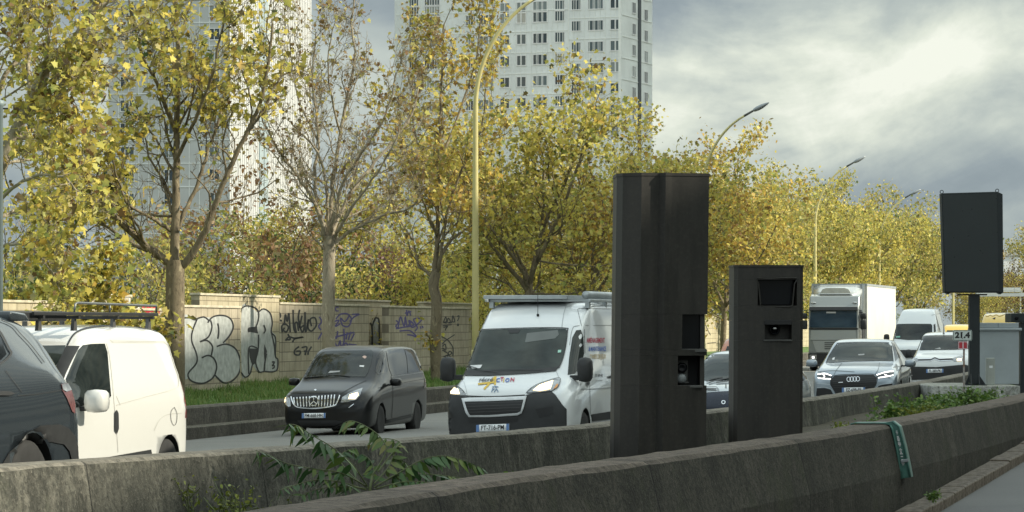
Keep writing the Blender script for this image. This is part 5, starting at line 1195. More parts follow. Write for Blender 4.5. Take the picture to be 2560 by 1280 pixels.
# ------------------------------------------------------------------ street lamps
M_lampy = mat('lamp_post_paint', (.52, .46, .20, 1), .5, var=.12, scale=1.5)
M_lampk = mat('lamp_arm_dark', (.08, .08, .07, 1), .5)
M_lampg = mat('lantern_grey', (.25, .27, .28, 1), .4, metal=.3)
def lamp(label, px, Y, Ht=11.4, zb=.3, arm_px=None, mat_=None):
    p = Vector(((px - CX) / F * Y, Y, zb)); o = thing('street_lamp', label, 'street lamp', p, 0, 'street lamps along the verge')
    Hh = Ht - zb; rd = math.radians
    A = 2.55                                  # reach of the arm over the road
    pts = [(0, 0, 0), (0, 0, 2.2), (0, 0, 4), (0, 0, 6), (.005, 0, Hh - 3.75)]
    for i in range(1, 15):
        t = i / 14; a = t * 1.13
        pts.append((A * (1 - math.cos(a)) / (1 - math.cos(1.13)) * .68, 0, Hh - 3.75 + 3.2 * math.sin(a) / math.sin(1.13)))  # swan neck
    rs = [.105, .1, .095, .085, .075] + [.07 - .025 * i / 14 for i in range(1, 15)]
    mb = MB(); mb.tube(pts, rs, 12); mb.build('pole', mat_ or M_lampy, o, True)
    mb = MB(); mb.lathe([(.18, 0), (.18, .06), (.13, .1), (.125, 1.0), (.105, 1.05)], 16, 'z'); mb.build('base', mat_ or M_lampy, o, True)
    x0, z0 = pts[-1][0], pts[-1][2]; dx, dz = pts[-1][0] - pts[-2][0], pts[-1][2] - pts[-2][2]; l = math.hypot(dx, dz); dx, dz = dx / l, dz / l
    e = (x0 + dx * .42, 0, z0 + dz * .4)
    mb = MB(); mb.tube([(x0, 0, z0), e], [.05, .045], 10); mb.build('arm_end', M_lampk, o, True)
    # lantern: flattened teardrop along the arm
    vs, fs = [], []; n = 12; prof = [(0, .05), (.08, .12), (.22, .16), (.45, .15), (.68, .09), (.8, .03)]
    for (s_, r_) in prof:
        for k in range(n):
            a = 2 * math.pi * k / n; yy = r_ * math.cos(a); hh = r_ * .62 * math.sin(a)
            vs.append((e[0] + dx * s_ - dz * hh, yy, e[2] + dz * .85 * s_ + dx * hh))
    for i in range(len(prof) - 1):
        for k in range(n): fs.append((i * n + k, i * n + (k + 1) % n, (i + 1) * n + (k + 1) % n, (i + 1) * n + k))
    fs += [tuple(range(n)), tuple(range((len(prof) - 1) * n, len(prof) * n))]
    mb = MB(); mb.add(vs, fs); hd = mb.build('lantern', M_lampg, o, True)
    mb = MB(); 
    gv = [(e[0] + dx * (.25 + .45 * i) + dz * .098, w_, e[2] + dz * .85 * (.25 + .45 * i) - dx * .098) for i in (0, 1) for w_ in (-.1, .1)]
    mb.add(gv, [(0, 1, 3, 2)]); mb.build('lamp_glass', M_lens, hd)
    return o
lamp('tall yellow lamp post with a curved arm behind the tall white delivery van', 1188.5, 98, 12.0)
lamp('yellow lamp post whose curved arm rises just above the taller black cabinet', 1757, 143)
lamp('lamp post whose arm rises from the tree tops above the lorry', 2038, 188)
lamp('lamp post half sunk in the tree crowns, beside the black sign panel', 2198, 228, 11.2)
lamp('yellow lamp post standing below the black sign panel beside the scribbled far wall', 2383, 272, 11)
lamp('small pale far lamp post with a curved top at the right edge', 2551, 420, 9.0, arm_px=0, mat_=mat('pale_post', (.45, .47, .42, 1), .5))

# ------------------------------------------------------------------ black cabinets in the median
def dirtyblack(name, base, hi):
    t = NT(name); co = t.coord(); f = t.noise(2.2, 6, .65, t.coord((3, 3, .35))); f2 = t.noise(22, 5, .7, co)
    k = t.ramp(f, [(.35, base), (.7, hi)]); k = t.mix(t.ramp(f2, [(.5, g(0)), (.75, g(.4))]), k, tuple(x * 1.8 for x in hi[:3]) + (1,))
    t.set(Base_Color=k, Specular_IOR_Level=.4); t.put(t.b.inputs['Roughness'], t.math('ADD', .38, t.math('MULTIPLY', f, .3)))
    return t.m
M_cab = dirtyblack('black_cabinet_shell', (.0125, .0115, .0095, 1), (.028, .025, .021, 1))
M_cabd = mat('cabinet_recess', (.004, .004, .005, 1), .6, var=0)
M_cabglass = mat('cabinet_glass', (.005, .006, .008, 1), .2, var=0, spec=.15)
M_cabl = mat('cabinet_grey', (.05, .05, .047, 1), .6, var=.3, scale=6)

# taller one: faceted column
Yc = 38.5; s_ = F / Yc
p0 = P(1648, YH, Yc); o = thing('roadside_cabinet', 'taller black faceted cabinet with two square openings low on its right side', 'cabinet', (p0.x, p0.y, .1), rad(2), 'black cabinets in the median')
X = lambda px: (px - 1648) / s_
Zc = lambda py: EYE - (py - YH) / s_ - .1
plan = [(X(1534), .12), (X(1547), -.02), (X(1592), -.16), (X(1636), -.10), (X(1652), -.165), (X(1668), -.135), (X(1764), .02), (X(1764), .75), (X(1534), .75)]
H1 = Zc(441); zA, zB = Zc(786), Zc(874); zC, zD = Zc(889), Zc(964)
def ring(pl, z, dx=0): return [(x + dx * z, y, z) for x, y in pl]
mb = MB(); lean = .012
nt = len(plan)
def lev(mb, pl, z0, z1):
    n = len(pl); A = ring(pl, z0, lean); Bq = ring(pl, z1, lean); mb.add(A + Bq, [tuple(range(n))[::-1], tuple(range(n, 2 * n))] + [(i, (i + 1) % n, n + (i + 1) % n, n + i) for i in range(n)])
xo = X(1699); xo2 = X(1689)
def yat(x): return float(np.interp(x, [p[0] for p in plan[:7]], [p[1] for p in plan[:7]]))
full = plan
cutA = plan[:6] + [(xo, yat(xo)), (xo, .75), (X(1534), .75)]           # beside the upper opening
cutC = plan[:6] + [(xo2, yat(xo2)), (xo2, .75), (X(1534), .75)]
lev(mb, full, -.2, zD); lev(mb, cutC, zD + .001, zC); lev(mb, full, zC + .001, zB); lev(mb, cutA, zB + .001, zA); lev(mb, full, zA + .001, H1)
mb.build('shell', M_cab, o)
mb = MB(); capb = [(x * 1.012, y * 1.02 - (.005 if y < .5 else -.005)) for x, y in plan]; lev(mb, capb, H1 + .001, H1 + .035); mb.build('top_cap', M_cab, o)
# upper opening: dark glass set back, side strut, sill; lower opening: camera on a bracket
mb = MB(); mb.box(xo - .02, X(1753), .12, .15, zB - .02, zA + .02); g1 = mb.build('window_glass', M_cabglass, o)
mb = MB(); mb.box(X(1752), X(1763.3), .06, .6, zB - .015, zA + .015); mb.build('window_post', M_cab, o)
mb = MB(); mb.box(xo - .01, X(1766), -.03, .2, zB - .03, zB + .008); mb.build('window_sill', M_cabl, o, bevel=.005)
mb = MB(); mb.box(xo2 - .02, X(1763.2), .42, .5, zD - .02, zC + .02); mb.build('recess_back', M_cabd, o)
mb = MB(); mb.box(X(1752), X(1763.3), .1, .41, zD - .015, zC + .015); mb.build('recess_side', M_cab, o)
mb = MB(); mb.box(X(1692), X(1724), .2, .27, zD + .045, zC - .05); mb.box(X(1690), X(1726), .17, .28, zD + .02, zD + .044); cm = mb.build('camera_bracket', M_cabl, o, bevel=.01)
mb = MB(); mb.lathe([(.055, 0), (.06, -.04), (.05, -.06), (.03, -.055), (.005, -.05)], 20, 'y'); mb.v = [(x + X(1708), y + .2, z + (zC + zD) / 2 + .03) for x, y, z in mb.v]; mb.build('lens', M_cabglass, cm, True)
mb = MB(); mb.lathe([(.05, 0), (.058, -.03), (.045, -.05), (.005, -.045)], 20, 'y'); mb.v = [(x * 1.1 + X(1707), y + .2, z + (zC + zD) / 2 - .09) for x, y, z in mb.v]; mb.build('lens', M_lampg, cm, True)
mb = MB(); mb.prism([(xo2, -.05), (X(1757), -.05), (X(1757), .1), (xo2, .1)], 'z', zD - .03, zD + .004); mb.build('recess_lip', M_cabl, o, bevel=.01)
# shorter one
Yc = 47.5; s_ = F / Yc
p0 = P(1920, YH, Yc); o = thing('roadside_cabinet', 'shorter black cabinet with a wide dark window and a small round lens', 'cabinet', (p0.x, p0.y, .2), rad(3), 'black cabinets in the median')
X = lambda px: (px - 1920) / s_
Zc = lambda py: EYE - (py - YH) / s_ - .2
H2 = Zc(668); pl2 = [(X(1833), .02), (X(1842), -.05), (X(1920), -.085), (X(1998), -.05), (X(2007), .02), (X(2007), .6), (X(1833), .6)]
lean = .004
def yq(x): return float(np.interp(x, [p[0] for p in pl2[:5]], [p[1] for p in pl2[:5]]))
w0_, w1_ = X(1891), X(1990); v0_, v1_ = X(1909), X(1977); ym = .08
def side(a, b): return [(a, yq(a))] + [p for p in pl2[:5] if a < p[0] < b] + [(b, yq(b)), (b, .6), (a, .6)]
mb = MB()
za, zb_, zc_, zd_ = Zc(764), Zc(699), Zc(851), Zc(801)
eps = 1e-3
lev(mb, pl2, -.3, zc_); lev(mb, side(pl2[0][0], v0_), zc_ + eps, zd_); lev(mb, side(v1_, pl2[4][0]), zc_ + eps, zd_); lev(mb, [(v0_ + eps, .16), (v1_ - eps, .16), (v1_ - eps, .6), (v0_ + eps, .6)], zc_ + eps, zd_)
lev(mb, pl2, zd_ + eps, za); lev(mb, side(pl2[0][0], w0_), za + eps, zb_); lev(mb, side(w1_, pl2[4][0]), za + eps, zb_); lev(mb, [(w0_ + eps, .26), (w1_ - eps, .26), (w1_ - eps, .6), (w0_ + eps, .6)], za + eps, zb_)
lev(mb, pl2, zb_ + eps, H2); mb.build('shell', M_cab, o)
mb = MB(); lev(mb, [(x * 1.02, y - (.01 if y < .4 else -.01)) for x, y in pl2], H2 + .001, H2 + .03); mb.build('top_cap', M_cab, o)
mb = MB(); mb.prism([(X(1897), zb_ - .01), (X(1984), zb_ - .01), (X(1979), za + .03), (X(1972), za + .015), (X(1908), za + .015), (X(1901), za + .03)], 'y', .06, .09); mb.build('window_glass', M_cabglass, o)
mb = MB()
q = [(X(1890), zb_ + .02), (X(1991), zb_ + .02), (X(1991), zb_ - .005), (X(1985), zb_ - .06), (X(1980), za + .0), (X(1973), za - .02), (X(1907), za - .02), (X(1900), za), (X(1895), zb_ - .06), (X(1890), zb_ - .005)]
for i in range(len(q)):
    a, b = Vector((q[i][0], -.07, q[i][1])), Vector((q[(i + 1) % len(q)][0], -.07, q[(i + 1) % len(q)][1])); mb.tube([a, b], .011, 6)
mb.build('window_frame', M_cab, o)
mb = MB(); mb.box(v0_ - .01, v1_ + .01, -.10, .1, zc_ - .012, zc_ + .012); mb.build('recess_lip', M_cabl, o, bevel=.004)
mb = MB(); mb.box(v0_, v1_, -.10, .1, zd_ - .06, zd_ + .005); mb.build('recess_hood', M_cabd, o, bevel=.004)
mb = MB(); mb.lathe([(.068, .06), (.075, 0), (.06, -.02), (.055, 0), (.005, .01)], 24, 'y'); mb.v = [(x + X(1939), y + .1, z + (zc_ + zd_) / 2 + .01) for x, y, z in mb.v]; ln = mb.build('lens', M_cabglass, o, True)
mb = MB(); mb.lathe([(.03, .0), (.028, -.016), (.012, -.022), (.002, -.022)], 16, 'y'); mb.v = [(x * 1.3 + X(1939), y + .085, z * .8 + (zc_ + zd_) / 2 + .03) for x, y, z in mb.v]; mb.build('lens_glint', M_chrome, ln, True)

# ------------------------------------------------------------------ white plinth, grey street cabinet, black sign, milepost
M_plinth = concrete('plinth_concrete', (.50, .51, .48, 1), (.24, .24, .21, 1), (.58, .58, .54, 1), streak=.35, topcol=(.32, .32, .28, 1))
Yp = 71.0; s_ = F / Yp
p0 = P(2436, 964, Yp); o = thing('concrete_plinth', 'white painted concrete plinth carrying the black sign post and grey street cabinet', 'plinth', (p0.x, p0.y, 0))
mb = MB(); mb.box(P(2327, 0, Yp).x - p0.x, P(2546, 0, Yp).x - p0.x, -.25, 3.6, 0, p0.z); mb.build('block', M_plinth, o, bevel=.02); ZP = p0.z
M_sign = dirtyblack('sign_black', (.010, .014, .016, 1), (.016, .022, .024, 1))
Ys_ = 71.3; s_ = F / Ys_; p0 = P(2437, 0, Ys_)
o = thing('sign_panel', 'big black sign panel on a single post, bolted to the white plinth', 'sign', (p0.x, p0.y, ZP))
X = lambda px: (px - 2437) / s_
Zs = lambda py: EYE - (py - YH) / s_ - ZP
mb = MB(); mb.box(X(2422), X(2448), -.11, .11, .02, Zs(735)); mb.build('post', M_sign, o, bevel=.01)
pb = MB(); pb.prism([(X(2350), Zs(484)), (X(2490), Zs(480)), (X(2503), Zs(486)), (X(2505), Zs(732)), (X(2358), Zs(732))], 'y', -.22, .12); pn = pb.build('panel', M_sign, o, bevel=.012)
fb = MB(); fb.prism([(X(2353), Zs(488)), (X(2488), Zs(485)), (X(2493), Zs(729)), (X(2361), Zs(729))], 'y', -.232, -.221); fb.build('panel_face', mat('panel_face', (.013, .019, .021, 1), .3, var=.15, scale=1), pn)
for px in (2353.5, 2492):
    mb = MB(); r_ = .034; c_ = (X(px), -.05, Zs(481 if px > 2400 else 484) + r_)
    mb.tube([(c_[0] + r_ * math.cos(a), c_[1], c_[2] + r_ * math.sin(a)) for a in [2 * math.pi * q / 14 for q in range(15)]], .008, 6); mb.build('lifting_eye', M_sign, pn)
for px in (2368, 2498):
    mb = MB(); mb.prism([(X(px - 6), Zs(732)), (X(px + 6), Zs(732)), (X(px), Zs(736))], 'y', -.2, .1); mb.build('corner_foot', M_sign, pn)
mb = MB(); mb.box(X(2393), X(2467), -.06, .0, Zs(738.5), Zs(735)); mb.build('bracket', M_sign, o)
mb = MB(); mb.prism([(X(2412), 0), (X(2463), 0), (X(2463), .03), (X(2449), .2), (X(2448), .24), (X(2422), .24), (X(2421), .2), (X(2412), .03)], 'y', -.02, .02); mb.prism([(-.22, 0), (.22, 0), (.12, .24), (-.12, .24)], 'x', X(2424), X(2427)); mb.prism([(-.22, 0), (.22, 0), (.12, .24), (-.12, .24)], 'x', X(2444), X(2447)); mb.box(X(2411), X(2464), -.24, .24, .0, .018); mb.build('foot', M_sign, o)
Yk = 72.6; s_ = F / Yk; p0 = P(2494, 0, Yk); M_cabg = mat('cabinet_paint', (.33, .37, .39, 1), .55, var=.1, scale=2)
o = thing('street_cabinet', 'pale grey street cabinet with an overhanging lid behind the sign post', 'cabinet', (p0.x, p0.y, ZP))
X = lambda px: (px - 2494) / s_
Zs = lambda py: EYE - (py - YH) / s_ - ZP
mb = MB(); mb.box(X(2436), X(2545), -.15, .75, .0, Zs(826)); mb.build('casing', M_cabg, o, bevel=.015)
mb = MB(); mb.box(X(2432), X(2552), -.20, .82, Zs(827) + .003, Zs(820)); mb.build('lid', M_cabg, o, bevel=.015)
mb = MB(); mb.box(X(2440), X(2493), -.12, .7, Zs(820) + .002, Zs(807)); mb.box(X(2493.6), X(2545), -.12, .7, Zs(820) + .002, Zs(807)); mb.build('roof_vent', M_cabg, o, bevel=.012)
mb = MB(); mb.box(X(2544), X(2546.2), -.12, .7, .05, Zs(832)); mb.build('door_edge', mat('cabinet_edge', (.22, .22, .17, 1), .6), o)
Yk2 = 71.6; p1 = P(2476, 0, Yk2); s2 = F / Yk2
o = thing('meter_box', 'slim pale meter box with a small label, beside the black sign post', 'meter box', (p1.x, p1.y, ZP))
mb = MB(); mb.box(-.09, .085, -.08, .1, 0, (960 - 892) / s2); mb.build('casing', mat('meter_paint', (.34, .36, .33, 1), .6), o, bevel=.015)
mb = MB(); mb.box(-.035, .035, -.084, -.0805, .36, .41); mb.build('label_plate', M_plate, o)
# milepost
Ym = 66.0; s_ = F / Ym; p0 = P(2405, 0, Ym); o = thing('milepost', 'small white milepost sign reading 21.4 over a red square on a rusty post', 'sign', (p0.x, p0.y, zsoil(66) - .1), rad(4))
zb0 = zsoil(66) - .1
X = lambda px: (px - 2405) / s_
Zs = lambda py: EYE - (py - YH) / s_ - zb0
def rrect(x0, x1, z0, z1, r):
    out = []
    for (cx_, cz_, a0) in ((x1 - r, z1 - r, 0), (x0 + r, z1 - r, 90), (x0 + r, z0 + r, 180), (x1 - r, z0 + r, 270)):
        for k in range(4): a = rad(a0 + 30 * k); out.append((cx_ + r * math.cos(a), cz_ + r * math.sin(a)))
    return out
mb = MB(); mb.box(X(2408.5), X(2412.5), .005, .04, 0, Zs(828)); 
t = NT('rusty_galvanised'); t.set(Base_Color=t.ramp(t.noise(9, 6, .7), [(.4, (.3, .3, .29, 1)), (.6, (.22, .13, .09, 1))]), Roughness=.7); mb.build('post', t.m, o)
mb = MB(); mb.prism(rrect(X(2381.5), X(2430), Zs(852), Zs(825), .03), 'y', -.02, .0); pl = mb.build('white_plate', mat('sign_white', (.55, .60, .57, 1), .5, var=.08), o)
mb = MB()
def rim(mb, x0, x1, z0, z1, r, w_, y):
    A = rrect(x0, x1, z0, z1, r); Bq = rrect(x0 + w_, x1 - w_, z0 + w_, z1 - w_, max(.004, r - w_)); n = len(A)
    mb.add([(x, y, z) for x, z in A] + [(x, y, z) for x, z in Bq], [(i, (i + 1) % n, n + (i + 1) % n, n + i) for i in range(n)])
rim(mb, X(2382.2), X(2429.3), Zs(851.3), Zs(825.7), .026, .012, -.0215); mb.build('plate_border', mat('border_grey', (.10, .13, .12, 1), .6), pl)
v, f = text_mesh('21.4', .15, 0, 0, .008); mb = MB(); mb.add([(x * 1.12 + X(2405.5), -.0225, z + Zs(838.4)) for x, z, _ in v], f); mb.build('digits', M_ptext, pl)
mb = MB()
for (px, py) in ((2405.5, 831), (2406, 846)): mb.lathe([(.008, -.03), (.008, -.0215), (.001, -.03)], 8, 'y'); mb.v[-24:] = [(x + X(px), y, z + Zs(py)) for x, y, z in mb.v[-24:]]
mb.build('bolts', M_grille, pl)
mb = MB(); mb.prism(rrect(X(2395), X(2419), Zs(873), Zs(853.5), .014), 'y', -.02, .0); rp = mb.build('red_plate', mat('sign_red', (.42, .035, .05, 1), .5, var=.1), o)
mb = MB(); rim(mb, X(2395.6), X(2418.4), Zs(872.4), Zs(854.1), .012, .009, -.0212); mb.box(X(2406.2), X(2408.0), -.0222, -.0203, Zs(870.5), Zs(856)); mb.build('plate_marking', M_plate, rp)
# black camera housing at the right edge
Yk = 78; s_ = F / Yk; p0 = P(2552, 0, Yk); o = thing('camera_housing', 'black boxy camera housing cut by the right edge beside the grey street cabinet', 'camera housing', (p0.x, p0.y, .4))
X = lambda px: (px - 2552) / s_
Zs = lambda py: EYE - (py - YH) / s_ - .4
mb = MB(); mb.box(X(2525), X(2600), -.2, .8, Zs(806), Zs(783)); hb = mb.build('head', M_sign, o, bevel=.015)
mb = MB(); mb.box(X(2549), X(2600), -.15, .7, 0, Zs(806) - .002); mb.build('column', M_sign, o, bevel=.01)
mb = MB(); mb.lathe([(.04, .0), (.045, -.03), (.035, -.035), (.003, -.03)], 16, 'y'); mb.v = [(x + X(2538), y - .2, z + Zs(795)) for x, y, z in mb.v]; mb.build('lens', M_cabglass, hb, True)
# gantry in the distance
Yg = 300; s_ = F / Yg; p0 = P(2585, 0, Yg); o = thing('road_gantry', 'grey overhead road gantry beam far off at the right edge, partly behind the black sign', 'gantry', (p0.x, p0.y, 0))
X = lambda px: (px - 2585) / s_
Zs = lambda py: EYE - (py - YH) / s_
M_gan = mat('gantry_grey', (.42, .45, .45, 1), .6)
mb = MB(); mb.box(X(2440), X(2760), -.3, .3, Zs(741), Zs(732)); mb.build('beam', M_gan, o)
mb = MB(); mb.box(-.2, .2, -.2, .2, 0, Zs(741) - .01); mb.build('post', M_gan, o)
sb = MB(); sb.box(X(2500), X(2551), -.34, -.31, Zs(730), Zs(719)); sn = sb.build('sign_board', M_gan, o)
mb = MB()
for (a, b) in ((2502, 2532), (2536, 2550)):
    for k in range(3): mb.box(X(a), X(b), -.352, -.341, Zs(729 - 3.6 * k), Zs(727.2 - 3.6 * k))
mb.build('sign_slats', mat('pale_slats', (.62, .65, .65, 1), .5), sn)
# grey post at the left edge
p0 = P(-3, 0, 60); o = thing('grey_post', 'slim grey-green post with a rounded cap at the left picture edge', 'post', (p0.x, p0.y, 0))
zt_ = EYE - (250 - YH) / F * 60
mb = MB(); mb.lathe([(.075, 0), (.075, zt_ - .12), (.1, zt_ - .1), (.1, zt_ - .03), (.06, zt_), (.002, zt_ + .01)], 20, 'z'); mb.build('shaft', mat('post_green_grey', (.20, .25, .25, 1), .5), o, True)
mb = MB(); mb.lathe([(.015, 0), (.015, .09), (.001, .1)], 8, 'x'); mb.v = [(x + .07, y, z + zt_ - .15) for x, y, z in mb.v]; mb.build('bolt', M_grille, o)
# green steel strap over the near barrier, dark one over the far barrier
M_green = mat('strap_green', (.06, .15, .125, 1), .4, metal=.3, var=.3, scale=7)
def strap(label, d0, Y, prof, depth, w_, m):
    """folded steel channel hooked over a barrier: prof is the barrier outline, depth how far the channel stands off it"""
    a = off(d0, Y); sl_ = slope(Y); l = math.hypot(1, sl_); nx = Vector((1 / l, -sl_ / l, 0))
    o = thing('barrier_strap', label, 'steel strap', a, math.atan2(nx.y, nx.x), 'steel straps over barrier joints')
    n = len(prof); outer = []
    for i in range(n):
        a_, b_ = Vector(prof[max(i - 1, 0)]), Vector(prof[min(i + 1, n - 1)]); d_ = (b_ - a_).normalized(); q = Vector(prof[i]) + Vector((-d_.y, d_.x)) * depth[i]; outer.append((q.x, q.y))
    mb = MB(); V = []
    for y in (-w_ / 2, w_ / 2): V += [(x, y, z) for x, z in prof] + [(x, y, z) for x, z in outer]
    m2 = 2 * n; fs = []
    for i in range(n - 1):
        fs += [(i, i + 1, n + i + 1, n + i), (m2 + i, m2 + n + i, m2 + n + i + 1, m2 + i + 1), (n + i, n + i + 1, m2 + n + i + 1, m2 + n + i), (i, m2 + i, m2 + i + 1, i + 1)]
    fs += [(0, n, m2 + n, m2), (n - 1, m2 + n - 1, m2 + m2 - 1, m2 - 1)]
    mb.add(V, fs); mb.build('channel', m, o, bevel=.012); return o, outer
pr = [(-.04, .5), (-.02, .70), (0.01, .806), (.06, .812), (.30, .812), (.42, .808), (.485, .795), (.508, .755), (.56, .52), (.60, .30), (.625, .14)]
dp = [.012, .012, .014, .016, .018, .022, .06, .095, .105, .11, .115]
o, ou = strap('green steel strap bent over the top of the dark near barrier', ND, 43.0, pr, dp, .24, M_green)
lip = MB(); lip.tube([(x, -.132, z) for x, z in ou[6:]], .014, 6); lip.build('flange', M_green, o, True)
lip = MB(); lip.tube([(x + .006, -.132, z) for x, z in pr[6:]], .016, 6); lip.build('flange', M_green, o, True)
mb = MB(); mb.box(-.05, .05, -.03, .0, -.02, .02); mb.build('lug', M_lampg, o, bevel=.008, loc=(.67, -.125, .36), rot=(0, rad(-12), 0))
rr = random.Random(3); mb = MB()
for k in range(26):                                   # worn vertical lettering, no longer readable
    z = .72 - k * .0165; x = float(np.interp(z, [.14, .30, .52, .755], [.625, .60, .56, .508])) + .052; w2 = rr.uniform(.006, .017)
    if rr.random() < .85: mb.box(x - w2, x + w2, -.1335, -.119, z, z + rr.uniform(.006, .013))
mb.build('lettering', mat('strap_lettering', g(.6), .6, var=.1), o)
strap('dark steel strap bent over the far barrier near the white plinth', 0, 74, [(-.06, .4), (-.055, .68), (-.02, .712), (.25, .71), (.30, .66), (.36, .3)], [.01, .012, .012, .014, .03, .03], .2, M_trim)

# ------------------------------------------------------------------ vegetation
def leafmat(name, stops, trans=.38, var_scale=.7):
    t = NT(name); ge = t.node('ShaderNodeNewGeometry'); oi = t.node('ShaderNodeObjectInfo')
    n = t.noise(var_scale, 3, .5, t.coord(out='Object'))
    f = t.math('ADD', t.math('MULTIPLY', ge.outputs['Random Per Island'], .85), t.math('MULTIPLY', t.math('SUBTRACT', n, .40, True), .9), True)
    f = t.math('ADD', f, t.math('MULTIPLY', t.math('SUBTRACT', oi.outputs['Random'], .5), .14), True)
    k = t.ramp(f, stops); t.set(Base_Color=k, Roughness=.5, Specular_IOR_Level=.35)
    tr = t.node('ShaderNodeBsdfTranslucent'); t.put(tr.inputs[0], t.mix(.5, k, (.5, .5, .08, 1), 'MULTIPLY') if False else k)
    mx = t.node('ShaderNodeMixShader'); mx.inputs[0].default_value = trans
    t.put(mx.inputs[1], t.b.outputs[0]); t.put(mx.inputs[2], tr.outputs[0]); t.put(t.n['Material Output'].inputs[0], mx.outputs[0]); return t.m
BR = (.20, .115, .045, 1); OR_ = (.55, .35, .07, 1); YE = (.72, .59, .12, 1); YG = (.56, .52, .13, 1); GR = (.25, .295, .08, 1); DG = (.075, .115, .03, 1); OL = (.31, .27, .115, 1)
M_leafY = leafmat('leaf_yellow_green', [(.04, BR), (.13, (.12, .11, .04, 1)), (.22, YG), (.32, YE), (.40, OL), (.48, YE), (.56, YG), (.64, GR), (.72, YE), (.8, (.14, .12, .04, 1)), (.86, YG), (.93, OR_), (1, DG)])
M_leafO = leafmat('leaf_orange_yellow', [(.04, BR), (.14, OR_), (.26, (.15, .11, .04, 1)), (.38, YE), (.5, OL), (.6, YE), (.7, OR_), (.8, YG), (.9, GR), (1, OL)])
M_leafB = leafmat('leaf_brown_sparse', [(.1, BR), (.35, (.24, .16, .06, 1)), (.55, OL), (.75, YG), (1, OR_)])
M_leafG = leafmat('leaf_olive_green', [(.05, BR), (.15, OL), (.26, YG), (.36, OL), (.46, YE), (.56, OL), (.64, GR), (.74, YE), (.82, OL), (.9, GR), (1, DG)])
M_leafG2 = leafmat('leaf_dark_green', [(.05, DG), (.4, (.08, .13, .03, 1)), (.6, GR), (.8, DG), (1, (.04, .065, .02, 1))], .25)
M_leafR = leafmat('leaf_rust', [(.05, BR), (.35, (.26, .14, .07, 1)), (.6, OL), (.8, (.2, .1, .06, 1)), (1, GR)])
M_leafM = leafmat('leaf_mauve', [(.1, (.16, .08, .07, 1)), (.5, (.22, .13, .10, 1)), (.8, (.17, .11, .06, 1)), (1, OL)])
def barkmat(name, base, dark, pale):
    t = NT(name); co = t.coord(); f = t.noise(5, 6, .6, t.coord((1, 1, .5)), 1.0); f2 = t.noise(25, 5, .7, t.coord((1, 1, .4)))
    k = t.ramp(f, [(.36, dark), (.46, base), (.58, base), (.66, pale)]); k = t.mix(t.ramp(f2, [(.5, g(0)), (.7, g(.5))]), k, dark)
    t.set(Base_Color=k, Roughness=.9, Specular_IOR_Level=.2); t.bump(f2, .6, .03); return t.m
M_bark = barkmat('plane_bark', (.20, .165, .11, 1), (.085, .07, .05, 1), (.36, .31, .20, 1))
M_bark2 = barkmat('dark_bark', (.09, .075, .055, 1), (.04, .034, .027, 1), (.14, .12, .09, 1))
M_twig = barkmat('pale_bark', (.31, .27, .20, 1), (.15, .125, .09, 1), (.48, .43, .32, 1))

LEAF = np.array([(0, 0, 0), (.02, .34, -.03), (.30, .26, -.01), (.42, .52, -.09), (.58, .22, -.02), (1, 0, -.12), (.58, -.22, -.02), (.42, -.52, -.09), (.30, -.26, -.01), (.02, -.34, -.03)], dtype=np.float32)
OVAL = np.array([(0, 0, 0), (.3, .22, -.02), (.7, .2, -.04), (1, 0, -.1), (.7, -.2, -.04), (.3, -.22, -.02)], dtype=np.float32)
def leaves(name, pts, size, m, parent, rng, shape=LEAF, droop=.5, sjit=.42):
    n = len(pts)
    if n == 0: return None
    pts = np.asarray(pts, dtype=np.float32)
    a = rng.uniform(0, 2 * np.pi, n); el = rng.normal(-droop, .55, n)
    dx = np.stack([np.cos(a) * np.cos(el), np.sin(a) * np.cos(el), np.sin(el)], 1)
    rv = rng.normal(0, 1, (n, 3)); rv[:, 2] *= 1.4; dy = np.cross(rv, dx); dy /= np.linalg.norm(dy, axis=1, keepdims=True) + 1e-9
    dz = np.cross(dx, dy); sz = size * (1 + rng.normal(0, sjit, n)).clip(.4, 1.9)
    k = len(shape); V = pts[:, None, :] + sz[:, None, None] * (dx[:, None, :] * shape[None, :, 0:1] + dy[:, None, :] * shape[None, :, 1:2] + dz[:, None, :] * shape[None, :, 2:3])
    return npmesh(name, V.reshape(-1, 3), np.arange(n * k).reshape(n, k), m, parent)

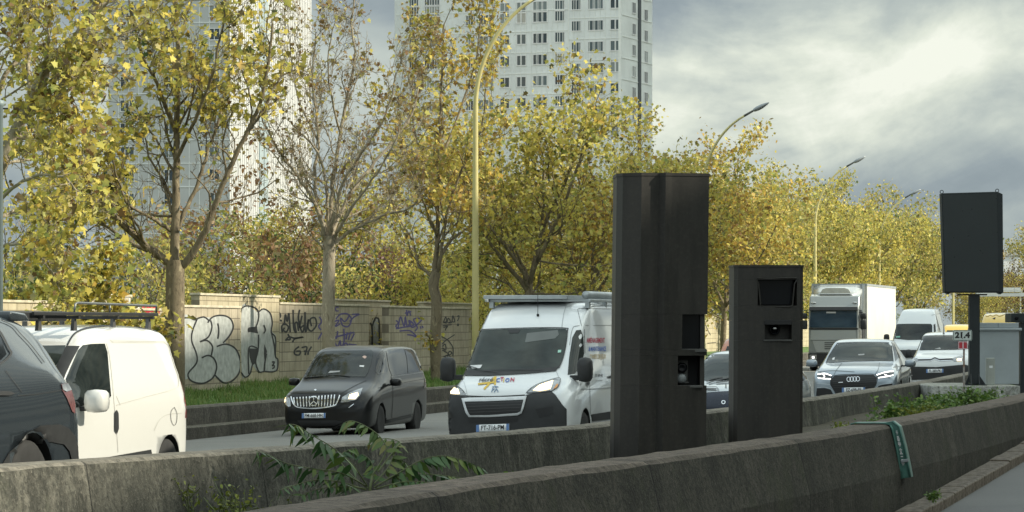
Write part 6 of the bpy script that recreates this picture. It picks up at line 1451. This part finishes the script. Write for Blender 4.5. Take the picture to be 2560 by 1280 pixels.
class Tree:
    def __init__(s, seed): s.r = np.random.default_rng(seed); s.V = []; s.Fq = []; s.nv = 0; s.tips = []
    def tube(s, pts, rads, n):
        pts = np.asarray(pts, dtype=np.float64); m = len(pts); d = np.gradient(pts, axis=0); d /= np.linalg.norm(d, axis=1, keepdims=True) + 1e-9
        ref = np.array([0, 0, 1.]) if abs(d[0][2]) < .9 else np.array([1., 0, 0])
        u = np.cross(d, ref); u /= np.linalg.norm(u, axis=1, keepdims=True) + 1e-9; w = np.cross(d, u)
        a = np.arange(n) * 2 * np.pi / n
        ring = pts[:, None, :] + np.asarray(rads)[:, None, None] * (u[:, None, :] * np.cos(a)[None, :, None] + w[:, None, :] * np.sin(a)[None, :, None])
        s.V.append(ring.reshape(-1, 3)); i = np.arange(m - 1)[:, None] * n; k = np.arange(n)[None, :]; k2 = (k + 1) % n
        s.Fq.append(np.stack([i + k, i + k2, i + n + k2, i + n + k], -1).reshape(-1, 4) + s.nv); s.nv += m * n
    def limb(s, pts, r0, r1, n=8, jit=.0):
        pts = np.array(spline([tuple(p) for p in pts], 5)); t = np.linspace(0, 1, len(pts))
        if jit: pts[1:] += s.r.normal(0, jit, pts[1:].shape)
        s.tube(pts, r0 + (r1 - r0) * t ** .8, n); return pts
    def grow(s, p, d, L, r, lev, maxlev, up=.12, wob=.22, kids=(7, 6, 4), tip=None, ratio=.5, ang=.75):
        ns = 7 if lev == 0 else (6 if lev == 1 else 4); pts = [np.array(p, float)]; d = np.array(d, float); d /= np.linalg.norm(d)
        for i in range(ns):
            d = d + s.r.normal(0, wob, 3) * (.6 if lev == 0 else 1); d[2] += up; d /= np.linalg.norm(d); pts.append(pts[-1] + d * L / ns)
        s.tube(pts, np.linspace(r, max(r * .35, .0045), ns + 1), 7 if lev == 0 else (5 if lev == 1 else 3))
        s.spawn(pts, L, r, lev, maxlev, up, wob, kids, ratio, ang)
    def spawn(s, pts, L, r, lev, maxlev, up=.12, wob=.22, kids=(7, 6, 4), ratio=.5, ang=.75, tmin=.22):
        pts = np.asarray(pts)
        if lev >= maxlev:
            s.tips += [pts[-1], pts[len(pts) // 2], pts[-2]]; return
        k = kids[min(lev, len(kids) - 1)]; n = len(pts) - 1
        for t in np.linspace(tmin, 1, k) + s.r.uniform(-.05, .05, k):
            t = min(max(t, .05), .999); i = int(t * n); f = t * n - i; p = pts[i] * (1 - f) + pts[i + 1] * f; dd = pts[i + 1] - pts[i]; dd /= np.linalg.norm(dd) + 1e-9
            a = s.r.normal(0, 1, 3); a -= dd * a.dot(dd); a /= np.linalg.norm(a) + 1e-9; th = s.r.uniform(ang * .6, ang * 1.3)
            s.grow(p, dd * math.cos(th) + a * math.sin(th), L * ratio * s.r.uniform(.7, 1.25) * (1.15 - .45 * t), max(.006, r * (1 - .6 * t) * .5), lev + 1, maxlev, up, wob, kids, None, ratio, ang)
    def wood(s, name, m, parent): return npmesh(name, np.concatenate(s.V), np.concatenate(s.Fq), m, parent, True)
    def leafpts(s, per, spread):
        T = np.array(s.tips); T = np.repeat(T, per, 0); return T + s.r.normal(0, spread, T.shape)

def tree_px(label, cat, px, Y, limbs, trunk, seed, kids, per, spread, size, m_leaf, m_bark, r0=.2, maxlev=2, rules=None, group=None, ratio=.42, keep=None, wob=.22, up=.1, ang=.75):
    """a tree whose main limbs follow polylines given as picture points (px, py, depth offset)"""
    zb = .3; base = Vector(((px - CX) / F * Y, Y, zb)); o = thing('plane_tree', label, cat, base, 0, group)
    T = Tree(seed); cv = lambda q: P(q[0], q[1], Y + (q[2] if len(q) > 2 else 0)) - base
    tp = [cv(q) for q in trunk]; T.limb([(tp[0].x, tp[0].y, -.4)] + [tuple(q) for q in tp], r0 * 1.08, r0 * .92, 14)
    for L in limbs:
        pts, ra, rb = L[:3]; k = L[3] if len(L) > 3 else 9
        pl = T.limb([tuple(cv(q)) for q in pts], ra, rb, 9, .012); ln = float(np.linalg.norm(np.diff(pl, axis=0), axis=1).sum())
        T.spawn(pl, min(ln, 4.2) * (L[4] if len(L) > 4 else 1), ra * .8, 0, maxlev, up, wob, (k,) + kids, ratio, ang)
    T.wood('trunk', m_bark, o)
    lp = T.leafpts(per, spread)
    if keep is not None:
        wp = lp + np.array(base); ppx = CX + wp[:, 0] / wp[:, 1] * F; ppy = YH - (wp[:, 2] - EYE) / wp[:, 1] * F
        lp = lp[keep(ppx, ppy, T.r)]
    if lp is not None and len(lp): leaves('crown', lp, size, m_leaf, o, T.r)
    return o, T
GP = 'plane trees along the verge'
# tree with the thick grey trunk between the white van and the graffiti wall
def keepA(x, y, r):
    pr = np.clip((470 - y) / 150, 0.10, 1) * np.where(x > 560, np.clip(1 - (x - 560) / 260, .12, 1), 1) * np.where((x > 470) & (y > 300), .35, 1)
    pr = np.where((x < 330) & (y < 560), np.maximum(pr, .8), pr); return r.uniform(0, 1, len(x)) < pr * .76
o, TA = tree_px('plane tree with the thickest trunk, standing left of the silver bubble letters', 'tree', 437, 77,
    [([(428, 662), (390, 632, -.1), (350, 600, -.3), (265, 520, -.9), (235, 450, -1.2), (190, 400, -1.4), (140, 310, -1.6), (110, 210, -1.7)], .105, .03, 12),
     ([(412, 648), (332, 610, .4), (237, 546, .9), (170, 500, 1.2)], .06, .02, 8),
     ([(437, 655), (438, 560), (441, 450, .1), (440, 330, .2), (446, 180, .3), (440, 60, .3), (446, -60, .3)], .12, .035, 14),
     ([(440, 580, .1), (463, 528, .3), (499, 445, .5), (522, 368, .7), (543, 315, .8), (570, 200, 1.2), (600, 90, 1.5)], .06, .02, 11),
     ([(452, 668), (499, 606, -.2), (534, 522, -.4), (570, 427, -.5), (617, 332, -.6), (653, 249, -.7), (668, 170, -.8), (680, 60, -.9)], .095, .025, 12),
     ([(617, 332, -.6), (653, 285, -.6), (700, 195, -.5), (735, 178, -.5)], .045, .015, 6),
     ([(430, 578), (380, 546, -.5), (321, 511, -1), (297, 451, -1.4), (270, 360, -1.8)], .05, .015, 9),
     ([(430, 540), (332, 537, .5), (267, 546, .8), (208, 588, 1.1)], .035, .012, 7),
     ([(440, 330, .2), (400, 230, -.6), (350, 120, -1.2), (320, 0, -1.6)], .06, .02, 11),
     ([(440, 400), (500, 270, -1), (540, 150, -1.6), (560, 20, -2)], .05, .02, 10),
     ([(265, 520, -.9), (200, 470, -1.5), (150, 480, -1.8), (120, 560, -2.0)], .03, .01, 7)],
    [(437, 920), (437, 800), (438, 720), (438, 650)], 11, (6, 5), 1, .15, .13, M_leafY, M_bark, .225, 3, group=GP, keep=keepA, ratio=.42)
# nearly bare tree
def keepB(x, y, r):
    pr = np.where(y < 330, .20, .12) * np.where(x > 900, 1.3, .9); return r.uniform(0, 1, len(x)) < pr
o, TB = tree_px('nearly bare plane tree with pale forked limbs above the black passenger van', 'tree', 823, 90,
    [([(812, 600), (803, 552, -.2), (786, 505, -.3), (744, 439, -.6), (702, 386, -.9), (679, 344, -1), (649, 285, -1.1)], .075, .02, 12),
     ([(744, 439, -.6), (715, 425, -.9), (680, 380, -1.2), (650, 360, -1.4)], .03, .01, 7),
     ([(816, 590), (810, 558, .2), (791, 510, .3), (788, 416, .5), (797, 356, .6), (788, 267, .8), (780, 178, .9), (790, 80, 1)], .07, .02, 13),
     ([(820, 590), (821, 558), (815, 475, -.1), (800, 392, -.2), (760, 340, -.3), (720, 300, -.5)], .06, .018, 10),
     ([(824, 590), (827, 546), (833, 463, .1), (851, 332, .2), (869, 237, .3), (886, 148, .4), (880, 60, .5), (890, -40, .5)], .075, .02, 14),
     ([(826, 590), (833, 550, -.3), (857, 457, -.7), (898, 392, -1), (940, 332, -1.3), (970, 270, -1.5), (990, 180, -1.7)], .06, .02, 11),
     ([(830, 590), (840, 560, .3), (881, 475, .6), (940, 404, .9), (1011, 315, 1.2), (1035, 270, 1.4), (1050, 190, 1.5)], .07, .02, 12),
     ([(835, 595), (850, 568, -.4), (881, 516, -.8), (922, 463, -1.2), (970, 386, -1.6), (1000, 320, -1.8)], .055, .018, 10),
     ([(836, 612), (857, 590), (892, 570, -.2), (970, 534, -.5), (1023, 522, -.7), (1065, 470, -.9)], .06, .02, 8),
     ([(812, 625), (800, 612, -.2), (768, 576, -.5), (753, 546, -.7), (735, 530, -.8)], .035, .012, 6),
     ([(836, 608), (857, 552, .4), (916, 522, .8), (970, 475, 1.2)], .045, .015, 8),
     ([(851, 332, .2), (830, 250, -.5), (820, 150, -.9), (840, 40, -1.2)], .035, .012, 10),
     ([(797, 356, .6), (750, 260, 1.2), (730, 160, 1.6), (720, 60, 1.8)], .035, .012, 10)],
    [(823, 920), (821, 800), (822, 700), (824, 590)], 23, (8, 5), 1, .08, .095, M_leafB, M_twig, .175, 3, group=GP, keep=keepB, ratio=.40, wob=.26, up=.14)
def keepC(x, y, r): return r.uniform(0, 1, len(x)) < np.where((y > 330) & (x < 1050), .38, .66)
o, TC = tree_px('plane tree with golden leaves and leaning knobbly trunk, left of the tallest lamp post', 'tree', 1089, 102,
    [([(1090, 690), (1088, 671), (1094, 594), (1095, 505, .2), (1097, 416, .3), (1100, 300, .4), (1105, 180, .5), (1110, 60, .5)], .10, .025, 14),
     ([(1092, 680), (1100, 650, -.2), (1112, 564, -.4), (1130, 493, -.6), (1154, 427, -.8), (1200, 330, -1), (1215, 220, -1.2)], .07, .02, 12),
     ([(1084, 700), (1070, 680, .2), (1047, 665, .3), (1035, 612, .6), (1005, 558, 1), (980, 500, 1.4), (960, 400, 1.7)], .06, .018, 9),
     ([(1094, 594), (1071, 534, -.6), (1047, 475, -1), (1020, 400, -1.4)], .045, .015, 9),
     ([(1095, 505, .2), (1050, 390, 1), (1030, 260, 1.5), (1040, 140, 1.8)], .05, .015, 11),
     ([(1097, 416, .3), (1150, 280, 1), (1190, 150, 1.4), (1200, 50, 1.6)], .05, .015, 11),
     ([(1092, 660), (1130, 600, .8), (1180, 560, 1.4), (1230, 480, 1.8)], .05, .015, 9),
     ([(1080, 850), (1072, 842, -.1), (1067, 832, -.15)], .025, .02, 1, .05)],
    [(1091, 930), (1088, 850), (1092, 760), (1084, 715), (1090, 680)], 31, (6, 4), 2, .16, .118, M_leafO, M_bark, .17, 3, group=GP, keep=keepC, ratio=.42)
# big tree rooted beyond the left edge, limbs reaching in
def keepD(x, y, r):
    pr = np.where(x > 260, .5, .9) * np.where((x < 60) & (y > 300) & (y < 450), .5, 1); return r.uniform(0, 1, len(x)) < pr * .72
o, TD = tree_px('pale mottled plane tree leaning in from the left edge over the white van', 'tree', -50, 64.5,
    [([(-45, 560), (-20, 470), (12, 386), (36, 332), (77, 250, -.3), (113, 178, -.5), (160, 131, -.7), (214, 60, -.9), (240, 20, -1), (280, -80, -1.2)], .16, .05, 13),
     ([(-50, 440), (-30, 300, .4), (0, 214, .6), (36, 160, .8), (71, 125, 1), (125, 107, 1.2), (240, 98, 1.5)], .075, .02, 10),
     ([(36, 332), (60, 320, -.4), (95, 309, -.7), (130, 300, -.9), (166, 285, -1.2)], .05, .015, 7),
     ([(90, 235, -.3), (125, 200, -.8), (170, 182, -1.1), (250, 175, -1.5)], .03, .012, 7),
     ([(-45, 600), (10, 540, .5), (60, 520, .8), (110, 540, 1), (150, 600, 1.1), (165, 660, 1.2)], .045, .012, 11, .8),
     ([(-45, 640), (20, 610, -.6), (80, 620, -1), (130, 680, -1.3), (150, 730, -1.4)], .04, .012, 10, .8),
     ([(-45, 560), (30, 470, -.8), (100, 440, -1.3), (170, 450, -1.8), (200, 520, -2)], .045, .012, 11, .8),
     ([(-48, 500), (0, 420, 1), (60, 400, 1.6), (130, 380, 2), (180, 330, 2.3)], .04, .012, 10, .8),
     ([(77, 250, -.3), (70, 140, .5), (90, 40, .8), (80, -60, 1)], .05, .02, 10),
     ([(-45, 560), (-60, 400), (-80, 250), (-60, 100)], .12, .03, 8),
     ([(160, 131, -.7), (230, 150, -1.5), (300, 200, -2)], .03, .01, 7)],
    [(-50, 940), (-50, 800), (-48, 680), (-45, 560)], 41, (6, 5), 1, .16, .122, M_leafY, M_twig, .25, 3, group=GP, keep=keepD, ratio=.42)

# crown shape built freely: used for the rest of the row and the copies further off
def free_tree(label, cat, loc, seed, Ht, spread, trunk_h, r0, m_leaf, m_bark, kids=(9, 6, 4), per=4, size=.2, nl=7, sp=.2, group=None, name='plane_tree', shape=LEAF, ratio=.46, up=.1):
    o = thing(name, label, cat, loc, 0, group); T = Tree(seed); r = T.r
    tr = [(0, 0, -.5), (r.normal(0, .06), r.normal(0, .06), trunk_h * .5), (r.normal(0, .1), r.normal(0, .1), trunk_h)]; T.limb(tr, r0, r0 * .8, 12)
    top = np.array(tr[-1])
    for i in range(nl):
        a = 2 * math.pi * (i + r.uniform(-.25, .25)) / nl; tilt = r.uniform(.25, .95) if i else .05
        L = (Ht - trunk_h) * (1.0 if i == 0 else r.uniform(.72, .95)); d = np.array([math.cos(a) * math.sin(tilt) * spread, math.sin(a) * math.sin(tilt) * spread, math.cos(tilt)])
        T.grow(top - np.array([0, 0, r.uniform(0, .5)]), d, L * .92, r0 * r.uniform(.4, .6), 0, 2, up * .5, .16, kids, None, ratio, .8)
    # low twiggy side branches
    for i in range(3):
        a = r.uniform(0, 6.28); T.grow(top * r.uniform(.7, .95), (math.cos(a), math.sin(a), .25), (Ht - trunk_h) * .38, r0 * .25, 1, 2, .05, .2, kids, None, ratio, .8)
    T.wood('trunk', m_bark, o); lp = T.leafpts(per, sp); leaves('crown', lp, size, m_leaf, o, r, shape); return o
def dup(src, loc, rz, label, group=None, sc=1.0, leaf=None, wide=1.0):
    o = src.copy(); COL.objects.link(o); o.location = loc; o.rotation_euler = (0, 0, rz); o.scale = (sc * wide, sc * wide, sc); o['label'] = label
    if group: o['group'] = group
    for ch in src.children:
        q = ch.copy(); COL.objects.link(q); q.parent = o
        if leaf and ch.name.startswith('crown'):
            q.material_slots[0].link = 'OBJECT'; q.material_slots[0].material = leaf
    return o
def at(d, Y, z=.3): p = off(d, Y); return Vector((p.x, p.y, z))
base1 = free_tree('full yellow-green plane tree right of the tallest lamp post, behind the white delivery van', 'tree', at(-16.5, 114), 51, 10.2, 1.15, 3.2, .17, M_leafY, M_bark, per=10, size=.135, sp=.28, group=GP)
base2 = free_tree('amber plane tree just left of the taller black cabinet top', 'tree', at(-16.5, 126), 52, 9.2, 1.1, 3.0, .16, M_leafO, M_bark, per=8, size=.13, sp=.27, group=GP, kids=(8, 6, 4))
base3 = free_tree('orange and gold plane tree between the two black cabinets', 'tree', at(-16.5, 162), 53, 10.6, 1.1, 2.8, .16, M_leafO, M_bark, per=12, size=.145, sp=.3, group=GP)
base4 = free_tree('olive plane tree just right of the golden one, above the shorter black cabinet', 'tree', at(-17.2, 176), 54, 9.6, 1.05, 2.4, .17, M_leafG, M_bark, per=12, size=.145, sp=.3, group=GP)
dup(base1, at(-16.6, 138), 1.9, 'plane tree standing behind the taller black cabinet, its top showing above', GP, .97)
dup(base2, at(-16.5, 150), 4.1, 'thin-topped plane tree right of the taller black cabinet, beside the second lamp arm', GP, 1.07)
lab = ['plane tree whose crown rises behind the third lamp post', 'green plane tree directly above the lorry cab', 'plane tree behind the white lorry box', 'plane tree above the white high-roof van', 'plane tree behind the fourth lamp arm', 'plane tree crown just left of the black sign panel', 'plane tree peeping past the left edge of the black sign', 'plane tree seen low between black sign post and yellow lamp post', 'last plane tree of the verge row, behind the black sign']
for i, Y in enumerate((188, 199, 211, 222, 234, 246, 259, 272, 286)):
    b_ = (base4, base1, base4, base3, base1, base2, base4, base1, base4)[i]
    dup(b_, at(-17.4 - (i % 2) * .6, Y), i * 2.1 + .5, lab[i], GP, (.98, 1.0, 1.04, 1.04, 1.08, 1.17, 1.2, 1.2, 1.15)[i], (M_leafG, M_leafG, M_leafY, M_leafG, M_leafY, M_leafO, M_leafG, M_leafG, M_leafG)[i], .88)
# second row behind the wall
G2 = 'trees behind the block wall'
lab2 = ['bushy yellow tree behind the wall, between the knobbly trunk and the lamp post', 'yellow tree behind the wall, over the white delivery van bars', 'tree behind the wall filling the gap left of the taller black cabinet', 'olive tree behind the wall, hidden by the taller black cabinet', 'green tree behind the wall, right of the shorter black cabinet top', 'tree behind the wall above the lorry deflector', 'tree behind the wall, right of the lorry box', 'green tree behind the far scribbled wall', 'tree behind the far scribbled wall, by the yellow lamp post', 'dark green low tree under the black sign panel']
for i, (Y, d, sc_) in enumerate(((119, -25, .78), (132, -25, .70), (146, -26, .76), (160, -26, .9), (180, -26, .88), (200, -27, .9), (222, -27, .95), (244, -26, .9), (268, -24, .8), (300, -24, .75))):
    dup((base1, base4, base2, base4, base1, base4, base3, base4, base1, base4)[i], at(d, Y, -.6), i * 1.7, lab2[i], G2, sc_, (M_leafY, M_leafY, M_leafO, M_leafG, M_leafG, M_leafY, M_leafG, M_leafG2, M_leafG, M_leafG2)[i])
# distant brownish trees at the right edge
for i, (px, Y, sc_) in enumerate(((2470, 400, 1.0), (2525, 450, 1.2), (2580, 430, 1.15), (2440, 350, .7), (2620, 380, 1.3))):
    p = P(px, YH, Y); dup((base3, base2, base4, base4, base1)[i], (p.x, p.y, -.6), i * 2.3, ['distant brownish tree right under the gantry sign', 'distant rust tree in front of the white building', 'distant tree at the right edge beyond the gantry', 'distant green bush of a tree under the gantry beam beside the black post', 'distant tree just beyond the right edge'][i], 'distant trees at the right', sc_, (M_leafB, M_leafR, M_leafR, M_leafG, M_leafG)[i])
# shrubs and small trees behind the wall on the left
G3 = 'bushes behind the graffiti wall'
def bush(label, px, Y, top_py, m, seed, spread=1.2, size=.12, per=4, kids=(7, 6, 4), name='bush', shape=OVAL, bark=None, nl=7, th=.9):
    p = P(px, YH, Y); Ht = EYE - (top_py - YH) / F * Y + .6
    return free_tree(label, 'bush' if name == 'bush' else 'tree', (p.x, p.y, -.6), seed, Ht, spread, th, .07, m, bark or M_bark2, kids, per, size, nl, .16, G3, name, shape, .46)
bush('rust and olive small tree behind the silver FR letters', 610, 112, 430, M_leafR, 61, 1.15, .15, 4, (8, 6, 4), 'small_tree', nl=9, th=1.6)
bush('green small tree between the rust tree and the bare plane tree', 725, 118, 545, M_leafG2, 62, 1.2, .14, 4, name='small_tree', nl=8)
bush('olive bush behind the tall silver FR panel', 530, 104, 560, M_leafG, 63, 1.4, .13, 5, nl=9)
bush('dark green bush above the roof rack of the small white van', 235, 88, 690, M_leafG2, 64, 1.5, .12, 6, nl=9)
bush('dark glossy bush in the lower left corner of the trees', 60, 80, 655, M_leafG2, 65, 1.6, .12, 6, nl=10)
bush('loose green bush right beside the thick grey trunk', 360, 96, 600, M_leafG, 66, 1.3, .13, 3, nl=8)
bush('mauve twiggy small tree between the bare tree and golden tree', 935, 128, 590, M_leafM, 67, 1.1, .12, 2, (8, 6, 4), 'small_tree', nl=9, th=1.4)
bush('yellowish bush behind the panel with the black scrawled tag', 790, 108, 650, M_leafG, 68, 1.6, .12, 4, nl=9)
bush('yellow bush behind the panel with the spiky purple tag', 1040, 124, 640, M_leafY, 69, 1.6, .14, 5, nl=9)
bush('yellow-green bush left of the tallest lamp post foot', 1150, 128, 620, M_leafY, 70, 1.5, .14, 5, nl=9)
bush('low green bush behind the recessed wall panel', 880, 116, 680, M_leafG2, 71, 1.6, .12, 4, nl=9)
bush('yellow climbing leaves spilling over the wall left of the roof rack', 150, 76, 640, M_leafY, 72, 1.5, .15, 6, nl=9, shape=LEAF)
bush('olive small tree at the far left behind the post', 20, 92, 480, M_leafG, 73, 1.2, .15, 5, name='small_tree', nl=8)
bush('rust bush between the thick trunk and its right limb', 490, 120, 470, M_leafR, 74, 1.2, .14, 3, name='small_tree', nl=8)
bush('olive small tree left behind the thick trunk', 300, 110, 520, M_leafG, 75, 1.2, .15, 4, name='small_tree', nl=8)

# ------------------------------------------------------------------ plants in the median
M_frond = leafmat('frond_green', [(.1, (.025, .065, .022, 1)), (.5, (.045, .10, .03, 1)), (.8, (.075, .135, .03, 1)), (1, (.12, .16, .035, 1))], .2, 3)
M_frondL = leafmat('frond_light', [(.1, (.07, .12, .035, 1)), (.6, (.12, .17, .05, 1)), (1, (.16, .15, .05, 1))], .25, 3)
M_stem = mat('green_stem', (.09, .11, .04, 1), .6)
LANCE = np.array([(0, 0, 0), (.12, .10, -.01), (.35, .15, -.03), (.7, .09, -.08), (1, 0, -.16), (.7, -.09, -.08), (.35, -.15, -.03), (.12, -.10, -.01)], dtype=np.float32)
def tree_of_heaven():
    Y = 29.0; base = P(925, 1236, Y); o = thing('sapling', 'leafy sapling with long drooping fronds growing between the barriers', 'plant', base)
    rng = np.random.default_rng(9); F_ = [
        ([(918, 1215), (880, 1160), (830, 1118), (780, 1088), (748, 1066), (722, 1060)], -.45, .21, 'd', M_frond, 14),
        ([(930, 1190), (965, 1128), (950, 1092), (915, 1066), (880, 1052), (858, 1058)], .1, .14, 'd', M_frondL, 14),
        ([(915, 1215), (850, 1182), (780, 1172), (715, 1158), (670, 1136), (640, 1126)], -.85, .18, 'd', M_frond, 15),
        ([(940, 1215), (1000, 1180), (1060, 1148), (1110, 1140), (1160, 1152), (1208, 1172)], .15, .17, 'd', M_frond, 18),
        ([(915, 1225), (850, 1205), (790, 1200), (740, 1212), (700, 1226)], -.7, .13, 'd', M_frond, 13),
        ([(940, 1222), (1000, 1206), (1050, 1204), (1100, 1212)], -.2, .13, 'd', M_frond, 12),
        ([(935, 1210), (970, 1170), (985, 1140), (1005, 1150), (1030, 1172)], .2, .14, 'd', M_frondL, 11),
        ([(945, 1180), (990, 1120), (1000, 1105), (960, 1096), (920, 1108)], .3, .11, 'd', M_frondL, 10),
        ([(920, 1220), (880, 1190), (850, 1150), (860, 1130), (890, 1120)], .25, .14, 'd', M_frond, 12),
        ([(935, 1218), (990, 1190), (1050, 1185), (1120, 1190), (1180, 1200)], .4, .13, 'd', M_frond, 14),
        ([(915, 1222), (860, 1216), (800, 1222), (750, 1238)], -.5, .12, 'd', M_frond, 12),
        ([(925, 1215), (935, 1180), (925, 1150), (905, 1135)], .1, .12, 'd', M_frond, 9)]
    mb = MB(); mb.tube([(0, 0, -.3), (.0, 0, .05), (.02, .0, .16)], [.018, .014, .01], 7); mb.build('stem', M_stem, o, True)
    for pts, dy, ln, _, m, n in F_:
        q = [P(a, b, Y + dy * (i / len(pts)) * 2.0) - base for i, (a, b) in enumerate(pts)]
        c_ = np.array(spline([tuple(p) for p in q], 8)); fb = MB(); fb.tube([tuple(p) for p in c_], list(np.linspace(.007, .002, len(c_))), 5)
        V, Fs = [], []; sgm = np.linspace(.22, .99, n)
        fo = fb.build('frond', M_stem, o, True)
        for t in sgm:
            i = min(int(t * (len(c_) - 1)), len(c_) - 2); p = c_[i]; d = c_[i + 1] - c_[i]; d /= np.linalg.norm(d)
            for sd in (-1, 1):
                side_ = np.cross(d, np.array([0, 0, 1.])); side_ /= np.linalg.norm(side_) + 1e-9
                dx = side_ * sd * .55 + d * .45 + np.array([0, 0, -.62 + rng.normal(0, .25)]) + rng.normal(0, .22, 3); dx /= np.linalg.norm(dx)
                up_ = np.cross(dx, d) ; up_ /= np.linalg.norm(up_) + 1e-9; dy_ = np.cross(up_, dx); L = ln * (1.15 - .45 * t) * rng.uniform(.6, 1.2)
                k = len(V); V += [tuple(p + L * (dx * a + dy_ * b * 1.15 + np.array([0, 0, 1.]) * c2 * .8)) for a, b, c2 in LANCE]; Fs.append(list(range(k, k + 8)))
        npmesh('leaflets', V, Fs, m, fo)
tree_of_heaven()
def weed(label, px, py, Y, w_, h_, n, m, seed, shape=OVAL, size=.05, name='weed_clump', group='weeds between the barriers'):
    p = P(px, py, Y); p.z = (zsoil(Y) if group.startswith('weeds b') else P(px, py, Y).z) - .02; o = thing(name, label, 'weeds', p, 0, group); T = Tree(seed); r = T.r
    for i in range(n):
        a = r.uniform(0, 6.28); rr_ = r.uniform(0, 1) ** .6 * w_ / 2; b = np.array([math.cos(a) * rr_, math.sin(a) * rr_ * .5, 0])
        T.grow(b, (r.normal(0, .35), r.normal(0, .35), 1), h_ * r.uniform(.5, 1.1), .004, 1, 2, .0, .25, (4, 5), None, .5, .8)
    T.wood('stems', M_stem, o); leaves('foliage', T.leafpts(3, size * .7), size, m, o, r, shape, .2)
    return o
M_weedY = leafmat('weed_yellow', [(.1, (.10, .13, .02, 1)), (.5, (.17, .2, .03, 1)), (1, (.22, .22, .035, 1))], .25, 4)
M_weedG = leafmat('weed_green', [(.1, (.05, .10, .025, 1)), (.5, (.10, .18, .035, 1)), (1, (.17, .24, .05, 1))], .3, 4)
weed('yellow-green weeds at the foot of the far barrier, left of the sapling', 560, 1280, 27.4, .66, .62, 24, M_weedY, 81, size=.036)
weed('small yellow weed sprig under the leafy sapling', 950, 1215, 31.5, .35, .22, 12, M_weedY, 82, size=.045)
weed('pale green weed beside the right tip of the sapling', 1250, 1180, 34.5, .35, .26, 14, M_weedG, 83, size=.05)
weed('tiny pale weed at the bottom left corner on the soil', 8, 1278, 26.5, .2, .2, 7, M_weedY, 84, size=.045)
weed('small yellow-green weed against the far barrier beside the shorter black cabinet', 2095, 1060, 50, .25, .25, 8, M_weedY, 85, size=.05)
weed('low weeds mid-green among the median soil right of the black cabinets', 2200, 1050, 54, 1.0, .2, 22, M_weedG, 86, size=.05)
weed('broad bed of bright weeds in front of the white plinth', 2310, 1030, 58.5, 1.5, .32, 75, M_weedG, 87, size=.07)
weed('yellowish tuft in the weed bed below the milepost', 2330, 1035, 56, .7, .32, 32, M_weedY, 88, size=.06)
weed('dark leafy weeds climbing around the milepost foot', 2390, 1010, 64, 1.1, .38, 50, M_weedG, 89, size=.075)
weed('spiky dark weeds at the right end of the plinth', 2462, 1002, 66, .6, .36, 34, M_weedG, 90, size=.08, shape=LANCE)
weed('weeds on the verge beside the kerb stones, dry and brown', 2440, 1180, 51.2, .5, .1, 10, M_leafB, 91, size=.04, group='weeds along the kerb')
weed('green weeds at the right edge beside the grey cabinet', 2556, 935, 80, .6, .5, 26, M_weedG, 92, size=.08)
weed('creeper tuft growing on the crack of the dark near barrier foot', 2330, 1243, 41.5, .12, .07, 7, M_weedG, 93, size=.03, group='weeds along the kerb')
